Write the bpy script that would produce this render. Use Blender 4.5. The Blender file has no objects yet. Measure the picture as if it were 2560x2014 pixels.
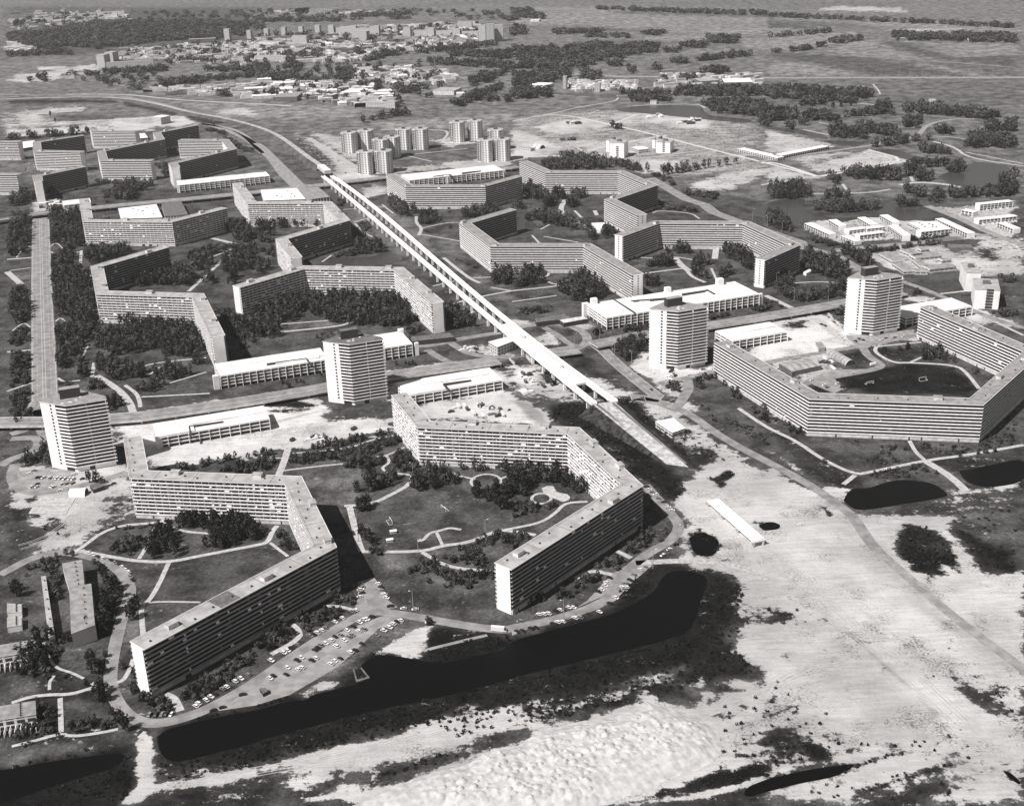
import bpy, math, random
import numpy as np
from mathutils import Matrix, Vector
random.seed(7); rng = np.random.default_rng(7)
S = bpy.context.scene
C = S.collection
R = math.radians
# ---------------------------------------------------------------- camera, world, sun
FPX, PIT, ROLL, CH = 3023.53, R(22.5665), R(-1.93394), 393.715
cam = bpy.data.objects.new('camera', bpy.data.cameras.new('camera')); C.objects.link(cam); S.camera = cam
cr, sr, cp, sp = math.cos(ROLL), math.sin(ROLL), math.cos(PIT), math.sin(PIT)
right = Vector((1, 0, 0)); up = Vector((0, sp, cp)); fwd = Vector((0, cp, -sp))
rx = right*cr + up*sr; uy = -right*sr + up*cr
cam.matrix_world = Matrix(((rx.x, uy.x, -fwd.x, 0), (rx.y, uy.y, -fwd.y, 0), (rx.z, uy.z, -fwd.z, CH), (0, 0, 0, 1)))
cam.data.sensor_width = 36; cam.data.lens = 36*FPX/2560
cam.data.clip_start = 1; cam.data.clip_end = 90000
SUN_AZ, SUN_EL = 217.5, 51.5          # the sun stands to the lower left; shadows run to the upper right
W = bpy.data.worlds.new('World'); S.world = W; W.use_nodes = True
nt = W.node_tree; nt.nodes.clear()
sky = nt.nodes.new('ShaderNodeTexSky'); sky.sky_type = 'NISHITA'; sky.sun_disc = False
sky.sun_elevation = R(SUN_EL); sky.sun_rotation = R(90-SUN_AZ)
bw = nt.nodes.new('ShaderNodeRGBToBW'); bg = nt.nodes.new('ShaderNodeBackground'); ow = nt.nodes.new('ShaderNodeOutputWorld')
nt.links.new(sky.outputs[0], bw.inputs[0]); nt.links.new(bw.outputs[0], bg.inputs[0]); nt.links.new(bg.outputs[0], ow.inputs[0])
bg.inputs[1].default_value = 0.05
sl = bpy.data.lights.new('sun', 'SUN'); sl.energy = 5.0; sl.angle = R(0.5); sl.color = (1, .97, .955)
so = bpy.data.objects.new('sun', sl); C.objects.link(so)
to_sun = Vector((math.cos(R(SUN_AZ))*math.cos(R(SUN_EL)), math.sin(R(SUN_AZ))*math.cos(R(SUN_EL)), math.sin(R(SUN_EL))))
so.rotation_euler = to_sun.to_track_quat('Z', 'Y').to_euler()
S.view_settings.view_transform = 'Standard'; S.view_settings.look = 'None'
S.view_settings.exposure = 0.32; S.view_settings.gamma = 1
HAZE = 0.000028
# ---------------------------------------------------------------- reading positions off the photograph
kk = 640/2171
TL = {c: ((i % 4)*640, (i//4)*500, kk) for i, c in enumerate('ABCDEFGHIJKLMNOP')}
TL.update(q=(20, 280, 320/2171), r=(300, 280, 320/2171), s=(100, 440, kk), t=(840, 290, 480/2171), u=(560, 440, 400/2171),
          v=(1260, 380, 500/2171), w=(80, 840, 940/2171), x=(1740, 520, 320/2102), Z=(0, 0, 1))
def at(px, py, z=0.0):
    X = (px-1280)/FPX; Y = -(py-1007)/FPX
    X, Y = cr*X-sr*Y, sr*X+cr*Y
    d = (X, cp+Y*sp, -sp+Y*cp); t = (z-CH)/d[2]
    return (d[0]*t, d[1]*t)
def proj(x, y, z):
    z -= CH
    Y = y*sp+z*cp; D = y*cp-z*sp; X = x/D; Y = Y/D
    X, Y = cr*X+sr*Y, -sr*X+cr*Y
    return 1280+FPX*X, 1007-FPX*Y
def P(s, z=0.0):
    o = []; c = TL['Z']
    for t in s.split():
        if t in TL: c = TL[t]
        else:
            a, b = t.split(','); o.append(at(c[0]+float(a)*c[2], c[1]+float(b)*c[2], z))
    return np.array(o)
# ---------------------------------------------------------------- materials
def mat(name, col, rough=.8, noise=0.0, scale=.3, spec=.3, metal=0.0, detail=6.0):
    m = bpy.data.materials.new(name); m.use_nodes = True
    n = m.node_tree.nodes; l = m.node_tree.links; b = n['Principled BSDF']
    if not isinstance(col, tuple): col = (col*1.01, col*.995, col*.985)
    b.inputs['Roughness'].default_value = rough; b.inputs['Specular IOR Level'].default_value = spec
    b.inputs['Metallic'].default_value = metal
    if noise:
        tc = n.new('ShaderNodeTexCoord'); no = n.new('ShaderNodeTexNoise'); mr = n.new('ShaderNodeMapRange')
        no.inputs['Scale'].default_value = scale; no.inputs['Detail'].default_value = detail
        mr.inputs[1].default_value = .38; mr.inputs[2].default_value = .62
        mr.inputs[3].default_value = 1-noise; mr.inputs[4].default_value = 1+noise
        mx = n.new('ShaderNodeVectorMath'); mx.operation = 'SCALE'; mx.inputs[0].default_value = col
        l.new(tc.outputs['Object'], no.inputs['Vector']); l.new(no.outputs[0], mr.inputs[0])
        l.new(mr.outputs[0], mx.inputs['Scale']); l.new(mx.outputs[0], b.inputs['Base Color'])
    else: b.inputs['Base Color'].default_value = (*col, 1)
    return m
def foliage(name, c0, c1, scale):  # leaf colour varies by noise; its pale end stands for sunlit crown tops
    m = mat(name, c0, .9, spec=.1); n = m.node_tree.nodes; l = m.node_tree.links
    tc = n.new('ShaderNodeTexCoord'); no = n.new('ShaderNodeTexNoise'); no.inputs['Scale'].default_value = scale; no.inputs['Detail'].default_value = 5
    cr_ = n.new('ShaderNodeValToRGB'); cr_.color_ramp.elements[0].position = .38; cr_.color_ramp.elements[1].position = .66
    cr_.color_ramp.elements[0].color = (c0, c0, c0*.97, 1); cr_.color_ramp.elements[1].color = (c1, c1, c1*.97, 1)
    l.new(tc.outputs['Object'], no.inputs['Vector']); l.new(no.outputs[0], cr_.inputs[0]); l.new(cr_.outputs[0], n['Principled BSDF'].inputs['Base Color'])
    return m
def grid_facade(name, wall, glass, bay, storey, fx=(.22, .78), fy=(.32, .78)):
    # windows laid out on the wall's own measure (metres along the wall, metres up)
    m = mat(name, wall, .8); n = m.node_tree.nodes; l = m.node_tree.links
    uv = n.new('ShaderNodeUVMap'); sx = n.new('ShaderNodeSeparateXYZ'); l.new(uv.outputs[0], sx.inputs[0])
    def band(o, per, lo, hi):
        d = n.new('ShaderNodeMath'); d.operation = 'DIVIDE'; l.new(o, d.inputs[0]); d.inputs[1].default_value = per
        f = n.new('ShaderNodeMath'); f.operation = 'FRACT'; l.new(d.outputs[0], f.inputs[0])
        a = n.new('ShaderNodeMath'); a.operation = 'GREATER_THAN'; l.new(f.outputs[0], a.inputs[0]); a.inputs[1].default_value = lo
        b = n.new('ShaderNodeMath'); b.operation = 'LESS_THAN'; l.new(f.outputs[0], b.inputs[0]); b.inputs[1].default_value = hi
        c = n.new('ShaderNodeMath'); c.operation = 'MULTIPLY'; l.new(a.outputs[0], c.inputs[0]); l.new(b.outputs[0], c.inputs[1]); return c.outputs[0]
    u, v = band(sx.outputs[0], bay, *fx), band(sx.outputs[1], storey, *fy)
    c = n.new('ShaderNodeMath'); c.operation = 'MULTIPLY'; l.new(u, c.inputs[0]); l.new(v, c.inputs[1])
    mx = n.new('ShaderNodeMix'); mx.data_type = 'RGBA'; l.new(c.outputs[0], mx.inputs[0])
    mx.inputs[6].default_value = (wall, wall, wall*.98, 1); mx.inputs[7].default_value = (glass, glass, glass, 1)
    l.new(mx.outputs[2], n['Principled BSDF'].inputs['Base Color']); return m
M = dict(
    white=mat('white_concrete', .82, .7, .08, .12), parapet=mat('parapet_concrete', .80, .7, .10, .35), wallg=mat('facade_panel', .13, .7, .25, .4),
    reed=foliage('reed_foliage', .005, .03, .3), gravel=mat('rail_gravel', .36, .95, .2, .1), gpar_shade=mat('shaded_gallery_parapet', .32, .7, .12, .3), glass=mat('window_glass', .012, .3, spec=.2), plinth=mat('plinth_concrete', .55, .8, .2, .25), roof=mat('roof_felt', .34, .9, .18, .15),
    roofd=mat('dark_roof_felt', .13, .9, .25, .3), roofn=mat('grey_roof_felt', .25, .9, .2, .2), rim=mat('roof_rim', .62, .6), joint=mat('roof_joint', .12, .9),
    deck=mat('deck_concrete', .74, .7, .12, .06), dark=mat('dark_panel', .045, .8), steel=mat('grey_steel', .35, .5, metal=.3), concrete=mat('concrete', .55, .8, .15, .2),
    asphalt=mat('asphalt', .22, .9, .22, .12), asphl=mat('light_asphalt', .25, .9, .2, .15), pave=mat('paving', .40, .9, .18, .35), bright=mat('shell_path', .52, .9, .1, .3),
    line=mat('road_paint', .6, .8), earth=mat('trodden_path', .36, .95, .25, .4), water=mat('pond_water', .003, .3, spec=.04), waterg=mat('lake_water', .05, .25, spec=.4),
    bark=mat('bark', .05, .9), leaf=foliage('foliage', .010, .095, .16), leafd=foliage('dark_foliage', .008, .060, .2), leaff=foliage('far_foliage', .025, .09, .03), bank=mat('grass_bank', .075, .95, .35, .05), slope=mat('rough_slope', .03, .95, .75, .25), trk=mat('wheel_rut', .35, .95, .2, .2),
    carw=mat('white_car_paint', .75, .3, spec=.6), carg=mat('grey_car_paint', .22, .3, spec=.6), card=mat('dark_car_paint', .03, .25, spec=.6), tyre=mat('tyre', .02, .9),
    awn=mat('white_awning', .8, .9), awd=mat('dark_awning', .12, .9), track=mat('ballast', .40, .95, .3, .25), rail=mat('rail', .12, .5, metal=.5),
    tile=mat('roof_tile', .20, .9, .3, .2), tilel=mat('light_roof_tile', .36, .9, .3, .2), housew=mat('house_wall', .55, .8, .15, .1), houseb=mat('brick_wall', .22, .9, .2, .2),
    far_w=grid_facade('far_facade', .50, .10, 4.0, 2.9), hexf=grid_facade('tower_facade', .70, .05, 4.6, 2.8, (.2, .72), (.3, .72)), slabf=grid_facade('slab_facade', .58, .07, 6.0, 2.8, (.05, .93), (.4, .92)),
    rowf=grid_facade('row_house_facade', .66, .04, 5.4, 2.9, (.12, .86), (.12, .85)))
# ---------------------------------------------------------------- mesh helpers
class MB:
    def __init__(s): s.v = []; s.f = []; s.m = []; s.uv = []
    def quad(s, a, b, c, d, mi=0, uv=None):
        i = len(s.v); s.v += [a, b, c, d]; s.f.append((i, i+1, i+2, i+3)); s.m.append(mi); s.uv.append(uv or ((0, 0),)*4)
    def poly(s, pts, mi=0):
        i = len(s.v); s.v += list(pts); s.f.append(tuple(range(i, i+len(pts)))); s.m.append(mi); s.uv.append(((0, 0),)*len(pts))
    def prism(s, pts, z0, z1, mi=0, top=None, walls=None):
        n = len(pts); u = 0
        pts = [tuple(p[:2]) for p in pts]
        if sum(pts[i][0]*pts[(i+1) % n][1]-pts[(i+1) % n][0]*pts[i][1] for i in range(n)) < 0: pts = pts[::-1]
        for i in range(n):
            a, b = pts[i], pts[(i+1) % n]; L = math.dist(a, b)
            s.quad((*a, z0), (*b, z0), (*b, z1), (*a, z1), mi if walls is None else walls, ((u, 0), (u+L, 0), (u+L, z1-z0), (u, z1-z0))); u += L
        s.poly([(*p, z1) for p in pts], mi if top is None else top); s.poly([(*p, z0) for p in pts[::-1]], mi)
    def box(s, c, ax, L, Wd, z0, z1, mi=0, top=None):
        # centre c, long axis angle ax (degrees)
        ca, sa = math.cos(R(ax)), math.sin(R(ax))
        s.prism([(c[0]+ca*x-sa*y, c[1]+sa*x+ca*y) for x, y in ((-L/2, -Wd/2), (L/2, -Wd/2), (L/2, Wd/2), (-L/2, Wd/2))], z0, z1, mi, top)
    def strip(s, A, B, z0, z1, mi=0, top=None):
        n = len(A)
        for i in range(n-1):
            a, b, c, d = tuple(A[i]), tuple(A[i+1]), tuple(B[i+1]), tuple(B[i])
            s.quad((*a, z1), (*b, z1), (*c, z1), (*d, z1), mi if top is None else top); s.quad((*a, z0), (*d, z0), (*c, z0), (*b, z0), mi)
            s.quad((*a, z0), (*b, z0), (*b, z1), (*a, z1), mi); s.quad((*c, z0), (*d, z0), (*d, z1), (*c, z1), mi)
        for a, b in ((B[0], A[0]), (A[-1], B[-1])):
            a, b = tuple(a), tuple(b); s.quad((*a, z0), (*b, z0), (*b, z1), (*a, z1), mi)
    def mesh(s, name, mats):
        me = bpy.data.meshes.new(name); idx = {}; V = []; mp = []
        for v in s.v:
            k = (round(float(v[0]), 3), round(float(v[1]), 3), round(float(v[2]), 3))
            if k not in idx: idx[k] = len(V); V.append(tuple(map(float, v)))
            mp.append(idx[k])
        F = []; mm = []; uu = []
        for f, m_, q in zip(s.f, s.m, s.uv):
            g = [mp[i] for i in f]
            if len(f) > 4:
                g = [g[i] for i in range(len(g)) if g[i] != g[i-1]]; q = q[:len(g)]
            if len(set(g)) == len(g): F.append(g); mm.append(m_); uu.append(q)
        s.f, s.m, s.uv = F, mm, uu; me.from_pydata(V, [], F)
        for m in (mats if isinstance(mats, (list, tuple)) else [mats]): me.materials.append(M[m] if isinstance(m, str) else m)
        me.polygons.foreach_set('material_index', s.m)
        uvl = me.uv_layers.new(name='UVMap'); uvl.data.foreach_set('uv', np.array([c for q in s.uv for p in q for c in p], dtype=np.float32))
        me.update(); return me
def link(name, me, parent=None, loc=None, rz=0):
    o = bpy.data.objects.new(name, me); C.objects.link(o)
    if parent is not None: o.parent = parent
    if loc is not None: o.location = loc
    if rz: o.rotation_euler = (0, 0, rz)
    return o
def tag(o, label, cat=None, group=None, kind=None):
    if label: o['label'] = label
    if cat: o['category'] = cat
    if group: o['group'] = group
    if kind: o['kind'] = kind
    return o
def empty(name, x, y, z, label, cat, group=None, rz=0):
    o = link(name, None, None, (x, y, z), rz); o.empty_display_size = 2; return tag(o, label, cat, group)
class Local:
    """mesh parts of a thing whose Empty stands at (x, y, z): world coordinates are shifted to it"""
    def __init__(s, root): s.r = root; s.o = root.location
    def part(s, name, mb, mats, parent=None):
        mb.v = [(v[0]-s.o.x, v[1]-s.o.y, v[2]-s.o.z) for v in mb.v]
        return link(name, mb.mesh(name, mats), parent or s.r)
def struct(name, mb, mats, z=0):
    o = link(name, mb.mesh(name, mats)); o['kind'] = 'structure'; return o
def offset(L, d):
    L = np.array(L, float)[:, :2]; t = np.diff(L, axis=0); t /= np.linalg.norm(t, axis=1)[:, None]; n = np.stack([-t[:, 1], t[:, 0]], 1)
    o = []
    for i in range(len(L)):
        if i == 0: o.append(L[0]+n[0]*d)
        elif i == len(L)-1: o.append(L[-1]+n[-1]*d)
        else:
            m = n[i-1]+n[i]; m /= (m@n[i]) if abs(m@n[i]) > .3 else .3*np.sign(m@n[i]) or .3
            o.append(L[i]+m*d)
    return np.array(o)
def resample(L, step):
    L = np.array(L, float); o = [L[0]]
    for a, b in zip(L[:-1], L[1:]):
        n = max(1, int(np.linalg.norm(b-a)/step))
        for k in range(1, n+1): o.append(a+(b-a)*k/n)
    return np.array(o)
def smooth(L, n=2):
    L = np.array(L, float)
    for _ in range(n):
        if len(L) < 3: return L
        q = [L[0]]
        for a, b in zip(L[:-1], L[1:]): q += [a*.75+b*.25, a*.25+b*.75]
        q.append(L[-1]); L = np.array(q)
    return L
def ribbon(mb, L, w, z, mi=0, sm=2, seg=None):
    L = smooth(L, sm) if len(L) > 2 else np.array(L)
    A, B = offset(L, -w/2), offset(L, w/2)
    for i in range(len(L)-1): mb.quad((*A[i], z), (*A[i+1], z), (*B[i+1], z), (*B[i], z), mi)
def inside(poly, X, Y):
    r = np.zeros(X.shape, bool); n = len(poly)
    for i in range(n):
        x1, y1 = poly[i]; x2, y2 = poly[(i+1) % n]
        c = ((y1 > Y) != (y2 > Y))
        if y1 != y2: r ^= c & (X < (x2-x1)*(Y-y1)/(y2-y1)+x1)
    return r
def sdist(poly, X, Y):
    d = np.full(X.shape, 1e9); n = len(poly)
    for i in range(n):
        a = poly[i]; b = poly[(i+1) % n]; ex, ey = b-a; L = ex*ex+ey*ey+1e-9
        t = np.clip(((X-a[0])*ex+(Y-a[1])*ey)/L, 0, 1)
        d = np.minimum(d, np.hypot(X-a[0]-t*ex, Y-a[1]-t*ey))
    return np.where(inside(poly, X, Y), d, -d)
exec_blocks = []
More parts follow.
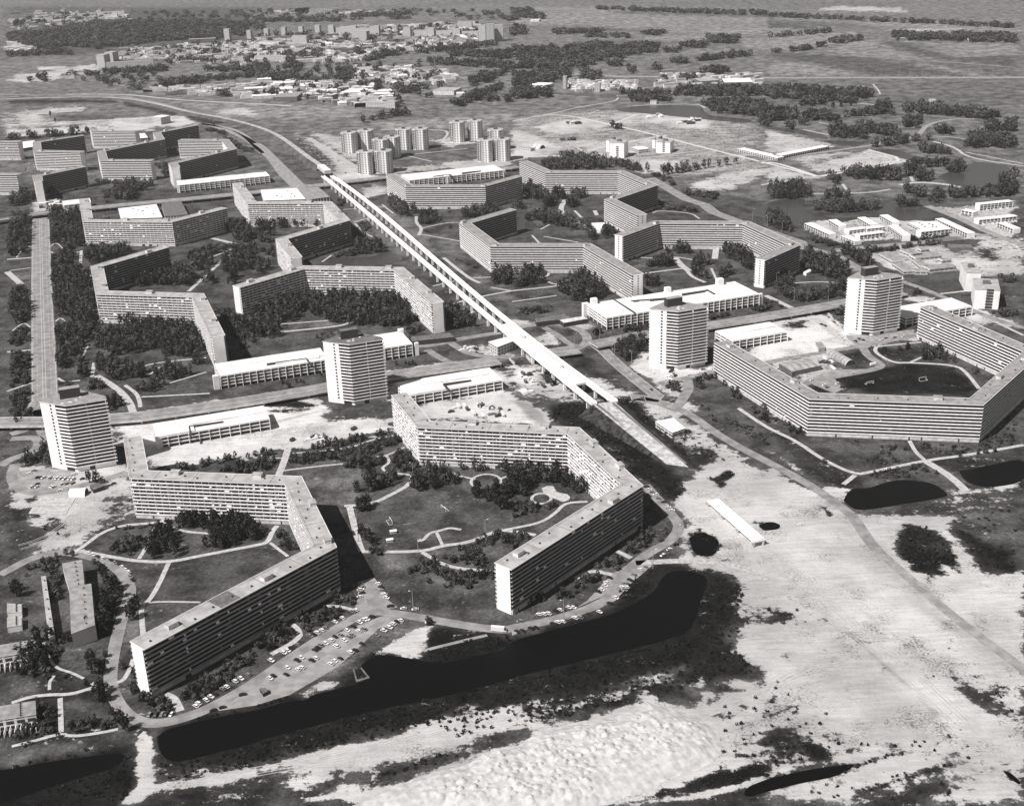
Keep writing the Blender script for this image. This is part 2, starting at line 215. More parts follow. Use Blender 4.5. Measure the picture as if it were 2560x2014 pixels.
# ---------------------------------------------------------------- the ground: one sheet, painted by what grows or lies there, plus a point tower's shadow as dark tone
CODE = dict(s=(0, .06, .44), b=(0, .06, .55), n=(.24, .07, .44), m=(.66, .032, .4), r=(.48, .03, .42), g=(1, .05, .4), h=(1, .07, .4), d=(1, .009, .4), e=(.9, .022, .38),
            l=(1, .120, .4), k=(1, .095, .4), L=(1, .165, .4), q=(1, .105, .42), t=(0, .06, .36), u=(0, .06, .26), w=(1, .018, .4), c=(.25, .12, .42), j=(.52, .13, .36), x=(1, .10, .4))
PAINT = """
l Z -400,-60 3000,-60 3000,330 2560,330 2000,300 1400,320 900,400 600,330 -400,330|120
k Z -300,330 600,330 900,400 1400,320 2100,300 2900,330 2900,470 1300,400 900,470 -300,450|60
q Z 1250,290 1500,270 1900,300 2250,330 2320,420 2050,470 1750,460 1650,410 1300,390|30
j C 0,1000 400,950 1100,930 1700,1000 2171,1080 D 300,1120 600,1240 900,1240 1240,1370 500,1480 200,1580 C 2171,1600 1500,1610 1200,1480 800,1330 300,1330 0,1360|20
x D -50,690 2171,670 2171,1696 -50,1696|30
x C 1350,1500 2171,1440 2171,1696 1800,1696|20
L C 200,60 700,70 1600,110 2171,150 2171,200 1300,235 500,215 0,225 0,190|9
k C 820,95 2171,130 2171,150 900,118|6
h C 500,230 1300,255 2171,285 2171,300 1300,270 400,250|6
L C 1120,315 1640,300 1640,350 1400,365 1150,345|8
L C 1940,330 2171,320 2171,415 1960,400|8
L D 0,330 420,285 750,270 760,300 560,350 340,410 0,430|6
k D 0,165 900,210 900,240 0,210|7
L C 1300,200 2171,205 D 0,205 600,262 440,270 0,300 C 2171,300 1300,270|8
h D 0,180 500,250 0,238|6
L D 700,215 1900,260 2300,290 2300,260 900,195|9
k D 0,445 1100,500 2100,560 2100,640 1000,640 500,560 0,470|6
h D 160,450 900,495 1000,540 700,560 300,500|5
h D 940,370 1060,350 1500,470 1620,490 2097,530 2097,560 1500,510|5
L D 860,340 1500,490 1100,500 460,440 700,365|5
L D 1100,345 1480,400 1320,420 1600,480 2097,470 2097,380 1600,370|6
h D 1000,545 1700,630 1100,640 1000,600|5
L D 0,560 300,510 560,560 900,640 0,640|6
k C 560,340 900,350 1400,345 1400,370 840,360 440,400|6
L C 950,545 1100,500 1330,450 1900,420 2171,440 1500,500 1300,515 1150,545 1000,575|6
k C 0,540 100,545 180,580 0,590|5
L B 1000,1050 1600,1000 2171,950 2171,1010 1900,1080 1100,1100|8
k B 1000,1000 1600,960 1600,990 1000,1040|6
n A 80,640 330,620 500,600 300,650|6
h A 60,60 2171,60 2171,350 1500,400 600,470 70,480|60
L C 400,160 820,155 820,165 400,175|20
L D 0,160 2100,270 2100,240 700,170|60
L D 300,290 600,280 700,350 300,420 0,430 0,330|30
h D 0,450 1200,540 1900,640 900,640 0,480|25
h D 940,370 1080,350 1400,420 1620,490 2100,470 2100,560 1700,520 1300,480|25
L D 1330,420 1480,410 1770,480 1640,490|20
L D 1210,550 1330,540 1880,640 1720,640|20
k D 850,690 2100,670 2100,1050 1200,900 900,850|40
l C 950,540 1300,480 2000,420 2171,430 2171,520 1500,540 1280,590 960,600|20
L C 400,225 1150,235 2171,260 2171,300 1300,260|30
c D 340,85 600,50 1100,65 1230,110 900,100|40
c D 900,260 1300,240 1800,245 1500,265|40
n A 70,640 400,610 640,560 830,540 840,600 600,640 400,700 70,700|20
s A 340,565 600,560 570,590 340,590|8
n B 0,895 200,920 400,940 1000,940 800,1000 200,960 0,940|25
L A 1350,860 2171,870 B 700,900 1000,940 600,1010 0,1000 A 1900,1000 1600,900|20
n A 1780,940 2050,910 2171,930 2171,1000 1900,980|16
n A 70,960 500,905 760,905 700,945 420,960 470,1040 300,1050 70,1060|16
c A 70,1060 1260,1000 1300,1060 1130,1090 600,1060 70,1090|16
s A 70,1100 500,1080 760,1070 1130,1095 1100,1110 760,1120 600,1130 500,1130 70,1165|6
s A 960,1030 1240,1050 1300,1110 1150,1110 960,1080|8
s A 1280,985 1370,970 1580,985 1680,1045 1500,1080 1290,1065|6
n A 1000,1000 1280,1000 1280,1030 1000,1040|10
e A 70,1170 560,1130 760,1120 770,1150 600,1150 70,1195|5
h A 500,980 850,970 1000,1000 500,1030|8
e A 1060,860 1530,960 1480,985 1060,890|5
e A 1560,975 1990,1040 1800,1060 1600,1010|5
e A 70,835 990,850 990,870 70,880|5
s C 230,1100 440,1035 730,1020 830,1055 690,1080 430,1125|3
s C 1120,985 1230,950 1600,1015 1680,1055 1580,1080 1390,1075|3
n D 0,1130 130,1135 540,1225 90,1300 0,1290|4
s D 60,1145 200,1150 540,1225 480,1235 250,1200|3
s D 330,1440 700,1390 1200,1360 1230,1370 700,1430 550,1455|3
n B 330,1130 700,1270 870,1440 1000,1480 700,1560 640,1500 600,1330 500,1220|8
s B 420,1170 500,1190 840,1440 760,1460 640,1330|5
s B 640,1500 780,1440 870,1430 900,1490 1100,1500 850,1540 690,1540|6
m B 260,1170 360,1240 620,1440 700,1410 500,1250 400,1170|4
h B 250,1300 400,1400 600,1540 400,1540 220,1380|6
c B 450,1130 740,1150 740,1300 600,1250|12
n B 700,1300 900,1290 870,1400 720,1330|8
n B 1480,1190 1650,1150 1880,1210 1650,1250|8
n B 1180,1420 1600,1390 2171,1370 2171,1400 1700,1420 1180,1470|6
s B 1560,1390 1900,1350 2171,1370 C 0,1350 0,1400 B 1700,1430|6
s C 0,1110 60,1100 420,1250 380,1280 320,1310 0,1350|5
c C 380,1190 800,1190 800,1250 500,1260|12
s C 190,1080 450,1020 740,1010 850,1060 700,1090 430,1135|5
s C 1070,975 1230,940 1640,1010 1700,1055 1600,1090 1390,1085 1120,1010|6
c C 800,980 1080,960 1100,1040 900,1050|10
n C 550,1220 800,1200 1200,1180 1190,1240 1000,1330 700,1330|8
s C 1010,1415 1150,1350 1450,1375 1480,1400 1210,1460 1110,1475|5
n C 1500,1560 1850,1460 2171,1430 D 100,1390 60,1440 C 1900,1600 1660,1625 1540,1600|6
n D 0,1100 130,1130 560,1220 540,1240 90,1310 0,1290|6
n D 300,1420 850,1270 1230,1365 560,1465 380,1450|6
c D 200,1330 700,1280 500,1350 300,1400|8
n D 0,1400 350,1490 430,1505 0,1560|5
n H 300,180 1100,140 1750,270 1950,330 1650,330 1100,320 700,370 560,350 380,250|3
n H 1640,60 2097,0 2097,330 1900,300 1400,60|4
n H 1740,390 1800,335 2171,320 2171,640 1700,640 1500,520|6
e H 1800,400 1950,430 1900,500 1800,480|6
n H 830,470 930,450 1100,400 1480,380 1760,560 1650,600 1200,620 1040,600|3
g H 1150,640 1690,630 1690,770 1400,790|3
g H 1480,800 1740,780 1740,900 1560,820|3
b H 1570,960 1750,930 1960,1030 1790,1080|4
b H 1130,800 1400,830 1300,870 1130,860|5
n H 1700,900 1850,950 2097,1040 2097,1060 1900,1050|4
b H -160,1000 200,1000 460,960 660,1060 660,1150 1240,1130 1240,1180 800,1250 0,1370 -120,1390|4
e H 50,1040 300,1030 330,1080 200,1090|4
e H 660,1290 800,1280 960,1380 750,1420|3
e H 840,1250 920,1240 900,1300 1020,1370 960,1370|3
d H 550,1510 900,1440 1100,1390 1600,1410 1780,1600 1700,1680 1250,1640 850,1640 640,1600|3
e H 930,1260 1300,1250 1400,1290 1180,1370 1020,1370|3
w H 330,1560 450,1560 560,1630 430,1640|2
n H 0,1360 400,1300 560,1280 520,1420 700,1450 500,1510 300,1560 60,1400|4
n E 250,0 530,0 530,90 280,130|4
g E 85,180 270,180 270,760 85,760|4
k E 80,590 260,575 270,700 180,760 80,700|3
k F 850,30 1100,40 1160,115 1360,140 1380,300 1000,320 830,190|10
k F 1030,240 1700,300 1720,430 1300,480 1050,350|20
c B 900,1600 1000,1560 1110,1590 1110,1640 940,1680 900,1680|5
h F 1630,910 1850,850 2171,780 2171,1000 1900,1060|6
k F 230,1050 650,1030 700,1060 220,1110|4
k F 1600,480 1900,720 2171,900 2171,760 1800,600|8
h G 0,880 320,840 480,960 0,1010|4
g G 1130,640 1500,600 1620,690 1330,740 1130,740|4
h G 980,510 1200,500 1300,500 1140,570 1110,600 1030,540|3
c G 0,1010 180,1040 400,1000 700,1040 640,1090 200,1060 0,1080|3
n G 200,1160 330,1120 430,1200 400,1230 230,1240|3
n F 1800,1250 2000,1240 2171,1290 2171,1330 1960,1330|3
m G 0,1395 240,1380 480,1560 700,1696 200,1696 0,1640|8
b G 0,1440 180,1430 240,1500 130,1640 0,1600|6
n G 280,1380 480,1500 560,1640 700,1696 300,1696|6
e G 380,1290 600,1300 760,1450 1000,1640 1100,1696 850,1696 640,1480|4
n G 640,1500 1000,1640 880,1696 740,1620|5
b G 1080,1300 1170,1290 1180,1410 1630,1430 1700,1400 1700,1450 1430,1520 1250,1560 1000,1420|3
n G 1200,1540 1420,1520 1440,1696 1350,1696|4
w G 1630,1240 1700,1220 1705,1390 1640,1400|3
n F 1100,1440 1340,1440 1560,1450 1540,1470 1130,1560|4
b F 1360,1390 1960,1380 2060,1450 2171,1540 2171,1696 1100,1696 1110,1500|4
m F 1950,1390 2171,1450 2171,1490 2060,1450|4
b J 1400,90 1450,0 2171,-20 K 0,0 160,0 300,110 380,210 0,200 J 2171,190 1500,165|5
u K 0,10 120,0 190,40 340,210 200,200|3
b w 445,520 1200,400 1360,340 1690,320 1700,470 2070,490 2100,545 1480,665 720,770 520,620|5
n w 640,430 1040,370 1250,390 800,470|4
d w 1355,410 1500,360 1640,395 1630,412|2
m w 1350,425 1600,420 1540,440 1370,445|2
d w 1260,395 1340,370 1500,360 1380,405 1280,412|2
g w 620,390 760,370 1010,340 1010,370 700,420|2
s I 90,740 130,560 430,570 1050,560 1080,640 1100,700 1130,900 900,1010 700,1250 280,1290 370,1150 200,1050 190,960 90,920|5
m I 880,960 900,830 1060,810 1150,1000 900,1020|6
m I 350,1100 380,1000 480,970 570,1030 480,1110|3
m I 190,960 270,900 370,1000 300,1010|2
r I 490,1140 560,1110 630,1130 560,1180|3
e I 200,830 330,810 240,890|2
e I 90,920 190,930 220,1050 370,1150 260,1290 90,1390|3
n I 400,1250 700,1240 640,1280 300,1290|3
k J 440,650 900,570 1000,600 890,680 800,740 900,780 1200,720 1290,660 1290,730 980,885 520,885|5
h J 1500,780 1750,730 1830,850 1700,900 1500,850|10
g J 900,1300 1400,1300 1350,1450 1250,1520 2020,1500 2020,1696 1100,1696 1000,1480|5
k J 1000,1340 1150,1330 1300,1400 1150,1520|10
k J 1430,1290 1700,1270 2080,1260 2080,1330 1700,1330|6
h J 1800,1560 1900,1540 2020,1560 2020,1640 1850,1640|5
k J 1500,1500 1700,1560 1800,1620 1600,1560|8
k M 1130,20 1200,60 1200,300 1100,420 1010,520 1060,180|2
g I 1430,1400 2171,1240 J 250,1330 0,1500 I 1850,1640 1300,1696|4
e M 95,330 900,450 900,1100 1080,1260 95,1260|4
h M 520,340 920,320 880,590 700,620 500,560|3
h M 530,870 650,845 850,880 830,1010 650,1140 540,1110|3
h M 100,640 300,650 330,780 100,830|3
k M 400,1210 680,1200 640,1250 100,1390 100,1330|5
h M 680,960 830,940 840,1040 680,1100|4
d M 1270,1200 1350,1090 1700,960 2171,880 N 0,880 300,780 700,600 1050,420 1400,220 1500,230 2171,300 O 0,310 700,110 900,0 K 880,1696 1000,1530 1150,1420 1270,1390 1450,1375 1700,1410 1900,1530 1960,1600 O 1950,30 1935,250 1850,320 1950,450 2110,620 2090,680 1700,680 1450,740 1640,850 1500,880 1220,820 1120,800 1050,900 860,930 600,960 480,1010 230,1050 60,1040 N 2171,1080 2000,1170 1700,1240 1650,1290 1400,1130 1100,1150 830,1210 620,1260 300,1330 0,1400 M 2171,1420 1900,1480 1450,1540 1340,1500 1280,1350|4
s N 1050,400 1400,215 1490,225 1440,430 1400,500 1090,440|2.5
d N 1480,240 1930,290 1480,415 1460,360|1.5
h N 1380,70 2000,60 1990,130 1820,160 1240,80|3
g N 1150,40 1500,30 1800,130 1250,60|3
m N 570,640 760,670 720,720 430,830 290,800 450,720|2.5
s N 640,680 750,710 430,810 400,780|2.5
k N 1030,240 1250,195 1390,215 1050,400 1000,410 700,590 720,640 560,640 620,590|2.5
n N 1640,970 1700,920 1890,880 1890,900 1780,950|3
r O 0,980 200,900 500,860 900,770 600,930 300,980 0,1090|6
c O 1120,690 1350,640 1400,680 1150,740|6
m O 900,780 1400,740 1500,880 1200,800|6
n O 1490,690 1620,690 1650,740 2000,790 1640,860 1500,760|3
n O 1730,690 1880,670 2090,690 2120,720 2000,790 1900,760|2
e O 1660,700 1760,690 1850,760 1740,780|3
s N 0,1410 300,1340 620,1270 1100,1160 1400,1080 1700,990 1900,940 2171,930 2171,1100 1720,1240 1700,1290 1400,1340 900,1430 700,1480 0,1480 M 2171,1490 1800,1570 1500,1600 1260,1650 1250,1696 1060,1696 1160,1600 1170,1300 1230,1150 1290,1150 1300,1480 1340,1540 1450,1550 2171,1430|2.5
n N 1840,1010 2000,940 2171,950 2171,1040 1900,1040|4
m N 0,1470 370,1440 330,1560 180,1600 170,1690 0,1690|4
e N 0,1490 100,1470 200,1500 180,1690 0,1690|4
s N 330,1500 650,1480 560,1590 400,1650 200,1696|5
e N 400,1640 560,1590 650,1490 700,1475 780,1550 700,1590 520,1640 400,1690|3
r N 930,1440 1010,1430 1080,1540 1000,1550|3
e N 1040,1450 1500,1300 1640,1270 1760,1320 1740,1350 1500,1420 1300,1480 1060,1500|2.5
m N 1720,1240 2000,1150 2171,1100 O 60,1090 230,1050 100,1180 0,1190 N 2000,1200 1800,1290|3
e M 1260,1660 1500,1600 1800,1580 2171,1480 2171,1800 1260,1800|4
m M 1850,1560 2171,1560 2171,1696 1900,1696|4
e M 1090,1250 1150,1300 1160,1400 1080,1350|3
m M 1270,1180 1330,1200 1330,1320 1270,1300|2.5
m M 1350,1440 1700,1380 1950,1420 1700,1500 1450,1530|4
d M 95,1420 400,1330 700,1290 1090,1270 1160,1450 1150,1600 1060,1696 900,1850 -200,1850 -200,1420|3
d K 310,60 450,30 620,20 700,30 1330,560 1500,740 1450,850 1400,880 1120,700 570,220 380,210|4
m K 800,390 900,400 870,450 820,430|3
c K 1380,850 1500,800 1450,900 1520,1060 1450,1010|3
d K 870,-10 1030,0 1180,130 1430,380 1620,580 1550,600 1380,440 1000,110|3
n K 1070,0 1500,0 1560,80 1440,130 1660,270 1860,420 2171,610 L -10,620 K 1950,560 1830,480 1620,580 1450,380 1200,130|4
m K 1450,430 1560,390 1680,420 1780,510 1620,580 1500,500|2.5
e K 1600,440 1680,420 1730,500 1620,520|3
r K 1400,250 1560,300 1500,380 1400,330|4
s K 1380,900 1500,800 1450,720 1560,600 1830,490 2171,620 L 0,560 200,670 430,770 500,730 690,740 640,850 740,940 850,970 1100,975 1500,975 1640,990 1570,1070 1850,1450 2171,1440 P 2171,0 2171,1696 1300,1700 700,1690 -10,1690 O 1800,1696 1420,1660 1200,1696 1000,1720 -10,1720 N 1800,1696 500,1696 420,1690 700,1590 930,1560 1300,1500 1500,1430 1750,1340 2000,1230 O 0,1200 120,1170 230,1050 480,1000 860,940 1100,850 1130,790 1300,850 1500,890 1650,860 2050,790 2110,740 2110,620 1950,450 1860,330 1960,230 1960,20 K 1960,1600 1880,1520 1700,1420 1450,1370 1440,1100 1520,1060|3
d K 1640,640 1700,655 1850,590 1890,640 1780,740 1700,700|2
e K 1480,1140 1600,1095 1750,1160 1790,1230 1730,1340 1640,1330 1550,1325 1500,1260|2
r K 1740,1310 1850,1290 1900,1390 1760,1370|3
e L 420,890 490,900 590,980 520,1000|1.5
m L 0,60 90,130 460,700 700,740 640,680 430,510 200,360 0,260|4
n L 0,440 120,500 300,640 300,600 80,470|3
e L 0,220 240,330 470,510 730,640 860,600 1340,510 1700,500 2171,400 2171,740 1900,750 1700,680 1440,560 1300,520 900,660 700,740 450,700 300,600|3
n L 1680,740 1960,760 1880,790 1620,830 1530,780|3
s L 1900,750 2100,690 2100,740 1960,775|2
m L 760,940 900,960 1300,930 1560,830 1700,800 2100,760 2100,900 1700,990 1500,965 1100,965|4
h L 1600,990 1700,960 2100,910 2100,1250 1900,1210 1700,1080|4
r L 1600,1010 1750,1050 1900,1180 1750,1100|4
d L 1510,1085 1580,1065 1700,1100 1850,1210 2100,1280 2100,1445 1840,1450 1780,1410 1640,1200|3
d L 1070,1150 1120,1090 1200,1065 1350,1080 1470,1150 1560,1290 1660,1475 1500,1420 1530,1490 1350,1520 1200,1420 1090,1310 1055,1210|2.5
e L 1250,1090 1420,1130 1500,1300 1300,1240|5
e K 1930,1020 2171,1030 L 0,1030 110,1090 0,1110 K 2100,1110 2090,1060|1.5
m P 0,90 130,55 270,120 220,170 0,230|3
e P 0,80 130,60 240,130 0,190|3
t P 620,265 850,420 1450,960 1450,1180 750,1240 830,900 700,750 450,720 300,600 300,400|8
u P 640,265 700,270 860,420 1240,760 1180,740 830,420|1.5
u P 1240,780 1330,860 1450,970 1400,980|2
t P 760,60 1400,540 1460,600 1300,480 950,200|2
t P 200,470 330,500 340,620 250,650|6
t P 830,900 1000,1020 950,1150 800,1100|8
n P 0,640 60,640 105,690 0,760|2
m P 30,540 210,440 150,580 130,520|2
e P 0,820 80,810 50,860 0,870|1.5
m P 0,960 200,890 290,890 0,1000|1.5
m P 0,1075 150,1060 280,1000 320,1060 300,1080 500,1300 0,1460 -50,1200|4
e P 60,1090 180,1080 170,1120 100,1110|1.5
d P 0,1120 130,1150 170,1180 0,1210|2
d P 330,1260 370,1190 440,1240 500,1290 470,1330 380,1340|2
d P -300,1700 -200,1610 0,1500 300,1430 740,1350 1130,1280 1150,1295 750,1450 600,1530 300,1560 0,1650|2
c P 300,1570 720,1440 1400,1250 1500,1230 1600,1400 1000,1540 650,1690 200,1690|5
e P 520,1150 600,1140 700,1190 700,1270 620,1250|3
r P 480,1130 740,1180 740,1300 520,1240|4
e P 330,40 360,40 340,60 320,60|1
t L 960,1300 1250,1600 P 1500,60 1400,60 L 1000,1450|10
t P 1300,0 2097,560 2097,640 1250,60|5
m P 250,180 500,180 500,200 260,205|3
r O 1950,80 2171,50 P 130,50 0,200 O 2060,190 1990,290 1900,330|5
r P 1550,420 1900,700 2097,720 2097,980 1700,760|8
r P 860,1200 1060,1220 1000,1270 850,1250|4
r P 430,960 550,980 530,1000 450,1010|3
n P 1470,1190 1560,1010 1690,1110 1640,1200 1700,1350 1540,1280|3
d P 700,1590 900,1570 1400,1430 1530,1370 1600,1400 1400,1460 1050,1550 860,1640 760,1660|2
e P 820,1665 1300,1540 1700,1460 1780,1530 1400,1640 1300,1800 850,1800|4
m P 1540,1290 1600,1280 1750,1450 1690,1460|1.5
e P 1430,1200 1500,1190 1460,1215|1
s M 1150,1100 1260,1090 1300,1200 1260,1300 1280,1450 1340,1540 1700,1520 2171,1420 2171,1470 1800,1560 1300,1610 1150,1720 1040,1720 1170,1560 1170,1300|1.2
m P 1470,600 1550,590 1900,830 2090,970 2090,1040 1900,970 1700,800|2
e P 1700,760 1800,820 1830,850 1700,800|3
m P 1880,750 2050,720 1950,780|2
c P 1650,1200 1900,1200 2090,1400 2090,1500 1700,1450|8
d P 2000,1440 2050,1450 2097,1500 2097,1540 2050,1520|1
m P 1700,40 1860,110 1780,80|2
m P 1800,230 1890,290 1850,290|2
m P 1280,670 1350,640 1420,670 1340,700|2
n O 1630,970 1900,850 2171,800 2171,850 1950,900 1650,980|3
m O 1690,990 1800,960 1880,960 1960,910 1930,990 1780,1020|2
m O 1830,1115 2171,990 2171,1010 1850,1120|1.5
m O 1980,1165 2171,1100 2171,1120|1.5
m O 1830,1290 2171,1270 2171,1380 1880,1350|2
e O 2040,1215 2171,1180 2171,1220|1.5
d O 1650,1480 1850,1430 2000,1405 2171,1380 2171,1500 1700,1600 1480,1660 1400,1610|2
d O 1180,1640 1280,1575 1400,1600 1420,1650 1200,1685|1.5
e O 1450,1680 2171,1550 2171,1800 1300,1800|3
s O 1400,1680 2171,1510 2171,1530 1500,1700|1
t O 1000,1400 1300,1350 1700,1200 1820,1100 1840,1300 1500,1450 1100,1600 700,1640|5
"""
def build_ground():
    ys = []; y = 300.0
    while y < 9000:
        ys.append(y); y += max(.8, 3.6*(y*y+CH*CH)/(FPX*CH))
    ys = np.array(ys+[12000, 20000, 40000, 80000.]); nx = 760
    hw = np.hypot(ys, CH)*.50+60; hw[-4:] = [14000, 25000, 45000, 80000]
    X = np.linspace(-1, 1, nx)[None, :]*hw[:, None]; Y = np.repeat(ys[:, None], nx, 1)
    veg = np.ones(X.shape); tone = np.full(X.shape, .055); snd = np.full(X.shape, .4)
    for ln in PAINT.strip().split('\n'):
        s, f = ln.split('|'); f = float(f); code = s[0]; pl = P(s[2:])
        if code in 'snmrcedbw' and f < 20: f *= 1.9
        lo, hi = pl.min(0)-2*f, pl.max(0)+2*f
        r = np.where((ys > lo[1]) & (ys < hi[1]))[0]
        if not len(r): continue
        sl_ = slice(r[0], r[-1]+1); x, y_ = X[sl_], Y[sl_]
        c = np.where(((x > lo[0]) & (x < hi[0])).any(0))[0]
        if not len(c): continue
        cs = slice(c[0], c[-1]+1); x, y_ = x[:, cs], y_[:, cs]
        d = sdist(pl, x, y_)
        wob = np.sin(x*.11+y_*.05)+np.sin(x*.05-y_*.13+1)+.6*np.sin(x*.31+y_*.23+2)+.6*np.sin(x*.2-y_*.4)
        a = np.clip((d+wob*f*.25)/f*.5+.5, 0, 1); a = a*a*(3-2*a)
        v = CODE[code]
        for arr, val in ((veg, v[0]), (tone, v[1]), (snd, v[2])): arr[sl_, cs] += (val-arr[sl_, cs])*a
    n0, n1 = X.shape
    co = np.stack([X, Y, np.zeros_like(X)], -1).reshape(-1, 3).astype(np.float32)
    i = (np.arange(n0-1)[:, None]*n1+np.arange(n1-1)[None, :]).ravel()
    q = np.stack([i, i+1, i+1+n1, i+n1], 1).astype(np.int32)
    me = bpy.data.meshes.new('ground'); me.vertices.add(len(co)); me.vertices.foreach_set('co', co.ravel())
    me.loops.add(q.size); me.loops.foreach_set('vertex_index', q.ravel()); me.polygons.add(len(q))
    me.polygons.foreach_set('loop_start', np.arange(0, q.size, 4, dtype=np.int32)); me.polygons.foreach_set('loop_total', np.full(len(q), 4, np.int32))
    me.update(calc_edges=True)
    col = me.color_attributes.new('cover', 'FLOAT_COLOR', 'POINT')
    col.data.foreach_set('color', np.stack([veg, tone, snd, np.ones_like(veg)], -1).astype(np.float32).ravel())
    o = link('ground', me); o['kind'] = 'structure'
    m = mat('ground_cover', .1, .95, spec=.05); n = m.node_tree.nodes; l = m.node_tree.links
    at_ = n.new('ShaderNodeAttribute'); at_.attribute_name = 'cover'; sp_ = n.new('ShaderNodeSeparateColor'); l.new(at_.outputs['Color'], sp_.inputs[0])
    tc = n.new('ShaderNodeTexCoord')
    def noise(sc, det, rough=.6, stretch=None):
        no = n.new('ShaderNodeTexNoise'); no.inputs['Scale'].default_value = sc; no.inputs['Detail'].default_value = det; no.inputs['Roughness'].default_value = rough
        if stretch:
            mp = n.new('ShaderNodeMapping'); mp.inputs['Rotation'].default_value = (0, 0, R(stretch[0])); mp.inputs['Scale'].default_value = (stretch[1], stretch[2], 1)
            l.new(tc.outputs['Object'], mp.inputs[0]); l.new(mp.outputs[0], no.inputs['Vector'])
        else: l.new(tc.outputs['Object'], no.inputs['Vector'])
        return no.outputs[0]
    def mr(o, a, b, c, d):
        q = n.new('ShaderNodeMapRange'); l.new(o, q.inputs[0])
        for k_, v_ in enumerate((a, b, c, d)): q.inputs[k_+1].default_value = v_
        return q.outputs[0]
    def op(k_, a, b):
        q = n.new('ShaderNodeMath'); q.operation = k_
        for j, v_ in enumerate((a, b)):
            if isinstance(v_, (int, float)): q.inputs[j].default_value = v_
            else: l.new(v_, q.inputs[j])
        return q.outputs[0]
    edge = op('ADD', sp_.outputs[0], mr(op('ADD', op('MULTIPLY', noise(.2, 10, .78), .6), op('MULTIPLY', noise(.05, 8, .7, (20, .5, 1.8)), .4)), .40, .60, -.50, .50))
    fac = mr(edge, .40, .60, 0, 1)
    vt = op('MULTIPLY', op('MULTIPLY', sp_.outputs[1], mr(noise(.04, 9, .72), .41, .59, .55, 1.6)), mr(noise(.45, 6, .8), .38, .62, .6, 1.45))
    vt = op('MULTIPLY', vt, mr(noise(.0022, 7, .65, (8, .8, 1.6)), .4, .6, .9, 1.1))
    vt = op('MULTIPLY', vt, mr(noise(.12, 5, .6, (25, .8, 1.3)), .3, .7, .9, 1.1))
    st = op('MULTIPLY', op('MULTIPLY', sp_.outputs[2], mr(noise(.012, 10, .70), .41, .59, .78, 1.14)), mr(noise(.22, 8, .75, (-62, .18, 1.5)), .4, .6, .88, 1.09))
    spk = mr(op('MULTIPLY', noise(.7, 5, .8), noise(.025, 6, .7)), .285, .35, 1, .4)
    st = op('MULTIPLY', st, spk)
    mx = n.new('ShaderNodeMix'); l.new(fac, mx.inputs[0]); l.new(st, mx.inputs[2]); l.new(vt, mx.inputs[3])
    cc = n.new('ShaderNodeCombineColor'); l.new(mx.outputs[0], cc.inputs[0])
    l.new(op('MULTIPLY', mx.outputs[0], .985), cc.inputs[1]); l.new(op('MULTIPLY', mx.outputs[0], .97), cc.inputs[2])
    l.new(cc.outputs[0], n['Principled BSDF'].inputs['Base Color'])
    bm = n.new('ShaderNodeBump'); bm.inputs['Strength'].default_value = .5; bm.inputs['Distance'].default_value = 1.2
    l.new(noise(.35, 8, .7), bm.inputs['Height']); l.new(bm.outputs[0], n['Principled BSDF'].inputs['Normal'])
    me.materials.append(m)
build_ground()
# ---------------------------------------------------------------- water
WATER = """water|canal|M 1330,1160 1420,1090 1700,1020 2171,930 N 0,930 300,850 430,850 470,800 760,740 960,670 910,600 870,560 990,480 1080,455 1300,490 1540,540 1800,490 2171,400 O 0,345 200,290 600,185 850,120 1100,0 K 1230,1600 1270,1500 1350,1450 1460,1440 1600,1470 1660,1510 1640,1600 1600,1696 O 1560,150 1500,270 1300,340 900,440 400,560 0,655 N 2171,670 1500,840 1000,930 400,1090 0,1190 M 2171,1210 1800,1300 1550,1365 1430,1365 1350,1280
water|canal|M 95,1425 400,1370 700,1330 1040,1290 1060,1340 1000,1400 700,1500 400,1590 250,1650 -100,1760 -300,1760 -300,1500
water|pond|L 640,850 680,770 750,745 850,750 1040,680 1200,675 1400,700 1540,800 1480,830 1100,890 850,930 740,930 680,890
water|pond|L 1620,600 1850,560 2200,480 2200,690 1890,745 1750,720 1660,680
water|pond|K 2090,1060 2171,1030 L 60,1035 110,1060 90,1095 0,1105 K 2130,1105
water|pond|K 1500,1170 1600,1110 1740,1170 1760,1220 1720,1320 1620,1320 1540,1300
water|pond|P -20,1520 300,1440 600,1400 740,1380 700,1430 560,1500 300,1545 0,1620 -200,1680 -200,1590
water|pond|P 1990,1445 2050,1455 2140,1530 2140,1570 2050,1510
waterg|pond|F 580,530 700,480 830,490 1000,480 1060,450 1130,450 1270,490 1150,545 900,555 700,555
waterg|lake|H -150,110 -50,40 120,-10 330,-20 290,60 330,120 500,150 700,150 930,110 990,50 1000,10 1100,60 1300,90 1430,110 1440,145 1300,165 1130,185 940,140 760,160 600,200 480,160 300,185 200,240 100,150
waterg|lake|D 850,1275 1090,1262 1180,1300 1300,1340 1580,1345 1650,1370 1500,1385 1240,1395 1230,1365
waterg|lake|D 1440,1500 1690,1390 1840,1370 2097,1420 2097,1700 1700,1600 1530,1560
waterg|lake|D 440,1195 520,1190 860,1205 760,1240 600,1235
waterg|lake|D -60,1085 150,1080 500,1150 510,1190 340,1150 100,1110
waterg|lake|C 880,925 1080,900 1400,895 1600,900 1640,960 1690,985 2000,1010 2060,1035 1900,1040 1500,1000 1100,960 900,945
waterg|canal|C 340,785 500,790 620,800 880,800 890,830 600,815 350,800
waterg|pond|G 0,215 60,150 200,190 210,240 50,250"""
wz = {'canal': .06, 'pond': .07, 'lake': .08}
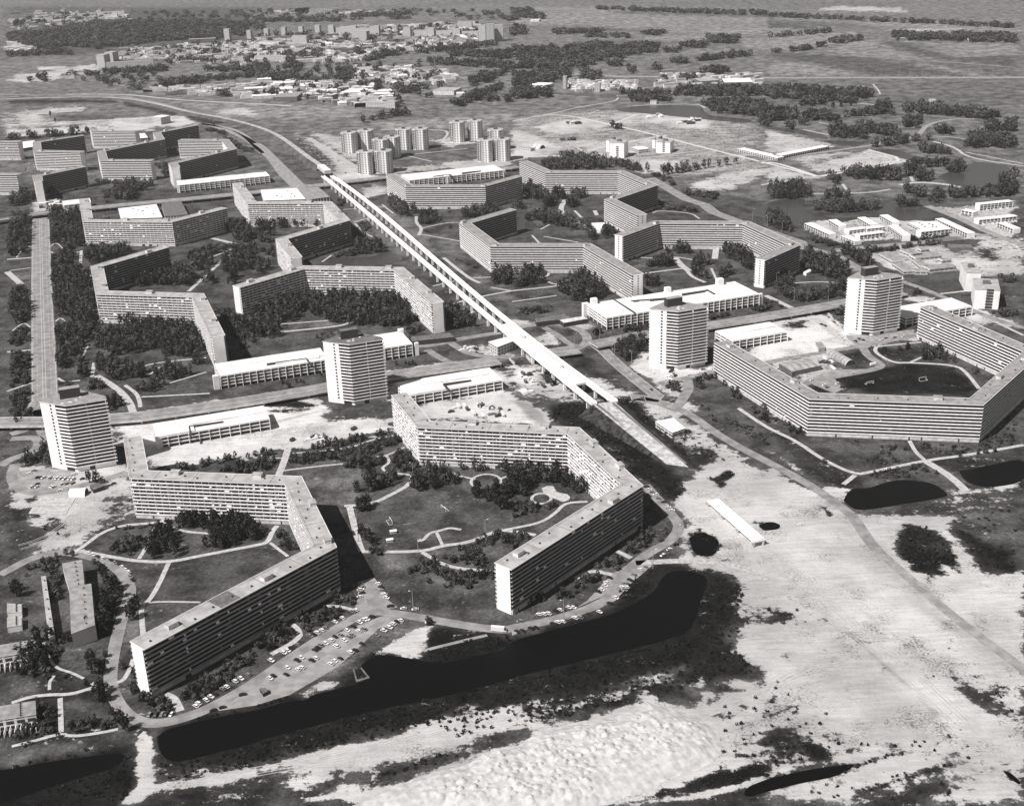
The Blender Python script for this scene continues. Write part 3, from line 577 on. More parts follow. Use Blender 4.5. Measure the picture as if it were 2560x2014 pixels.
for ln in WATER.split('\n'):
    m_, nm, s_ = ln.split('|'); mb = MB(); pl = smooth(np.vstack([P(s_), P(s_)[:1]]), 1 if nm == 'canal' else 2)[:-1]
    mb.poly([(x, y, wz[nm]) for x, y in pl]); struct(nm+'_water', mb, m_)
# ---------------------------------------------------------------- roads, paths, tracks
ROADS = """asphalt 23 0 .12|E 345,155 352,700 372,1400 380,1696 I 330,60
asphalt 9 1 .13|I 90,290 200,260 290,200 330,100 340,20
asphalt 10 2 .13|I 330,80 340,200 370,280 430,330
asphalt 9 2 .13|I 0,560 90,500 250,450 330,400 330,320 200,320 90,330
asphalt 8 2 .12|I 130,540 90,640 130,740 260,790 420,780 720,720 1000,640 1080,610
asphalt 7.5 2 .12|I 0,1480 95,1430 250,1345 440,1295 640,1295 900,1365 1040,1465 1110,1590 1090,1696 M 1060,60 1000,280 950,500 930,700 980,850 1080,980 1250,1050 1450,1030 1700,950 1900,850 2171,690 N 500,345 800,170 900,120 1030,90 1300,130 1800,220 2100,255 O 0,235 300,180 600,90 800,10 K 900,1540 1000,1420 1150,1300 1320,1210 1400,1130 1420,1050 1350,970 1230,830 1130,720
asphalt 8 2 .15|N 1040,100 990,0 J 980,1600 960,1540
asphalt 12 1 .12|G 640,1200 740,1240 900,1400 1100,1560 1270,1696 K 1000,-30 1280,30 1420,90
asphalt 8 2 .13|K 1260,20 1500,110 1700,260 1900,385 2171,525 L 200,630 420,760 700,960 790,1090 860,1200 980,1330
asphl 7 2 .11|L 960,1300 1400,1690 P 1700,240 2097,530 2300,700
asphalt 9 2 .14|K 1400,60 1480,-60 G 1500,1590 1480,1500 1250,1560
asphalt 7 2 .13|G 1440,1520 1700,1455 H 0,1375 400,1300 800,1240 1240,1150 1300,1120
asphalt 8 2 .14|H 800,1240 850,1330 980,1400 900,1440 500,1510 300,1560
asphl 14 0 .12|r 1250,190 1500,215 1900,340 2171,470 u 620,-260 800,-20 940,120 1060,230
asphl 12 2 .13|B 0,1215 60,1250 250,1440 400,1590
asphl 12 2 .12|A 1700,1050 1950,1085 2080,1150 2171,1240 B 60,1300
asphalt 16 0 .12|C 1170,1510 1300,1585 1480,1690 v 2171,572 x 300,75 700,225 1700,560 H 290,400 560,470 780,600
asphalt 12 2 .14|H 560,430 800,400 1450,350 1700,300 1880,300
asphl 12 1 .11|H 1350,50 1640,160 1900,290 2300,430
asphalt 8 2 .12|H 1140,690 1440,800 1900,1010 2200,1090
bright 6 2 .12|C 0,1030 370,955 850,1060 1200,1140 1650,1260 2171,1385 D 420,1500
asphl 9 2 .13|D -100,1380 0,1355 850,1240 1200,1175 1290,1140 1340,1060 1530,1010 1750,1010
asphl 12 1 .13|C 1220,1480 1400,1450 1950,1370
asphl 24 0 .12|C 400,618 900,650 1600,652 D 0,662 2200,658
asphalt 9 2 .13|G 0,1090 230,1050 450,1055 600,1110 650,1180 600,1240 520,1270
asphalt 7 2 .14|G 270,1080 400,1150 480,1220 560,1240
asphalt 9 2 .13|F 1240,1240 1500,1235 1700,1180 2171,1110
asphalt 8 2 .14|F 1450,1270 1560,1340 1660,1385
asphalt 8 2 .14|F 1650,1210 1790,1300 1950,1330 2171,1330
bright 6 2 .11|A 560,800 1100,800 1500,850 2171,880 B 300,900
bright 7 2 .11|A 60,1060 700,1030 1290,1000 1500,985
bright 6 2 .12|C 1310,1150 1000,1200 640,1280
bright 5 2 .12|C 1170,975 1080,960 850,1055
bright 6 2 .12|D 0,1340 130,1310 560,1240
bright 6 2 .12|D 400,1500 1230,1370 850,1270
asphl 8 2 .11|A 0,800 165,805 560,810 1000,812 1300,860 1600,945
asphl 2.6 2 .1|N 1420,430 1480,410 1960,295
earth 6 2 .12|K 1050,1380 1450,1360 1700,1370 2000,1430 2171,1520
bright 7 2 .1|D -60,1385 60,1375 430,1500
bright 7 2 .1|C 0,1340 300,1320 500,1330
earth 10 2 .12|B 450,1170 640,1290 900,1450"""
def road(ln, nm, lines=True):
    h, s_ = ln.split('|'); mt, w, sm, z = h.split(); w = float(w); z = float(z)
    L = P(s_); mb = MB(); ribbon(mb, L, w, z, 0, int(sm))
    if lines and mt == 'asphalt' and w >= 11:
        Lm = smooth(L, int(sm)) if len(L) > 2 and int(sm) else L
        for off in ([-w/2+.35, w/2-.35] if w < 20 else [-w/2+1.2, w/2-1.2, -1.3, 1.3]):
            Lo = offset(Lm, off); A, B = offset(Lo, -.13), offset(Lo, .13)
            for i in range(len(A)-1): mb.quad((*A[i], z+.02), (*A[i+1], z+.02), (*B[i+1], z+.02), (*B[i], z+.02), 1)
        if w >= 11:
            Q = resample(Lm, 6)
            for off in ((0,) if w < 20 else (-6, 6, -9, 9)):
                Lo = offset(Q, off); A, B = offset(Lo, -.1), offset(Lo, .1)
                for i in range(0, len(A)-1, 2): mb.quad((*A[i], z+.02), (*A[i+1], z+.02), (*B[i+1], z+.02), (*B[i], z+.02), 1)
    return struct(nm, mb, [mt, 'line'])
ROADPTS = []
for ln in ROADS.split('\n'):
    h_, q_ = ln.split('|'); ROADPTS += [(x, y, float(h_.split()[1])*.5) for x, y in resample(smooth(P(q_), 2) if len(P(q_)) > 2 else P(q_), 2.5)]
for ln in ROADS.split('\n'): road(ln, 'track' if ln.startswith('earth') else 'road')
PATHS = """3.5|I 640,1290 930,1070 1340,1040 1390,1012
3|I 1180,1345 1250,1230 1300,1110 1350,1030
3|I 1370,1015 1500,1110 1820,1135
4|I 680,1280 950,1330 1150,1365 1430,1375 1700,1320 2171,1230 J 100,1210 140,1110 180,1065
2.5|J 120,1210 270,1325
3.5|I 1430,1380 1350,1560 1270,1696 M 1200,50 1200,120 1215,300
2|M 1200,30 1350,10 1700,18
2|J -250,470 0,490 220,492
6|J 275,400 240,520 190,640
2.5|J 220,600 500,565 740,540
2.5|J 310,452 790,412 1000,330 1210,295
2|J 1000,482 1110,472 1260,400
2.5|J 1105,470 1140,530 1060,575 1110,612 1340,640
4|J 1330,640 1300,720 1150,800 980,885 750,897
5|J 790,895 830,1050 870,1210 900,1285
4|J 900,1285 1400,1288 1600,1230 1800,1212 2050,1102 2171,1110 K 200,1145
3.5|J 1410,1290 1620,1420 2020,1452
2.5|J 1620,590 1700,640 1860,672
2.5|J 2040,690 2100,655 2171,640
3|K -60,1100 0,1090 250,1040 380,950 430,890 500,868 640,862
4|L -250,70 0,240 230,340 470,510 740,632 860,612 1340,510 1700,465 2171,380
3.5|L 1200,345 1250,440 1330,510
7|L 1330,515 1540,640 1680,770
4|L 640,715 740,635
5|E 1600,775 1900,500 2050,380
7|E 1800,325 2050,385
3|E 1620,530 1780,495 2050,380
3|E 650,550 700,580 770,650
4|E 690,430 680,560
3|E 430,440 470,460 690,440
7|E 820,1490 1000,1600 1100,1710 I 1130,110
4|E 1060,1570 1160,1640 1185,1710 I 1190,60
2.5|E 690,1345 750,1230
4|E 780,1500 800,1380
3|E 1180,1420 1310,1382 1750,1338
2.5|E 1440,1552 1750,1460
2.5|E 1270,1480 1380,1400 1440,1390
4|E 60,1290 270,1272
5|E 60,505 270,490
8|E 60,610 180,715
3|E 80,600 260,575
3|E 60,1622 270,1550
3|E 490,1510 540,1542 680,1530
3|E 1200,1670 1780,1640
2|E 140,490 210,385 270,400
2|E 420,400 480,355 545,430
2|E 105,1110 200,1035 260,1080
2|E 470,1030 520,990 610,1090
3|F 190,1055 640,1020
4.5|F 200,1120 700,1072 800,1040
3|F 830,192 950,155 1050,130
3|F 1070,40 1165,115
5|F 1360,140 1360,200 1410,240 1380,300
3|F 1410,240 1600,195 1720,190
3|F 1390,290 1730,350
3|F 740,82 1090,60
4|F 1630,892 1850,830 2171,770
3|F 1500,730 1720,680
3|F 840,200 900,272 1000,320
3|F 560,525 640,470
3|F 1990,740 2171,772
3|F 1840,660 2000,655
5|F 1590,490 1800,660 1900,705
3|F 1780,975 1880,935
4|G -60,780 0,770 300,740 520,710
3|G 0,862 300,822 380,810
3|G 300,690 370,722 500,668
3|G 370,720 480,745
3|G 0,655 260,660 310,640 310,615
8|G 450,0 410,70 430,120 560,190 730,290
4|G 530,90 590,150
6|G 700,90 720,130
3|G 1090,488 1250,498 1390,480 1590,520
9|G 1380,490 1440,560 1500,600
4|G 1450,580 1130,622
5|G 1480,590 1520,650 1640,700
3|G 1690,580 1740,690
8|G 1730,415 1720,500
3|G 170,300 230,365
3|G 270,310 560,360
3|G 320,208 240,250
3|G 1190,110 1250,90 1520,110 1590,160
4|H 920,1240 900,1290 1060,1382 1200,1378 1600,1400 1690,1470 1790,1600
3|H 920,1245 1100,1225 1300,1205
3|H 1200,1380 1400,1290
4|H 1460,797 1690,770
3|H 210,705 450,690 700,712
4|H 1930,1035 2171,1150
7|H -20,810 200,915
3|H 510,960 550,1010
10|H 400,1000 700,1230
2|M 370,360 400,470 480,580 600,610 710,665
2|M 420,760 420,690 460,640
3|M 100,870 250,820 420,800 600,800 760,750 830,730 780,700
3|M 510,830 515,950 520,1120
2.5|M 100,1240 300,1190 520,1130 600,1155 760,1140 1000,1095
3|M 990,700 1050,680 1110,570 1130,500
5|M 1400,800 1480,830 1530,940
4|N 300,200 370,260 370,330 130,460
3|N 580,50 700,50 850,90
4|K 540,1510 670,1440 850,1480
4|K 890,1280 1010,1340
5|D 370,1642 850,1638 1040,1605
10|D 1120,1570 1240,1545 1500,1560 1750,1615
5|D 1230,1540 1210,1500
6|D 1400,1200 1590,1250 1690,1340 2171,1410
4|D 1670,1290 2171,1390
4|D 1400,1155 1600,1165 1860,1222
5|D 300,1100 510,1145
6|D -60,1570 0,1560 350,1500 500,1495
7|D 540,1465 900,1390 1230,1368
5|D 630,1560 690,1640
6|D 760,875 1050,905
4|D 430,1040 770,1105
5|C 380,955 560,910 880,860 900,830
4|C 640,972 740,935
4|C 650,1290 640,1262 1060,1210 1050,1250
5|C 990,1352 1250,1330 1700,1260
5|C 550,1250 680,1330 990,1350
5|C 1030,900 1300,885 1590,885 1640,920
6|C 0,1030 200,990 380,955
4|C 230,1165 400,1130
5|B 1060,1100 1580,1100 1640,1130 1570,1200 1640,1230
4|B 1270,1320 1490,1370
4|B 1340,1310 1800,1260
4|C 1280,597 1420,590 1520,578
4|D 890,715 940,770 950,800
4|D 480,460 1080,500 1700,540 2100,575"""
mbp = MB(); PATHPTS = []
for k_, ln in enumerate(PATHS.split('\n')):
    w, s_ = ln.split('|'); ribbon(mbp, P(s_), float(w)*.9, .16+.004*(k_ % 20), 0, 2); PATHPTS += [(x, y, float(w)*.5) for x, y in resample(smooth(P(s_), 2) if len(P(s_)) > 2 else P(s_), 1.5)]
struct('footpaths', mbp, 'pave')
mbb = MB()
for s_, w in (('J 1370,1195 1420,1190 1470,1125 1560,1110 1640,1082 1740,1100', 2.6), ('J 1530,1120 1580,1225', 2.2)): ribbon(mbb, P(s_), w, .26)
for t_, (ex, ey) in (('J 1950,690', (24, 26)), ('K 250,835', (16, 18))):
    c = P(t_)[0]; ring = [(c[0]+ex*.5*math.cos(a), c[1]+ey*.5*math.sin(a)) for a in np.linspace(0, 2*math.pi, 33)]
    A, B = offset(ring, 0), offset(ring, 2.2)
    for i in range(32): mbb.quad((*A[i], .27), (*A[i+1], .27), (*B[i+1], .27), (*B[i], .27))
for s_ in ('K 250,750 300,728 350,732 380,780 470,800 495,825 480,850 430,865 340,830 270,790', 'I 280,900 350,815 640,832 600,905', 'I 240,965 280,905 590,905 560,975'):
    mbb.poly([(x, y, .25) for x, y in P(s_)])
struct('shell_paths', mbb, 'pave')
rw = random.Random(21); mbt = MB()
for s_, n_, wd in (('K 1750,900 L 100,1250 500,1600 P 700,100 1300,560 1900,1100', 4, 46), ('M 1230,1580 1600,1545 2171,1450 N 700,1330 1300,1190 2171,990', 4, 7), ('O 1650,980 1900,880 2171,790 P 300,600 700,560', 5, 12), ('w 520,640 1000,600 1500,470 1700,420', 6, 14), ('I 130,1260 500,1150 800,850 1050,620', 6, 10)):
    L0 = P(s_)
    for k in range(n_):
        L = smooth(resample(L0+np.array([rw.uniform(-wd, wd)*.6, rw.uniform(-wd, wd)*.3]), 40), 1); L = L+np.cumsum(np.array([[rw.gauss(0, .5), rw.gauss(0, .3)] for _ in L]), 0)*.5; i0 = rw.randrange(0, max(1, len(L)//2)); L = L[i0:i0+rw.randrange(6, 30)]
        if len(L) > 3:
            for o_ in (-.9, .9): ribbon(mbt, offset(L, o_), .45, .012+.002*k, 0, 1)
struct('wheel_tracks', mbt, 'trk')
mba = MB()
for s_, z in (('I 150,600 430,580 640,600 640,700 420,765 260,770 140,700', .09), ('M 1700,960 1850,870 2171,700 N 0,660 560,330 1050,140 1120,125 1260,170 1240,195 1040,240 700,560 290,800 0,890 M 2171,890 1900,930', .09),
              ('K 1110,720 1220,800 1390,940 1300,960 1140,780', .09), ('K 640,1696 840,1480 1000,1380 1100,1360 1190,1400 1000,1560 880,1696 O 600,120 830,0 560,60 0,300 0,250 200,190 500,100', .08),
              ('H 300,1530 560,1440 900,1430 560,1510 640,1600 560,1640', .09), ('J 870,1540 1000,1500 1100,1640 1120,1696 N 1200,60 900,110 830,90 J 860,1696', .08), ('H 1130,1110 1240,1100 1240,1170 700,1240 660,1150', .10), ('L 1700,480 1701,481 1702,480', .05)):
    mba.poly([(x, y, z) for x, y in P(s_)])
struct('car_park', mba, 'asphl')
# ---------------------------------------------------------------- long bent gallery flats
WID = 13.5
def along(L, t_):
    L = np.array(L); d = np.linalg.norm(np.diff(L, axis=0), axis=1); s_ = t_*d.sum()
    for i, q in enumerate(d):
        if s_ <= q or i == len(d)-1: return L[i]+(L[i+1]-L[i])*s_/q, math.degrees(math.atan2(*(L[i+1]-L[i])[::-1]))
        s_ -= q
def flat(label, chain, clutter=.18, lifts=None, group='long bent apartment blocks', roofm='roof', H=31.0, patch=None, closed=(1, 1), vents=0, ends_win=False):
    L = P(chain, H) if isinstance(chain, str) else np.array(chain)
    mid = L.mean(0); root = empty('apartment_block', mid[0], mid[1], 0, label, 'apartment building', group); lc = Local(root)
    o = lambda d: offset(L, d)
    a, b = o(1.5), o(WID-1.5)
    mb = MB(); mb.strip(a, b, 3.0, 30.6); lc.part('wall', mb, 'wallg')
    mb = MB(); mb.strip(o(.35), o(WID-.35), 0, 2.85)
    for side, d0 in ((0, .345), (1, WID-.345)):
        Q = resample(o(d0), 9)
        for i in range(0, len(Q)-1):
            if random.random() < .3:
                p, q = Q[i], Q[i+1]; m_ = p*.6+q*.4; dl = 1.2 if random.random() < .7 else 4; t = (q-p)/np.linalg.norm(q-p); n = np.array([-t[1], t[0]])*(-.01 if side == 0 else .01)
                x0, x1 = m_-t*dl/2+n, m_+t*dl/2+n; mb.quad((*x0, .05), (*x1, .05), (*x1, 2.3), (*x0, 2.3), 1)
    lc.part('ground_floor', mb, ['plinth', 'dark'])
    st = 2.75
    for side in (0, 1):
        o0, oi, ow = (o(0), o(.13), o(1.5)) if side == 0 else (o(WID), o(WID-.13), o(WID-1.5))
        if side: o0, oi, ow = o0, oi, ow
        for k in range(10):
            z = 3.0+k*st; mb = MB()
            A, B = (o0, ow) if side == 0 else (ow, o0); mb.strip(A, B, z-.1, z+.08)
            A, B = (o0, oi) if side == 0 else (oi, o0); mb.strip(A, B, z-.12, z+1.08, 0)
            for i in range(len(L)-1):
                p, q = o0[i], o0[i+1]; r = ow[i]; d = np.linalg.norm(q-p); t = (q-p)/d; n = np.array([-t[1], t[0]])*(1 if side == 0 else -1); u = 0.4
                while u < d-1:
                    if side == 0 and clutter > .1:
                        c = p+t*u+n*.9; mb.box(c, math.degrees(math.atan2(t[1], t[0])), .16, 1.0, z+.09, z+2.6, 0)
                    if random.random() < clutter:
                        wd = random.choice((1.2, 2.2, 3.4)); h0 = random.choice((1.1, 1.1, 1.5)); mi = 1 if random.random() < .38 else 2
                        if u+wd+1 < d:
                            x0, x1 = p+t*(u+.6), p+t*(u+.6+wd)
                            mb.quad((*x0, z+h0), (*x1, z+h0), (*(x1+n*.6), z+2.45), (*(x0+n*.6), z+2.45), mi)
                    if side == 0 and random.random() < clutter*.8:
                        c = p+t*(u+2.5)+n*.9; mb.box(c, random.uniform(0, 90), random.uniform(.5, 1.6), .5, z+.09, z+random.uniform(1.0, 1.9), 1 if random.random() < .4 else 2)
                    u += 7.4 if clutter < .1 or side else 5.2
            lc.part('balcony' if side == 0 else 'gallery', mb, ['parapet' if side == 0 or 'right edge' in label else 'gpar_shade', 'awn', 'awd'])  # gallery side gets a darker parapet copy: its shade is put into the colour
            mb = MB(); ins, out = (o(1.5), o(1.44)) if side == 0 else (o(WID-1.44), o(WID-1.5))
            if side == 0: mb.strip(o(1.44), o(1.6), z+.35, z+2.35)
            else: mb.strip(o(WID-1.6), o(WID-1.44), z+.35, z+2.35)
            lc.part('window_band', mb, 'glass')
    mb = MB(); mb.strip(o(-.05), o(WID+.05), 30.6, 31.0, 1, 0)
    mb.strip(o(-.06), o(.3), 31.0, 31.28, 1); mb.strip(o(WID-.3), o(WID+.06), 31.0, 31.28, 1)
    for e in (0, -1):
        p, q = o(.3)[e], o(WID-.3)[e]; i = 0 if e == 0 else len(L)-2; t = (L[i+1]-L[i]); t /= np.linalg.norm(t); s_ = .3 if e == 0 else -.3
        mb.prism([p, q, q+t*s_, p+t*s_], 31.0, 31.27, 1)
    lc.part('roof', mb, [roofm, 'rim'])
    tot = np.linalg.norm(np.diff(L, axis=0), axis=1).sum()
    mb = MB(); nj = int(tot/27)
    for k in range(1, nj):
        p, an = along(o(WID/2), k/nj); mb.box(p, an+90, WID-.7, .35, 31.0, 31.07)
    q = resample(o(1.6), 30); mb.strip(q, q+(offset(q, .18)-q), 31.0, 31.05)
    lc.part('roof_joint', mb, 'joint')
    if patch: 
        p, an = along(o(WID/2), patch[0]); mb = MB(); mb.box(p, an, patch[1], WID-1, 31.0, 31.06); lc.part('roof_patch', mb, 'roofd')
    for t_, u in (lifts if lifts is not None else [(k/6+.06, .7) for k in range(0, 6)]):
        p, an = along(o(WID*u), t_); mb = MB(); mb.box(p, an, 6.5, 4.2, 31.0, 33.6, 0, 1); mb.box(p, an, 6.9, 4.6, 33.6, 33.8, 1)
        lc.part('lift_housing', mb, ['plinth', roofm])
    for k in range(vents):
        p, an = along(o(WID*random.uniform(.25, .8)), (k+.5)/vents); mb = MB(); mb.box(p, an, .9, .9, 31.0, 31.9); lc.part('vent', mb, 'dark')
    for e in (0, -1):
        i = 0 if e == 0 else len(L)-2; t = (L[i+1]-L[i]); t = t/np.linalg.norm(t)*(-1 if e == 0 else 1)
        p, q = o(1.45)[e], o(WID-1.45)[e]; mb = MB(); mb.prism([p-t*.3, q-t*.3, q+t*.25, p+t*.25], 0, 30.95)
        if ends_win:
            for k in range(10):
                z = 4+k*2.75; m_ = p*.5+q*.5; n = np.array([-t[1], t[0]]); x0, x1 = m_-n*.8+t*.256, m_+n*.8+t*.256
                mb.quad((*x0, z), (*x1, z), (*x1, z+1.3), (*x0, z+1.3), 1)
        lc.part('end_wall', mb, ['white', 'glass'])
    return root, L
U7, U1, U5 = [np.array([math.cos(R(a)), math.sin(R(a))]) for a in (-69.8, -9.8, 50.2)]
def ext(chain, H=31.0): return P(chain, H)
flat('bent apartment block in the left foreground, white end wall by the ring road bend', 'Z 308,1096 323,1196 711,1211 781.5,1364 324,1603', .32, [(.36, .75), (.22, .7), (.53, .85), (.66, .7), (.79, .6), (.945, .45)], patch=(.86, 14), vents=30)
flat('horseshoe apartment block in the centre foreground around the big lawn, above the canal', 'Z 977.5,988 1042.4,1069 1417,1085.5 1550,1211 1235.5,1407', .32, [(.24, .75), (.37, .8), (.50, .8), (.60, .85), (.745, .8), (.96, .4)], vents=30)
c4 = P('Z 2328.3,762.4 2538.2,853.8', 31.0); p2 = P('Z 2459.5,1013', 31.0)[0]; A_ = np.array([U5, U7]).T   # the far corner lies outside the frame
s_ = np.linalg.solve(np.array([U5, U7]).T, c4[0]-p2); c3 = p2+U5*s_[0]
flat('large horseshoe apartment block at the right edge around a dark playing field', np.vstack([P('Z 1784.7,856.7 2023,998 2459.5,1013', 31.0), c3, c3-U7*(s_[1] if s_[1] > 0 else -s_[1])]) if False else np.vstack([P('Z 1784.7,856.7 2023,998', 31.0), p2, c3, c4[0]]), .05,
     [(.03, .5), (.21, .7), (.44, .65), (.60, .7), (.70, .5), (.86, .7), (.98, .5)], roofm='roofn', vents=24)
flat('apartment block between the straight road and the long white garage, left of the viaduct', 's 1035,592 428,765 470,1005 E 1625,825 1785,1165', .24)
flat('apartment block beside the straight multi-lane road with a white shopping roof behind it', 's 330,200 360,390 1120,395 1590,275', .24)
flat('zigzag apartment block beside the far end of the viaduct', 'u 110,100 318,380 1340,380 1555,600 695,855 905,1120', .24)
flat('apartment block behind a dense grove, its end wall beside the bus station', 's 1695,950 u 1095,1265 F 1165,600 1485,880', .26)
flat('three-winged apartment block wrapped around the far parking garage right of the viaduct', 't 565,660 782,805 1690,800 2110,685', .04, [(.33, .3), (.72, .3)], roofm='roofn')
flat('zigzag apartment block of five wings, farthest back right of the viaduct', 'v 165,105 445,225 1235,225 1550,360 1085,515 1450,690', .04, [(.19, .3), (.40, .3), (.58, .3), (.78, .3)], roofm='roofn', ends_win=True)
flat('apartment block right of the viaduct, one wing ending above the white garage roof', 'Z 1273,521 F 1720,195 1985,395 G 600,395 1020,640', .05, [(.2, .3), (.47, .3), (.71, .3)], roofm='roofn', ends_win=True)
flat('horseshoe apartment block opening toward the long white parking garage on the right', 'G 945,310 1252,200 x 765,265 1490,600 965,830', .04, [(.2, .3), (.5, .3), (.8, .3)], roofm='roofn', ends_win=True)
g2 = 'apartment blocks in the far left cluster'
p = P('q 150,1070', 31.0)[0]; flat('left-edge apartment slab in the far cluster, lower of the two cut by the frame', [p-U1*70, p], .05, [(.4, .3)], g2, 'roofn')
p = P('q 165,515', 31.0)[0]; flat('left-edge apartment slab in the far cluster, upper of the two cut by the frame', [p-U1*70, p], .05, [(.4, .3)], g2, 'roofn')
flat('far left apartment block with a bright blind end wall beside the small garage', 'q 1240,915 415,1085 430,1185', .03, [(.5, .4)], g2, 'roofn')
flat('hooked apartment block in the far left cluster above crowded parked cars', 'q 1240,388 415,510 425,672 1225,690', .03, [(.2, .4), (.7, .4)], g2, 'roofn')
flat('short striped apartment slab farthest back in the far left cluster', 'q 1380,270 1405,330 r 250,335', .03, [(.1, .4), (.6, .4)], g2, 'roofn')
flat('long zigzag apartment block in the middle of the far left cluster', 'r 1250,215 555,352 620,465 q 1510,665 1550,835 r 515,835', .03, [(.15, .4), (.42, .4), (.6, .4), (.85, .4)], g2, 'roofn')
flat('hooked apartment block right behind the garage in the far left cluster', 'r 980,485 1720,490 1830,630 815,870 870,950', .03, [(.2, .4), (.6, .4)], g2, 'roofn')
# ---------------------------------------------------------------- point towers
def tower(label, A, roofm='roofn', H=54.6):
    A = np.array(A); e = lambda a, L_: np.array([math.cos(R(a)), math.sin(R(a))])*L_
    B = A+e(-24, 11.5); Cc = B+e(-22, 13.5); D = Cc+e(20.2, 28.5); D2 = D+e(110.2, 6.5); T = A+e(52, 31); A2 = A+e(110.2, 2)
    root = empty('tower_block', A[0]+12, A[1]+8, 0, label, 'tower block', 'twenty-storey point towers along the middle road'); lc = Local(root)
    foot = [A, B, Cc, D, D2, T, A2]
    mb = MB(); mb.prism(foot, 0, H); lc.part('wall', mb, 'white')
    cen = np.mean(foot, 0)
    BB = B+(Cc-B)*.2
    face = [BB, Cc, D]; nst = 18; st = (H-3.8)/nst
    side = [A+e(200, 0), A2, T]
    for k in range(nst):
        z = 3.8+k*st
        mb = MB(); off = 1.5; f0 = offset(face, 0.02); f1 = offset(face, -off)
        f1 = [np.array(q) for q in f1]; f1 = np.array([f1[0], f1[1], D+e(20.2, 1.3)+e(-69.8, off)])
        mb.strip(f1, f0, z-.12, z+.1); mb.strip(f1, offset(f1, .14), z-.12, z+1.05)
        for t_ in (.0, .5): mb.box((D-Cc)*(t_+.5)+Cc+e(-69.8, .7), 110.2, 1.3, .2, z+.1, z+2.5)
        lc.part('balcony', mb, ['parapet', 'glass'])
        mb = MB(); w0 = offset([BB+e(-22, .3), Cc, D-e(20.2, .3)], -.03); w1 = offset([BB+e(-22, .3), Cc, D-e(20.2, .3)], .1)
        mb.strip(w0, w1, z+.5, z+2.35); lc.part('window_band', mb, 'glass')
        mb = MB(); tt = (T-A2)/np.linalg.norm(T-A2); n = np.array([-tt[1], tt[0]]); r0 = A2+tt*1; r1 = T-tt*1
        mb.prism([r0, r1, r1+n*1.4, r0+n*1.4], z-.12, z+1.0); lc.part('side_balcony', mb, 'parapet')
        mb = MB(); m_ = B+e(156, 2.2); n = e(-114, .15); mb.quad((*(m_+n), z+.8), (*(m_+e(-24, 1.6)+n), z+.6), (*(m_+e(-24, 1.6)+n), z+2.2), (*(m_+n), z+2.2)); lc.part('window', mb, 'glass')
    mb = MB(); g0 = Cc+e(20.2, 9)+e(-69.8, .02); g1 = Cc+e(20.2, 13)+e(-69.8, .02); mb.quad((*g0, 0), (*g1, 0), (*g1, 3.2), (*g0, 3.2))
    g0 = B+e(-22, 3.5)+e(-112, .02); g1 = B+e(-22, 11)+e(-112, .02); mb.quad((*g0, 0), (*g1, 0), (*g1, 3), (*g0, 3)); lc.part('entrance', mb, 'dark')
    mb = MB(); mb.prism([q+(q-cen)*.03 for q in foot], H, H+.5, 1, 0); lc.part('roof', mb, [roofm, 'parapet'])
    mb = MB(); c = (T+D)*.5*.55+cen*.45; c = cen+e(95, 5.5); mb.box(c, 20.2, 15, 6.5, H+.5, H+8.0, 0, 1); lc.part('penthouse', mb, ['dark', roofm])
    for k in range(9):
        mb = MB(); q = cen+e(random.uniform(0, 360), random.uniform(3, 10)); mb.box(q, 20, 1.6, 1.0, H+.5, H+1.0); lc.part('skylight', mb, 'white')
tower('white point tower at the left edge beside the parked cars', P('Z 131,1168')[0])
tower('dark-roofed point tower between the long white garage and the construction sand', P('F 622,1706')[0]-np.array([0, 1.0]), 'roofd')
tower('point tower right of the viaduct junction in front of the big white garage', P('G 1172,1415')[0])
tower('point tower at the right, standing between the middle road and the horseshoe block', P('H 655,1128')[0])
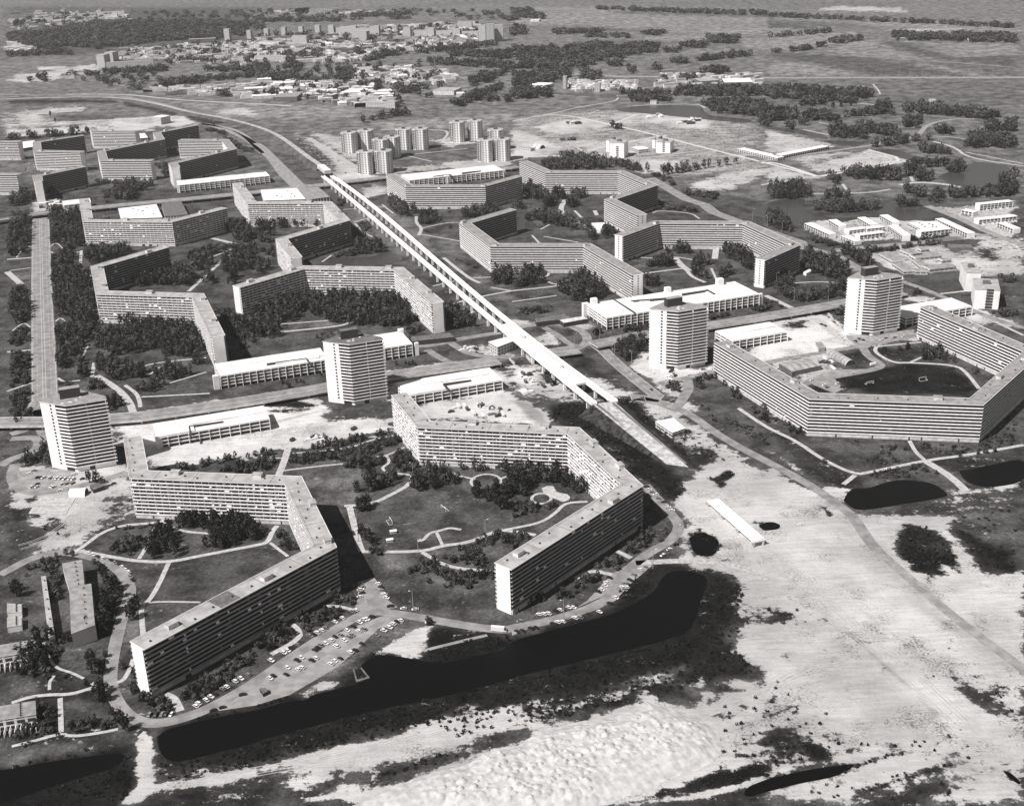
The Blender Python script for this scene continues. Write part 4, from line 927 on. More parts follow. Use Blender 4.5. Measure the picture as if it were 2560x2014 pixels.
# ---------------------------------------------------------------- parking garages
E2 = np.array([math.cos(R(20.2)), math.sin(R(20.2))]); N2 = np.array([-E2[1], E2[0]])
def garage(label, fl, L, D, h, lv, cols=True, steps=(), posts=7.5, group=None, top='deck', stair=(), shade_strips=(), name='parking_garage'):
    fl = np.array(fl); root = empty(name, fl[0], fl[1], 0, label, 'parking garage' if name == 'parking_garage' else 'building', group); lc = Local(root)
    q = lambda a, b: fl+E2*a+N2*b
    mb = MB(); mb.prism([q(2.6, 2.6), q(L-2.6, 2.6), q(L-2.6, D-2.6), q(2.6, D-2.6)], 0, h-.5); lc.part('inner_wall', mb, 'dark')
    for k in range(lv):
        z = h*(k+1)/lv; mb = MB(); mb.prism([q(0, 0), q(L, 0), q(L, D), q(0, D)], z-.35, z, 0)
        for a0, b0, a1, b1 in ((0, 0, L, .2), (0, D-.2, L, D), (0, .2, .2, D-.2), (L-.2, .2, L, D-.2)):
            mb.prism([q(a0, b0), q(a1, b0), q(a1, b1), q(a0, b1)], z+.002, z+(.95 if k == lv-1 else .85), 0)
        lc.part('parking_deck', mb, top)
    n = max(2, int(L/posts))
    for i in range(n+1):
        for b in (-.35, D+.35):
            mb = MB(); mb.box(q(.4+(L-.8)*i/n, b), 20.2, .5, .6, 0, h+.2); lc.part('column', mb, 'white')
    n2 = max(2, int(D/9))
    for i in range(1, n2):
        for a in (-.3, L+.3):
            mb = MB(); mb.box(q(a, D*i/n2), 20.2, .5, .5, 0, h); lc.part('column', mb, 'white')
    for (a0, a1, b0, b1, dz) in steps:
        mb = MB(); mb.prism([q(a0, b0), q(a1, b0), q(a1, b1), q(a0, b1)], h+.01, h+dz, 1, 0); lc.part('upper_deck', mb, [top, top])
    for s3 in shade_strips:
        mb = MB(); mb.prism(P(s3, h+1.4), h+.02, h+1.42, 0); lc.part('recess_shade', mb, 'dark')  # dark blocks on the roof stand in for shade along recess edges
    for (a, b, w, hh) in stair:
        mb = MB(); mb.box(q(a, b), 20.2, w, w*.8, 0, hh); lc.part('stair_tower', mb, 'white')
    return root
def gfit(front, h):   # front-left and front-right roof corners -> origin and length
    p = P(front, h); return p[0], float(np.linalg.norm(p[-1]-p[0]))
o_, L_ = gfit('w 720,592 1380,497', 9); garage('low parking deck behind the left foreground block with a notch in its white roof', o_, L_, 30, 9, 3, steps=((0, 30, 1, 14, 1.3), (0, L_, 15.5, 29.5, 1.3)), shade_strips=('w 905,517 1105,489 1105,491 907,523', 'w 903,520 912,519 922,568 912,570'), stair=((1.5, 3, 5, 9.5),))
o_, L_ = gfit('F 1330,1662 2105,1547', 8.5); garage('low parking deck between two bright building sites, right of the dark-roofed tower', o_-E2*6, L_+6, 34, 8.5, 3, steps=((0, 36, 2, 17, 1.2), (2, L_, 19, 33, 1.2)), shade_strips=('F 1590,1552 1825,1522 1825,1526 1600,1565', 'F 1585,1555 1600,1556 1650,1610 1630,1612'))
o_, L_ = gfit('E 1860,1500 F 545,1377', 11.5); garage('long white parking garage behind the dark-roofed tower, left half', o_, L_+8, 34, 11.5, 4, posts=6.5, steps=((52, 92, 8, 26, 1.3), (2, 50, 22, 33, .9)), shade_strips=('F 90,1383 420,1338 425,1345 92,1392', 'F 420,1338 428,1336 475,1395 465,1396'), stair=((-3, 2, 5, 12.8), (96, 14, 9, 13.5)))
o_, L_ = gfit('F 640,1332 1340,1240', 11.5); garage('long white parking garage beside the bus station, right half', o_+E2*3, L_-3, 40, 11.5, 4, posts=6.5, stair=((L_-4, 36, 5, 16), (L_+1, 1, 3.5, 12.5)))
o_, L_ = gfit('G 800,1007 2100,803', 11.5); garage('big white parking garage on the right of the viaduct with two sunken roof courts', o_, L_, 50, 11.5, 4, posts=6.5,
    steps=((2, 52, 1, 49, .8), (52, 100, 30, 49, 1.4), (100, L_-2, 1, 24, .8), (128, L_-2, 24, 49, .8), (52, 100, 1, 12, .5)), shade_strips=('G 1005,850 1290,828 1292,838 1040,862', 'G 1440,792 1650,760 1655,770 1445,803', 'G 1645,758 1660,757 1725,795 1712,799', 'G 850,835 862,834 1052,955 1040,960'), stair=((8, 47, 6, 18), (92, 47, 6, 18), (L_-20, 47, 7, 19), (L_+2, 2, 4, 12), (-1, 48, 6, 14)))
o_, L_ = gfit('t 830,735 1920,632', 10.5); garage('white parking garage enclosed by the three-winged block, far right of the viaduct', o_, L_, 46, 10.5, 4, steps=((2, 60, 2, 44, .8), (68, L_-2, 10, 44, 1.0)), shade_strips=('t 1100,680 1290,655 1320,680 1300,686 1280,664 1102,686', 't 1420,640 1640,615 1640,620 1430,650'), stair=((60, 3, 7, 12), (L_+1, 2, 4, 12)))
o_, L_ = gfit('r 1000,1250 u 640,38', 11); garage('white parking garage with a ragged shadowed front in the far left cluster', o_, L_, 34, 11, 4, steps=((2, 90, 15, 33, .9),), stair=((-1, 2, 4, 12), (98, 20, 8, 13)))
o_, L_ = gfit('H -60,1165 190,1142', 8.5); o2, L2 = gfit('G 1870,1203 H 0,1162', 8.5); garage('low white parking deck behind the right foreground horseshoe block, next to the middle tower', o2, 60, 32, 8.5, 3, steps=((1, 58, 18, 31, 1.3), (20, 58, 1, 14, .9)))
o_, L_ = gfit('H 1470,955 1690,893', 8.5); garage('low white parking deck behind the tower at the right edge', o_-E2*42, L_+42, 32, 8.5, 3, steps=((1, 50, 14, 31, 1.2), (44, L_+40, 2, 31, .6)))
o_, L_ = gfit('q 925,1592 1580,1525', 9); garage('small white parking garage at the end of the straight road, far left', o_, 39, 30, 9, 3, steps=((12, 26, 1, 29, 1.0), (1, 12, 2, 13, .5), (27, 38, 3, 12, .5)))
def quadbuild(label, name, s_, h, mats, cat, fac=None, group=None, extra=None):
    pl = P(s_, h); root = empty(name, *pl.mean(0), 0, label, cat, group); lc = Local(root)
    mb = MB(); mb.prism(pl, 0, h-.25); lc.part('wall', mb, mats[0])
    c = pl.mean(0); mb = MB(); mb.prism([p+(p-c)*.02 for p in pl], h-.25, h); lc.part('roof', mb, mats[1])
    if extra: extra(lc, pl, h)
    return root
def sky_boxes(lc, pl, h):
    for k in range(7):
        a, b = random.uniform(.1, .9), random.uniform(.15, .85); p = (pl[0]*(1-a)+pl[1]*a)*(1-b)+(pl[3]*(1-a)+pl[2]*a)*b
        mb = MB(); mb.box(p, 20, 2, 1.4, h, h+.8); lc.part('roof_light', mb, 'dark')
def posts_front(lc, pl, h):
    for k in range(9):
        p = pl[3]*(1-k/8)+pl[2]*k/8; mb = MB(); mb.box(p-N2*.3, 20.2, .8, .5, 0, h-.3); lc.part('pillar', mb, 'white')
quadbuild('flat white shopping hall roof behind the block beside the straight road', 'shopping_hall', 's 665,275 985,240 1035,350 690,362', 8, ('plinth', 'deck'), 'shopping hall', extra=sky_boxes)
quadbuild('grey-roofed hall with a curved white patch, attached right of the shopping hall', 'service_hall', 's 1030,235 1195,216 1255,325 1060,342', 7, ('plinth', 'roofd'), 'shopping hall', extra=posts_front)
quadbuild('bright white market hall roof behind the zigzag block, below the far road bridge', 'market_hall', 'u 500,190 985,165 1100,312 545,332', 8, ('plinth', 'deck'), 'shopping hall', extra=sky_boxes)
quadbuild('dark-roofed hall on pillars right of the bright market hall, beside the viaduct', 'pillared_hall', 'u 985,165 1280,150 1430,282 1110,325', 7, ('wallg', 'roofn'), 'shopping hall', extra=posts_front)
quadbuild('white two-storey office on pillars between the viaduct and the middle road', 'office', 'F 1970,1200 2171,1150 G 70,1170 F 2050,1245', 9, ('far_w', 'deck'), 'office')
quadbuild('dark slab roof over the bus station below the end wall beside the viaduct', 'bus_station', 'F 1300,1160 1640,1125 1680,1160 1330,1195', 5, ('dark', 'roofd'), 'bus station')
quadbuild('dark canopy roof of the bus platforms right of the viaduct junction', 'bus_shelter', 'G 195,1005 440,965 500,1000 210,1035', 5, ('dark', 'roofd'), 'bus shelter')
quadbuild('long light canopy left of the big right-hand garage', 'canopy', 'G 405,1015 600,985 640,1005 440,1040', 5, ('dark', 'plinth'), 'canopy')
quadbuild('low white canteen building with windows, standing on sand beside the railway embankment', 'site_office', 'K 1215,180 1370,150 1470,235 1360,275', 5, ('slabf', 'deck'), 'building')
quadbuild('small dark canopy beside the low white building at the embankment', 'shelter_roof', 'K 1290,145 1350,128 1385,175 1325,185', 4, ('dark', 'roofd'), 'shelter')
# ---------------------------------------------------------------- the elevated railway: one viaduct, two decks on piers
vd = empty('railway_viaduct', 0, 1150, 0, 'pale concrete twin-deck railway viaduct on rows of piers, running diagonally through the estate', 'viaduct'); lv = Local(vd)
def zdeck(y):   # deck height along the line
    return 10.0 if y > 1000 else 10.0-(1000-y)*.012
LA = P('u 1330,0 1440,75 F 860,30 1290,420 1720,790 2090,1080 G 200,1310 400,1480 640,1696 K 700,30', 10)
LB = P('B 640,1490 F 930,0 1480,470 2030,940 G 430,1380 860,1696 K 870,10', 10)
def rect(L):
    a, b = L[0], L[-1]; return np.array([a+(b-a)*t for t in np.linspace(0, 1, 40)])*.35+resample(L, 1e9)[:1]*0 if False else L
def deckline(nm, L, w, z0, z1, mt):
    mb = MB(); mb.strip(offset(L, -w/2), offset(L, w/2), z0, z1)
    for o_ in (-w/2, w/2-.25): mb.strip(offset(L, o_), offset(L, o_+.25), z1+.002, z1+.9)
    return lv.part(nm, mb, mt)
def straight(L, n=24):
    y = L[:, 1]; c = np.polyfit(y, L[:, 0], 3); Y = np.linspace(y.max(), y.min(), n); return np.stack([np.polyval(c, Y), Y], 1)
LA, LB = straight(LA), straight(LB)
for nm, L in (('track_deck', LA), ('track_deck', LB)):
    dk = deckline(nm, L, 5.2, 8.6, 10.0, 'white')
    for k_ in (-.75, .75):
        mb = MB(); mb.strip(offset(L, k_-.12), offset(L, k_+.12), 10.0, 10.16); lv.part('rail', mb, 'rail', None)
    Q = resample(L, 3.0); d = np.concatenate([[0], np.cumsum(np.linalg.norm(np.diff(Q, axis=0), axis=1))]); nxt = 8
    for i in range(1, len(Q)-1):
        if d[i] >= nxt:
            t = Q[i+1]-Q[i-1]; an = math.degrees(math.atan2(t[1], t[0])); mb = MB(); mb.box(Q[i], an, 1.5, 2.4, 0, 8.6); mb.box(Q[i], an, 1.9, 4.6, 7.7, 8.598); lv.part('pier', mb, 'white'); nxt += 24
# station platform between the decks
pl = P('F 2020,960 2171,1080 G 430,1378 330,1380 F 2000,1000', 10); mb = MB()
ca = np.array([p for p in LA if 955 < p[1] < 1150]); yb = LB[:, 1][::-1]; cb = np.array([[np.interp(p[1]+4, yb, LB[:, 0][::-1]), p[1]+4] for p in ca]); ca2 = offset(ca, 2.7)
mb.strip(ca2, cb-np.array([2.4, -.8]), 9.3, 10.95); lv.part('station_platform', mb, 'deck')
for f in (.32, .78):
    mb = MB(); i = int(f*(len(ca)-1)); c = (ca[i]+cb[i])/2; mb.box(c, -69.8, 7, 3.2, 10.95, 14); lv.part('stair_house', mb, 'white')
mb = MB(); pa = P('B 540,1400 615,1455', 11); mb.box(pa.mean(0), -69.8, float(np.linalg.norm(pa[1]-pa[0]))*.9, 11, 7, 12.5, 0, 1); lv.part('station_hall', mb, ['plinth', 'deck'])
# embankment that carries the tracks beyond the viaduct's two ends
def embank(c, wt, wb, z0, z1, lab, tp=1.0):
    c = smooth(c, 2); n = len(c); mb = MB(); z = np.linspace(z0, z1, n); f = np.linspace(1, tp, n)[:, None]
    a, b, cc, d = [c+(offset(c, w_)-c)*f for w_ in (-wb/2, -wt/2, wt/2, wb/2)]
    for i in range(n-1):
        for p, q, zp, zq, mi in ((a, b, 0, 1, 1), (b, cc, 1, 1, 0), (cc, d, 1, 0, 1)):
            mb.quad((*p[i], z[i]*zp+.02), (*p[i+1], z[i+1]*zp+.02), (*q[i+1], z[i+1]*zq+.02), (*q[i], z[i]*zq+.02), mi)
    for e in (0, n-1): mb.poly([(*a[e], .02), (*b[e], z[e]), (*cc[e], z[e]), (*d[e], .02)], 1)
    return struct('railway_embankment', mb, ['gravel', 'bank'])
ec = (LA[-1]+LB[-1])/2; ee = (P('K 1340,540', 1.5)[0]+P('K 1540,580', 1.5)[0])/2
wt = float(np.linalg.norm(LA[-1]-LB[-1]))+3
EL, ER = P('K 1325,545', 1.0)[0], P('K 1512,572', 1.0)[0]; n_ = 14; f_ = np.linspace(0, 1, n_)[:, None]; l0 = LA[-1]+(EL-LA[-1])*f_-np.array([.6, 0])*(1-f_)+(LA[-1]-EL)*.02; r0 = LB[-1]+(ER-LB[-1])*f_+np.array([.6, 0])*(1-f_)+(LB[-1]-ER)*.02
zz = np.linspace(9.0, .3, n_); mb = MB(); sw = 11*(1-f_)+1.5; nl = np.array([-.94, -.34]); a_, d_ = l0+nl*sw, r0-nl*sw
for i in range(n_-1):
    mb.quad((*l0[i], zz[i]), (*l0[i+1], zz[i+1]), (*r0[i+1], zz[i+1]), (*r0[i], zz[i]), 0)
    mb.quad((*a_[i], .02), (*a_[i+1], .02), (*l0[i+1], zz[i+1]), (*l0[i], zz[i]), 1); mb.quad((*r0[i], zz[i]), (*r0[i+1], zz[i+1]), (*d_[i+1], .02), (*d_[i], .02), 1)
mb.poly([(*a_[0], .02), (*l0[0], 9.0), (*r0[0], 9.0), (*d_[0], .02)], 1); struct('railway_embankment', mb, ['track', 'slope'])
for L0, e in ((l0+np.array([2.6, .9]), EL+np.array([2.2, 8])), (r0-np.array([2.6, .9]), ER+np.array([-2.2, 8]))):
    L0 = L0[:1]; mb = MB(); cnt = 12
    for k in range(cnt):
        a = L0[-1]+(e-L0[-1])*k/cnt; b = L0[-1]+(e-L0[-1])*(k+1)/cnt; za, zb = 9.02-8.5*k/cnt, 9.02-8.5*(k+1)/cnt
        for o_ in (0,):
            t = (b-a)/np.linalg.norm(b-a); n = np.array([-t[1], t[0]]); p, q = a+n*o_, b+n*o_
            mb.quad((*(p-n*1.3), za+.12), (*(q-n*1.3), zb+.12), (*(q+n*1.3), zb+.12), (*(p+n*1.3), za+.12), 0)
            for o2 in (-.75, .75): mb.quad((*(p+n*(o2-.12)), za+.2), (*(q+n*(o2-.12)), zb+.2), (*(q+n*(o2+.12)), zb+.2), (*(p+n*(o2+.12)), za+.2), 1)
    tag(link('rail_track', mb.mesh('rail_track', ['joint', 'steel'])), None, None, None, 'structure')
far_line = P('B 560,1410 440,1330 300,1220 170,1130 0,1060 A 1900,990 1600,940 1300,860 1000,812 560,808 -100,830', 7)
embank(far_line, 9, 22, 7.5, 2.5, '')
# ---------------------------------------------------------------- raised roads on earth dikes / bridges
def overpass(label, s_, w, z, piers=True, mt='asphalt', name='road_bridge'):
    L = smooth(P(s_, z), 1); root = empty(name, *L.mean(0), 0, label, 'road bridge'); lc = Local(root)
    mb = MB(); mb.strip(offset(L, -w/2), offset(L, w/2), z-1.1, z, 1, 0); lc.part('road_deck', mb, [mt, 'concrete'])
    for o_ in (-w/2, w/2-.3): mb = MB(); mb.strip(offset(L, o_), offset(L, o_+.3), z+.003, z+.75); lc.part('parapet', mb, 'concrete')
    Q = resample(L, 3)
    for o_ in ((-.25, .25) if w > 12 else (0,)):
        mb = MB(); A, B = offset(Q, o_-.12), offset(Q, o_+.12)
        for i in range(len(Q)-1): mb.quad((*A[i], z+.02), (*A[i+1], z+.02), (*B[i+1], z+.02), (*B[i], z+.02))
        lc.part('centre_line', mb, 'line')
    for o_ in (-w/4, w/4):
        mb = MB(); A, B = offset(Q, o_-.1), offset(Q, o_+.1)
        for i in range(0, len(Q)-1, 2): mb.quad((*A[i], z+.02), (*A[i+1], z+.02), (*B[i+1], z+.02), (*B[i], z+.02))
        lc.part('lane_line', mb, 'line')
    if piers:
        Q = resample(L, 20)
        for i in range(1, len(Q)-1, 1):
            t = Q[i+1]-Q[i-1]; an = math.degrees(math.atan2(t[1], t[0]))
            mb = MB(); mb.box(Q[i], an, 1.0, w*.75, 0, z-1.1); lc.part('pier', mb, 'concrete')
    return root
overpass('raised middle road between the left tower and the dark-roofed tower, on low piers', 'I -150,190 w 440,490 1200,383 1710,295 F 1100,1492 1700,1410 2171,1340 G 0,1340 560,1265', 19, 4.2)
overpass('raised middle road right of the viaduct, passing behind two towers', 'G 690,1225 1170,1130 1640,1070 H 0,985 670,868 1140,780', 17, 4.2)
overpass('far raised road crossing behind the left blocks on slender piers', 'E -100,180 0,170 s 0,310 440,270 u 0,262 400,218 760,178 1100,142 1450,108', 15, 5.5)
overpass('far raised road crossing right of the viaduct toward the three-winged block', 't 60,745 300,720 565,690 700,670 t 1940,590 2070,572', 14, 5.0)
# concrete bridge piece standing alone in the sand
bp = P('K 1700,840 2090,1180', 5.0); br = empty('unfinished_bridge', *bp.mean(0), 0, 'unfinished concrete bridge deck of parallel girders standing alone on the sand', 'bridge'); lb = Local(br)
t = (bp[1]-bp[0]); Lb = float(np.linalg.norm(t)); t /= Lb; n = np.array([-t[1], t[0]]); an = math.degrees(math.atan2(t[1], t[0]))
wv = float(np.linalg.norm(P('K 1640,850 1770,825', 5)[0]-P('K 1640,850 1770,825', 5)[1]))*.8
for s3 in range(3):
    for g in range(7):
        c = bp[0]+t*(Lb*(s3+.5)/3)+n*(wv*(g-3)/7); mb = MB(); mb.box(c, an, Lb/3-.8, wv/14, 4.0, 5.0); lb.part('girder', mb, 'white')
for s3 in range(4):
    c = bp[0]+t*(Lb*s3/3); mb = MB(); mb.box(c, an+90, wv+2, 1.0, 3.1, 3.99); lb.part('crosshead', mb, 'concrete')
    for g in (-1, 1):
        mb = MB(); mb.box(c+n*wv*.38*g, an, 1.2, 1.2, 0, 3.1); lb.part('pier', mb, 'concrete')
qp = P('N 820,575 890,560 965,655 850,690', .5); mb = MB(); qc = qp.mean(0)
for i in range(4):
    a, b = qp[i], qp[(i+1) % 4]
    if i: mb.prism([a, b, b+(qc-b)*.25, a+(qc-a)*.25], .02, .5+.004*i)
tag(link('landing_stage', mb.mesh('landing_stage', 'roofd')), 'small angular concrete landing stage at the canal edge below the car park', 'landing stage')
# ---------------------------------------------------------------- hexagonal cluster towers
def hexa(s_, label, hgt=34):
    p = P(s_)[0]; root = empty('hexagonal_tower', p[0], p[1]+11, 0, label, 'tower block', 'white hexagonal point blocks north of the garage'); lc = Local(root); c = np.array([p[0], p[1]+11])
    pts = []
    for k, (a, r_) in enumerate(((-150, 13), (-122, 12.5), (-112, 10.6), (-80, 10.6), (-70, 13), (-42, 13), (-20, 10.5), (10, 12), (50, 12.5), (95, 12), (140, 12.5), (180, 11.5))): pts.append(c+np.array([math.cos(R(a)), math.sin(R(a))])*r_*1.16)
    mb = MB(); mb.prism(pts, 0, hgt, 0, 1); lc.part('wall', mb, ['hexf', 'white'])
    mb = MB(); mb.prism([q+(q-c)*.03 for q in pts], hgt, hgt+.8, 1, 0); lc.part('roof', mb, ['roof', 'white'])
    mb = MB(); mb.box(c, 20, 6, 4.5, hgt+.8, hgt+3.6); lc.part('lift_housing', mb, 'wallg')
    for k in range(12):
        mb = MB(); z = 1.2+k*2.8; a, b = pts[0], pts[1]; mb.strip([a, b], [a-(a-c)*.08, b-(b-c)*.08], z+1.3, z+2.3); mb.v = [(v[0]+(v[0]-c[0])*.02, v[1]+(v[1]-c[1])*.02, v[2]) for v in mb.v]; lc.part('loggia', mb, 'dark')
for s_, l_ in (('t 155,425', 'leftmost white hexagonal tower, far side of the viaduct'), ('t 340,400', 'white hexagonal tower second from left in the far cluster'), ('t 340,660', 'front-left white hexagonal tower of the nearest pair'), ('t 545,652', 'front-right white hexagonal tower of the nearest pair, dark shadow to its right'),
               ('t 770,385', 'white hexagonal tower at the left of the middle pair'), ('t 960,383', 'white hexagonal tower at the right of the middle pair'), ('t 1375,300', 'farthest white hexagonal tower, left of its pair'), ('t 1575,282', 'farthest white hexagonal tower, right of its pair'),
               ('t 1695,520', 'white hexagonal tower nearest the three-winged block, left of its pair'), ('t 1885,512', 'white hexagonal tower nearest the three-winged block, right of its pair'), ('t 1810,395', 'white hexagonal tower half hidden behind the rightmost pair'), ('t 510,510', 'white hexagonal tower half hidden behind the nearest pair'), ('t 640,480', 'white hexagonal tower hidden between two pairs')): hexa(s_, l_)
# ---------------------------------------------------------------- blocks placed from their base line
def blk(name, label, base, top, depth, fac='slabf', roofm='roof', cat='building', group=None, housing=0, gallery=False, hmul=1.0):
    pb = P(base); c = TL['Z']
    tk = base.split(); f = TL[tk[0]]; x0, y0 = map(float, tk[1].split(',')); px, py = f[0]+x0*f[2], f[1]+top*f[2]
    lo, hi = 1, 140
    for _ in range(30):
        m_ = (lo+hi)/2
        if proj(pb[0][0], pb[0][1], m_)[1] > py: lo = m_
        else: hi = m_
    h = lo*hmul; a, b = pb; t = (b-a)/np.linalg.norm(b-a); n = np.array([-t[1], t[0]])
    root = empty(name, *((a+b)/2), 0, label, cat, group); lc = Local(root)
    mb = MB(); mb.prism([a, b, b+n*depth, a+n*depth], 0, h-.3, 0); lc.part('wall', mb, fac)
    mb = MB(); mb.prism([a-t*.2-n*.2, b+t*.2-n*.2, b+t*.2+n*(depth+.2), a-t*.2+n*(depth+.2)], h-.3, h); lc.part('roof', mb, roofm)
    for k in range(housing):
        mb = MB(); mb.box(a+(b-a)*(k+.5)/housing+n*depth*.55, math.degrees(math.atan2(t[1], t[0])), min(7, np.linalg.norm(b-a)*.4), 5, h, h+3.2); lc.part('lift_housing', mb, 'wallg')
    return root
blk('tower_block', 'twin-bodied white tower near the right edge, its rear half', 'H 1668,775 1790,778', 617, 40, 'white', 'roof', 'tower block', None, 1)
blk('tower_block', 'twin-bodied white tower near the right edge, front half with dark window column', 'H 1738,918 1950,930', 757, 40, 'white', 'roof', 'tower block', None, 1)
mbw = MB(); pw = P('H 1835,925 1895,928')
root = empty('stair_window', *pw.mean(0), 0, 'dark stair window column on the front of the right-edge white tower', 'window'); C.objects.unlink(root); bpy.data.objects.remove(root)
tw = [o for o in C.objects if o.name.startswith('tower_block')][-1]
for k in range(7):
    mb = MB(); z = 1.2+k*3.0; off = np.array([0, -.12]); a, b = pw[0]+off, pw[1]+off; mb.quad((*a, z), (*b, z), (*b, z+2.0), (*a, z+2.0)); Local(tw).part('window', mb, 'dark')
for i, (b1, t1, lab) in enumerate((('C 800,1285 855,1290', 1190, 'rear body of the left serrated white block on the far sand flats'), ('C 828,1335 950,1340', 1210, 'front body of the left serrated white block on the far sand flats'), ('C 1188,1255 1240,1262', 1185, 'rear body of the right serrated white block on the far sand flats'), ('C 1222,1295 1340,1300', 1205, 'front body of the right serrated white block on the far sand flats'))):
    r0 = blk('low_tower', lab, b1, t1, 26, 'white', 'roof', 'building', None, 1)
    pw = P(b1); m0, m1 = pw[0]*.55+pw[1]*.45, pw[0]*.38+pw[1]*.62
    for k in range(6):
        mb = MB(); z = 1.5+k*3.0; mb.quad((m0[0], m0[1]-.15, z), (m1[0], m1[1]-.15, z), (m1[0], m1[1]-.15, z+1.9), (m0[0], m0[1]-.15, z+1.9)); Local(r0).part('window', mb, 'dark')
blk('pavilion', 'low white pavilion between the two serrated white blocks', 'C 1075,1305 1165,1295', 1270, 26, 'slabf', 'deck')
blk('boiler_house', 'tall narrow white hall on the bright sand behind the far left cluster', 'A 1300,1050 1370,1058', 990, 24, 'far_w', 'deck', 'building')
# terraced houses on the right
g3 = 'white terraced houses beside the lake on the right'
TER = """H|6|310,198 515,290|left end of the terraces, garden front facing the road
H|6|515,168 598,218|small terrace behind the left terrace
H|6|760,148 865,208|terrace near the lake shore, left of centre
H|6|950,128 1050,185|terrace closest to the lake shore
H|7.5|1020,215 1140,300|tall white terrace in the middle of the group
H|6|1420,158 1690,282|long terrace at the right end of the group
H|5|615,305 735,350|lowest terrace next to the hedge
H|6|780,302 990,276|terrace with dark windows facing the hedge, left
H|6|1300,272 1548,246|terrace with dark windows facing the hedge, right
H|8|1800,40 2080,12|tall terrace at the top right beside the sand road
H|6|1790,170 1970,152|long low terrace below the tall one, left half
H|6|1982,152 2120,138|long low terrace below the tall one, right half
H|5|690,260 840,242|flat-roofed low row with a strip window, left
H|5|842,246 992,230|flat-roofed low row with a strip window, right
H|6|1945,192 2080,245|terrace near the right frame edge below the sand road
H|6|1640,85 1740,105|small pavilion beside the tall terrace"""
for ln in TER.split('\n'):
    t_, h, s_, lab = ln.split('|'); h = float(h); pp = P(t_+' '+s_, h); a, b = pp; d = b-a; t = d/np.linalg.norm(d); n = np.array([-t[1], t[0]])
    root = empty('terraced_house', *((a+b)/2), 0, 'white terrace: '+lab, 'house', g3); lc = Local(root); dp = 10
    mb = MB(); mb.prism([a, b, b+n*dp, a+n*dp], 0, h-.2, 0, None); lc.part('wall', mb, 'rowf')
    for e, s3 in ((a, -1), (b, 1)): mb = MB(); mb.prism([e, e+n*dp, e+n*dp+t*.3*s3, e+t*.3*s3], 0, h); lc.part('end_wall', mb, 'white')
    mb = MB(); mb.prism([a-n*.3, b-n*.3, b+n*(dp+.3), a+n*(dp+.3)], h-.2, h+.25); lc.part('roof', mb, 'deck')
    for k in range(1, 5): mb = MB(); c = a+d*k/5-n*3; mb.box(c, math.degrees(math.atan2(n[1], n[0])), 6, .3, 0, 1.9); lc.part('garden_wall', mb, 'plinth')
quadbuild('white courtyard building with skylights in the middle of the terraced houses', 'community_building', 'H 1190,190 1430,178 1545,238 1310,252', 5, ('slabf', 'deck'), 'building', extra=sky_boxes)
g4 = 'grey-roofed school pavilions right of the horseshoe block'
for s_, w_, lab in (('935,452 1050,515', 14, 'leftmost grey-roofed pavilion of the school'), ('1115,422 1240,470', 13, 'rearmost school pavilion left of the hedge'), ('1050,532 1150,598', 14, 'grey-roofed school pavilion at the front left'), ('1215,500 1290,560', 10, 'short school wing in the centre'),
                    ('1255,490 1475,465', 14, 'long school pavilion toward the rear'), ('1375,585 1600,560', 14, 'long school pavilion at the front right'), ('1300,420 1370,412', 8, 'small raised school roof at the rear'), ('1480,510 1560,500', 8, 'small raised school roof at the right'), ('1250,600 1360,600', 10, 'low front wing of the grey-roofed school')):
    pp = P('H '+s_, 4.5); a, b = pp; d = b-a; t = d/np.linalg.norm(d); n = np.array([-t[1], t[0]]); root = empty('school_pavilion', *((a+b)/2), 0, lab, 'school', g4); lc = Local(root)
    mb = MB(); mb.prism([a+n*.4, b+n*.4, b+n*(w_-.4), a+n*(w_-.4)], 0, 4.0); lc.part('wall', mb, 'slabf')
    mb = MB(); mb.prism([a, b, b+n*w_, a+n*w_], 4.0, 4.5, 1, 0); lc.part('roof', mb, ['roofn', 'white'])
for s_, lab in (('1475,378 1660,360', 'dark-roofed gymnasium behind the school, rear one'), ('1545,430 1740,430', 'dark-roofed gymnasium beside the sand, front one')):
    blk('gymnasium', lab, 'H '+s_, float(s_.split()[0].split(',')[1])-25, 16, 'wallg', 'roofd', 'building')
# row houses bottom left
def house(label, s_, h, mats, group='row houses in the lower left corner', fac=None):
    return quadbuild(label, 'row_house', s_, h, mats, 'house', group=group, extra=lambda lc, pl, hh: chim(lc, pl, hh))
def chim(lc, pl, h):
    for k in range(6):
        a = (k+.5)/6; p = (pl[0]*(1-a)+pl[3]*a)*.35+(pl[1]*(1-a)+pl[2]*a)*.65; mb = MB(); mb.box(p, -70, .7, .7, h, h+.9); lc.part('chimney', mb, 'dark')
house('tall grey-roofed terrace in the lower left corner, rear half beside the ring road', 'I 525,1385 695,1352 715,1575 588,1590', 10, ('housew', 'roofn'))
house('tall grey-roofed terrace in the lower left corner, front half with the pale roof end', 'I 588,1592 772,1556 M 803,205 605,280', 10.6, ('housew', 'roofn'))
house('narrow white row of garages with a dark wall strip in the lower left corner', 'I 348,1497 388,1492 M 460,285 412,312', 6, ('housew', 'roof'))
house('white patio house at the left edge, upper of two', 'M 60,25 182,32 182,100 60,105', 4, ('housew', 'roof'))
house('white patio house at the left edge, lower of two', 'M 60,145 182,135 182,208 60,228', 4, ('housew', 'roof'))
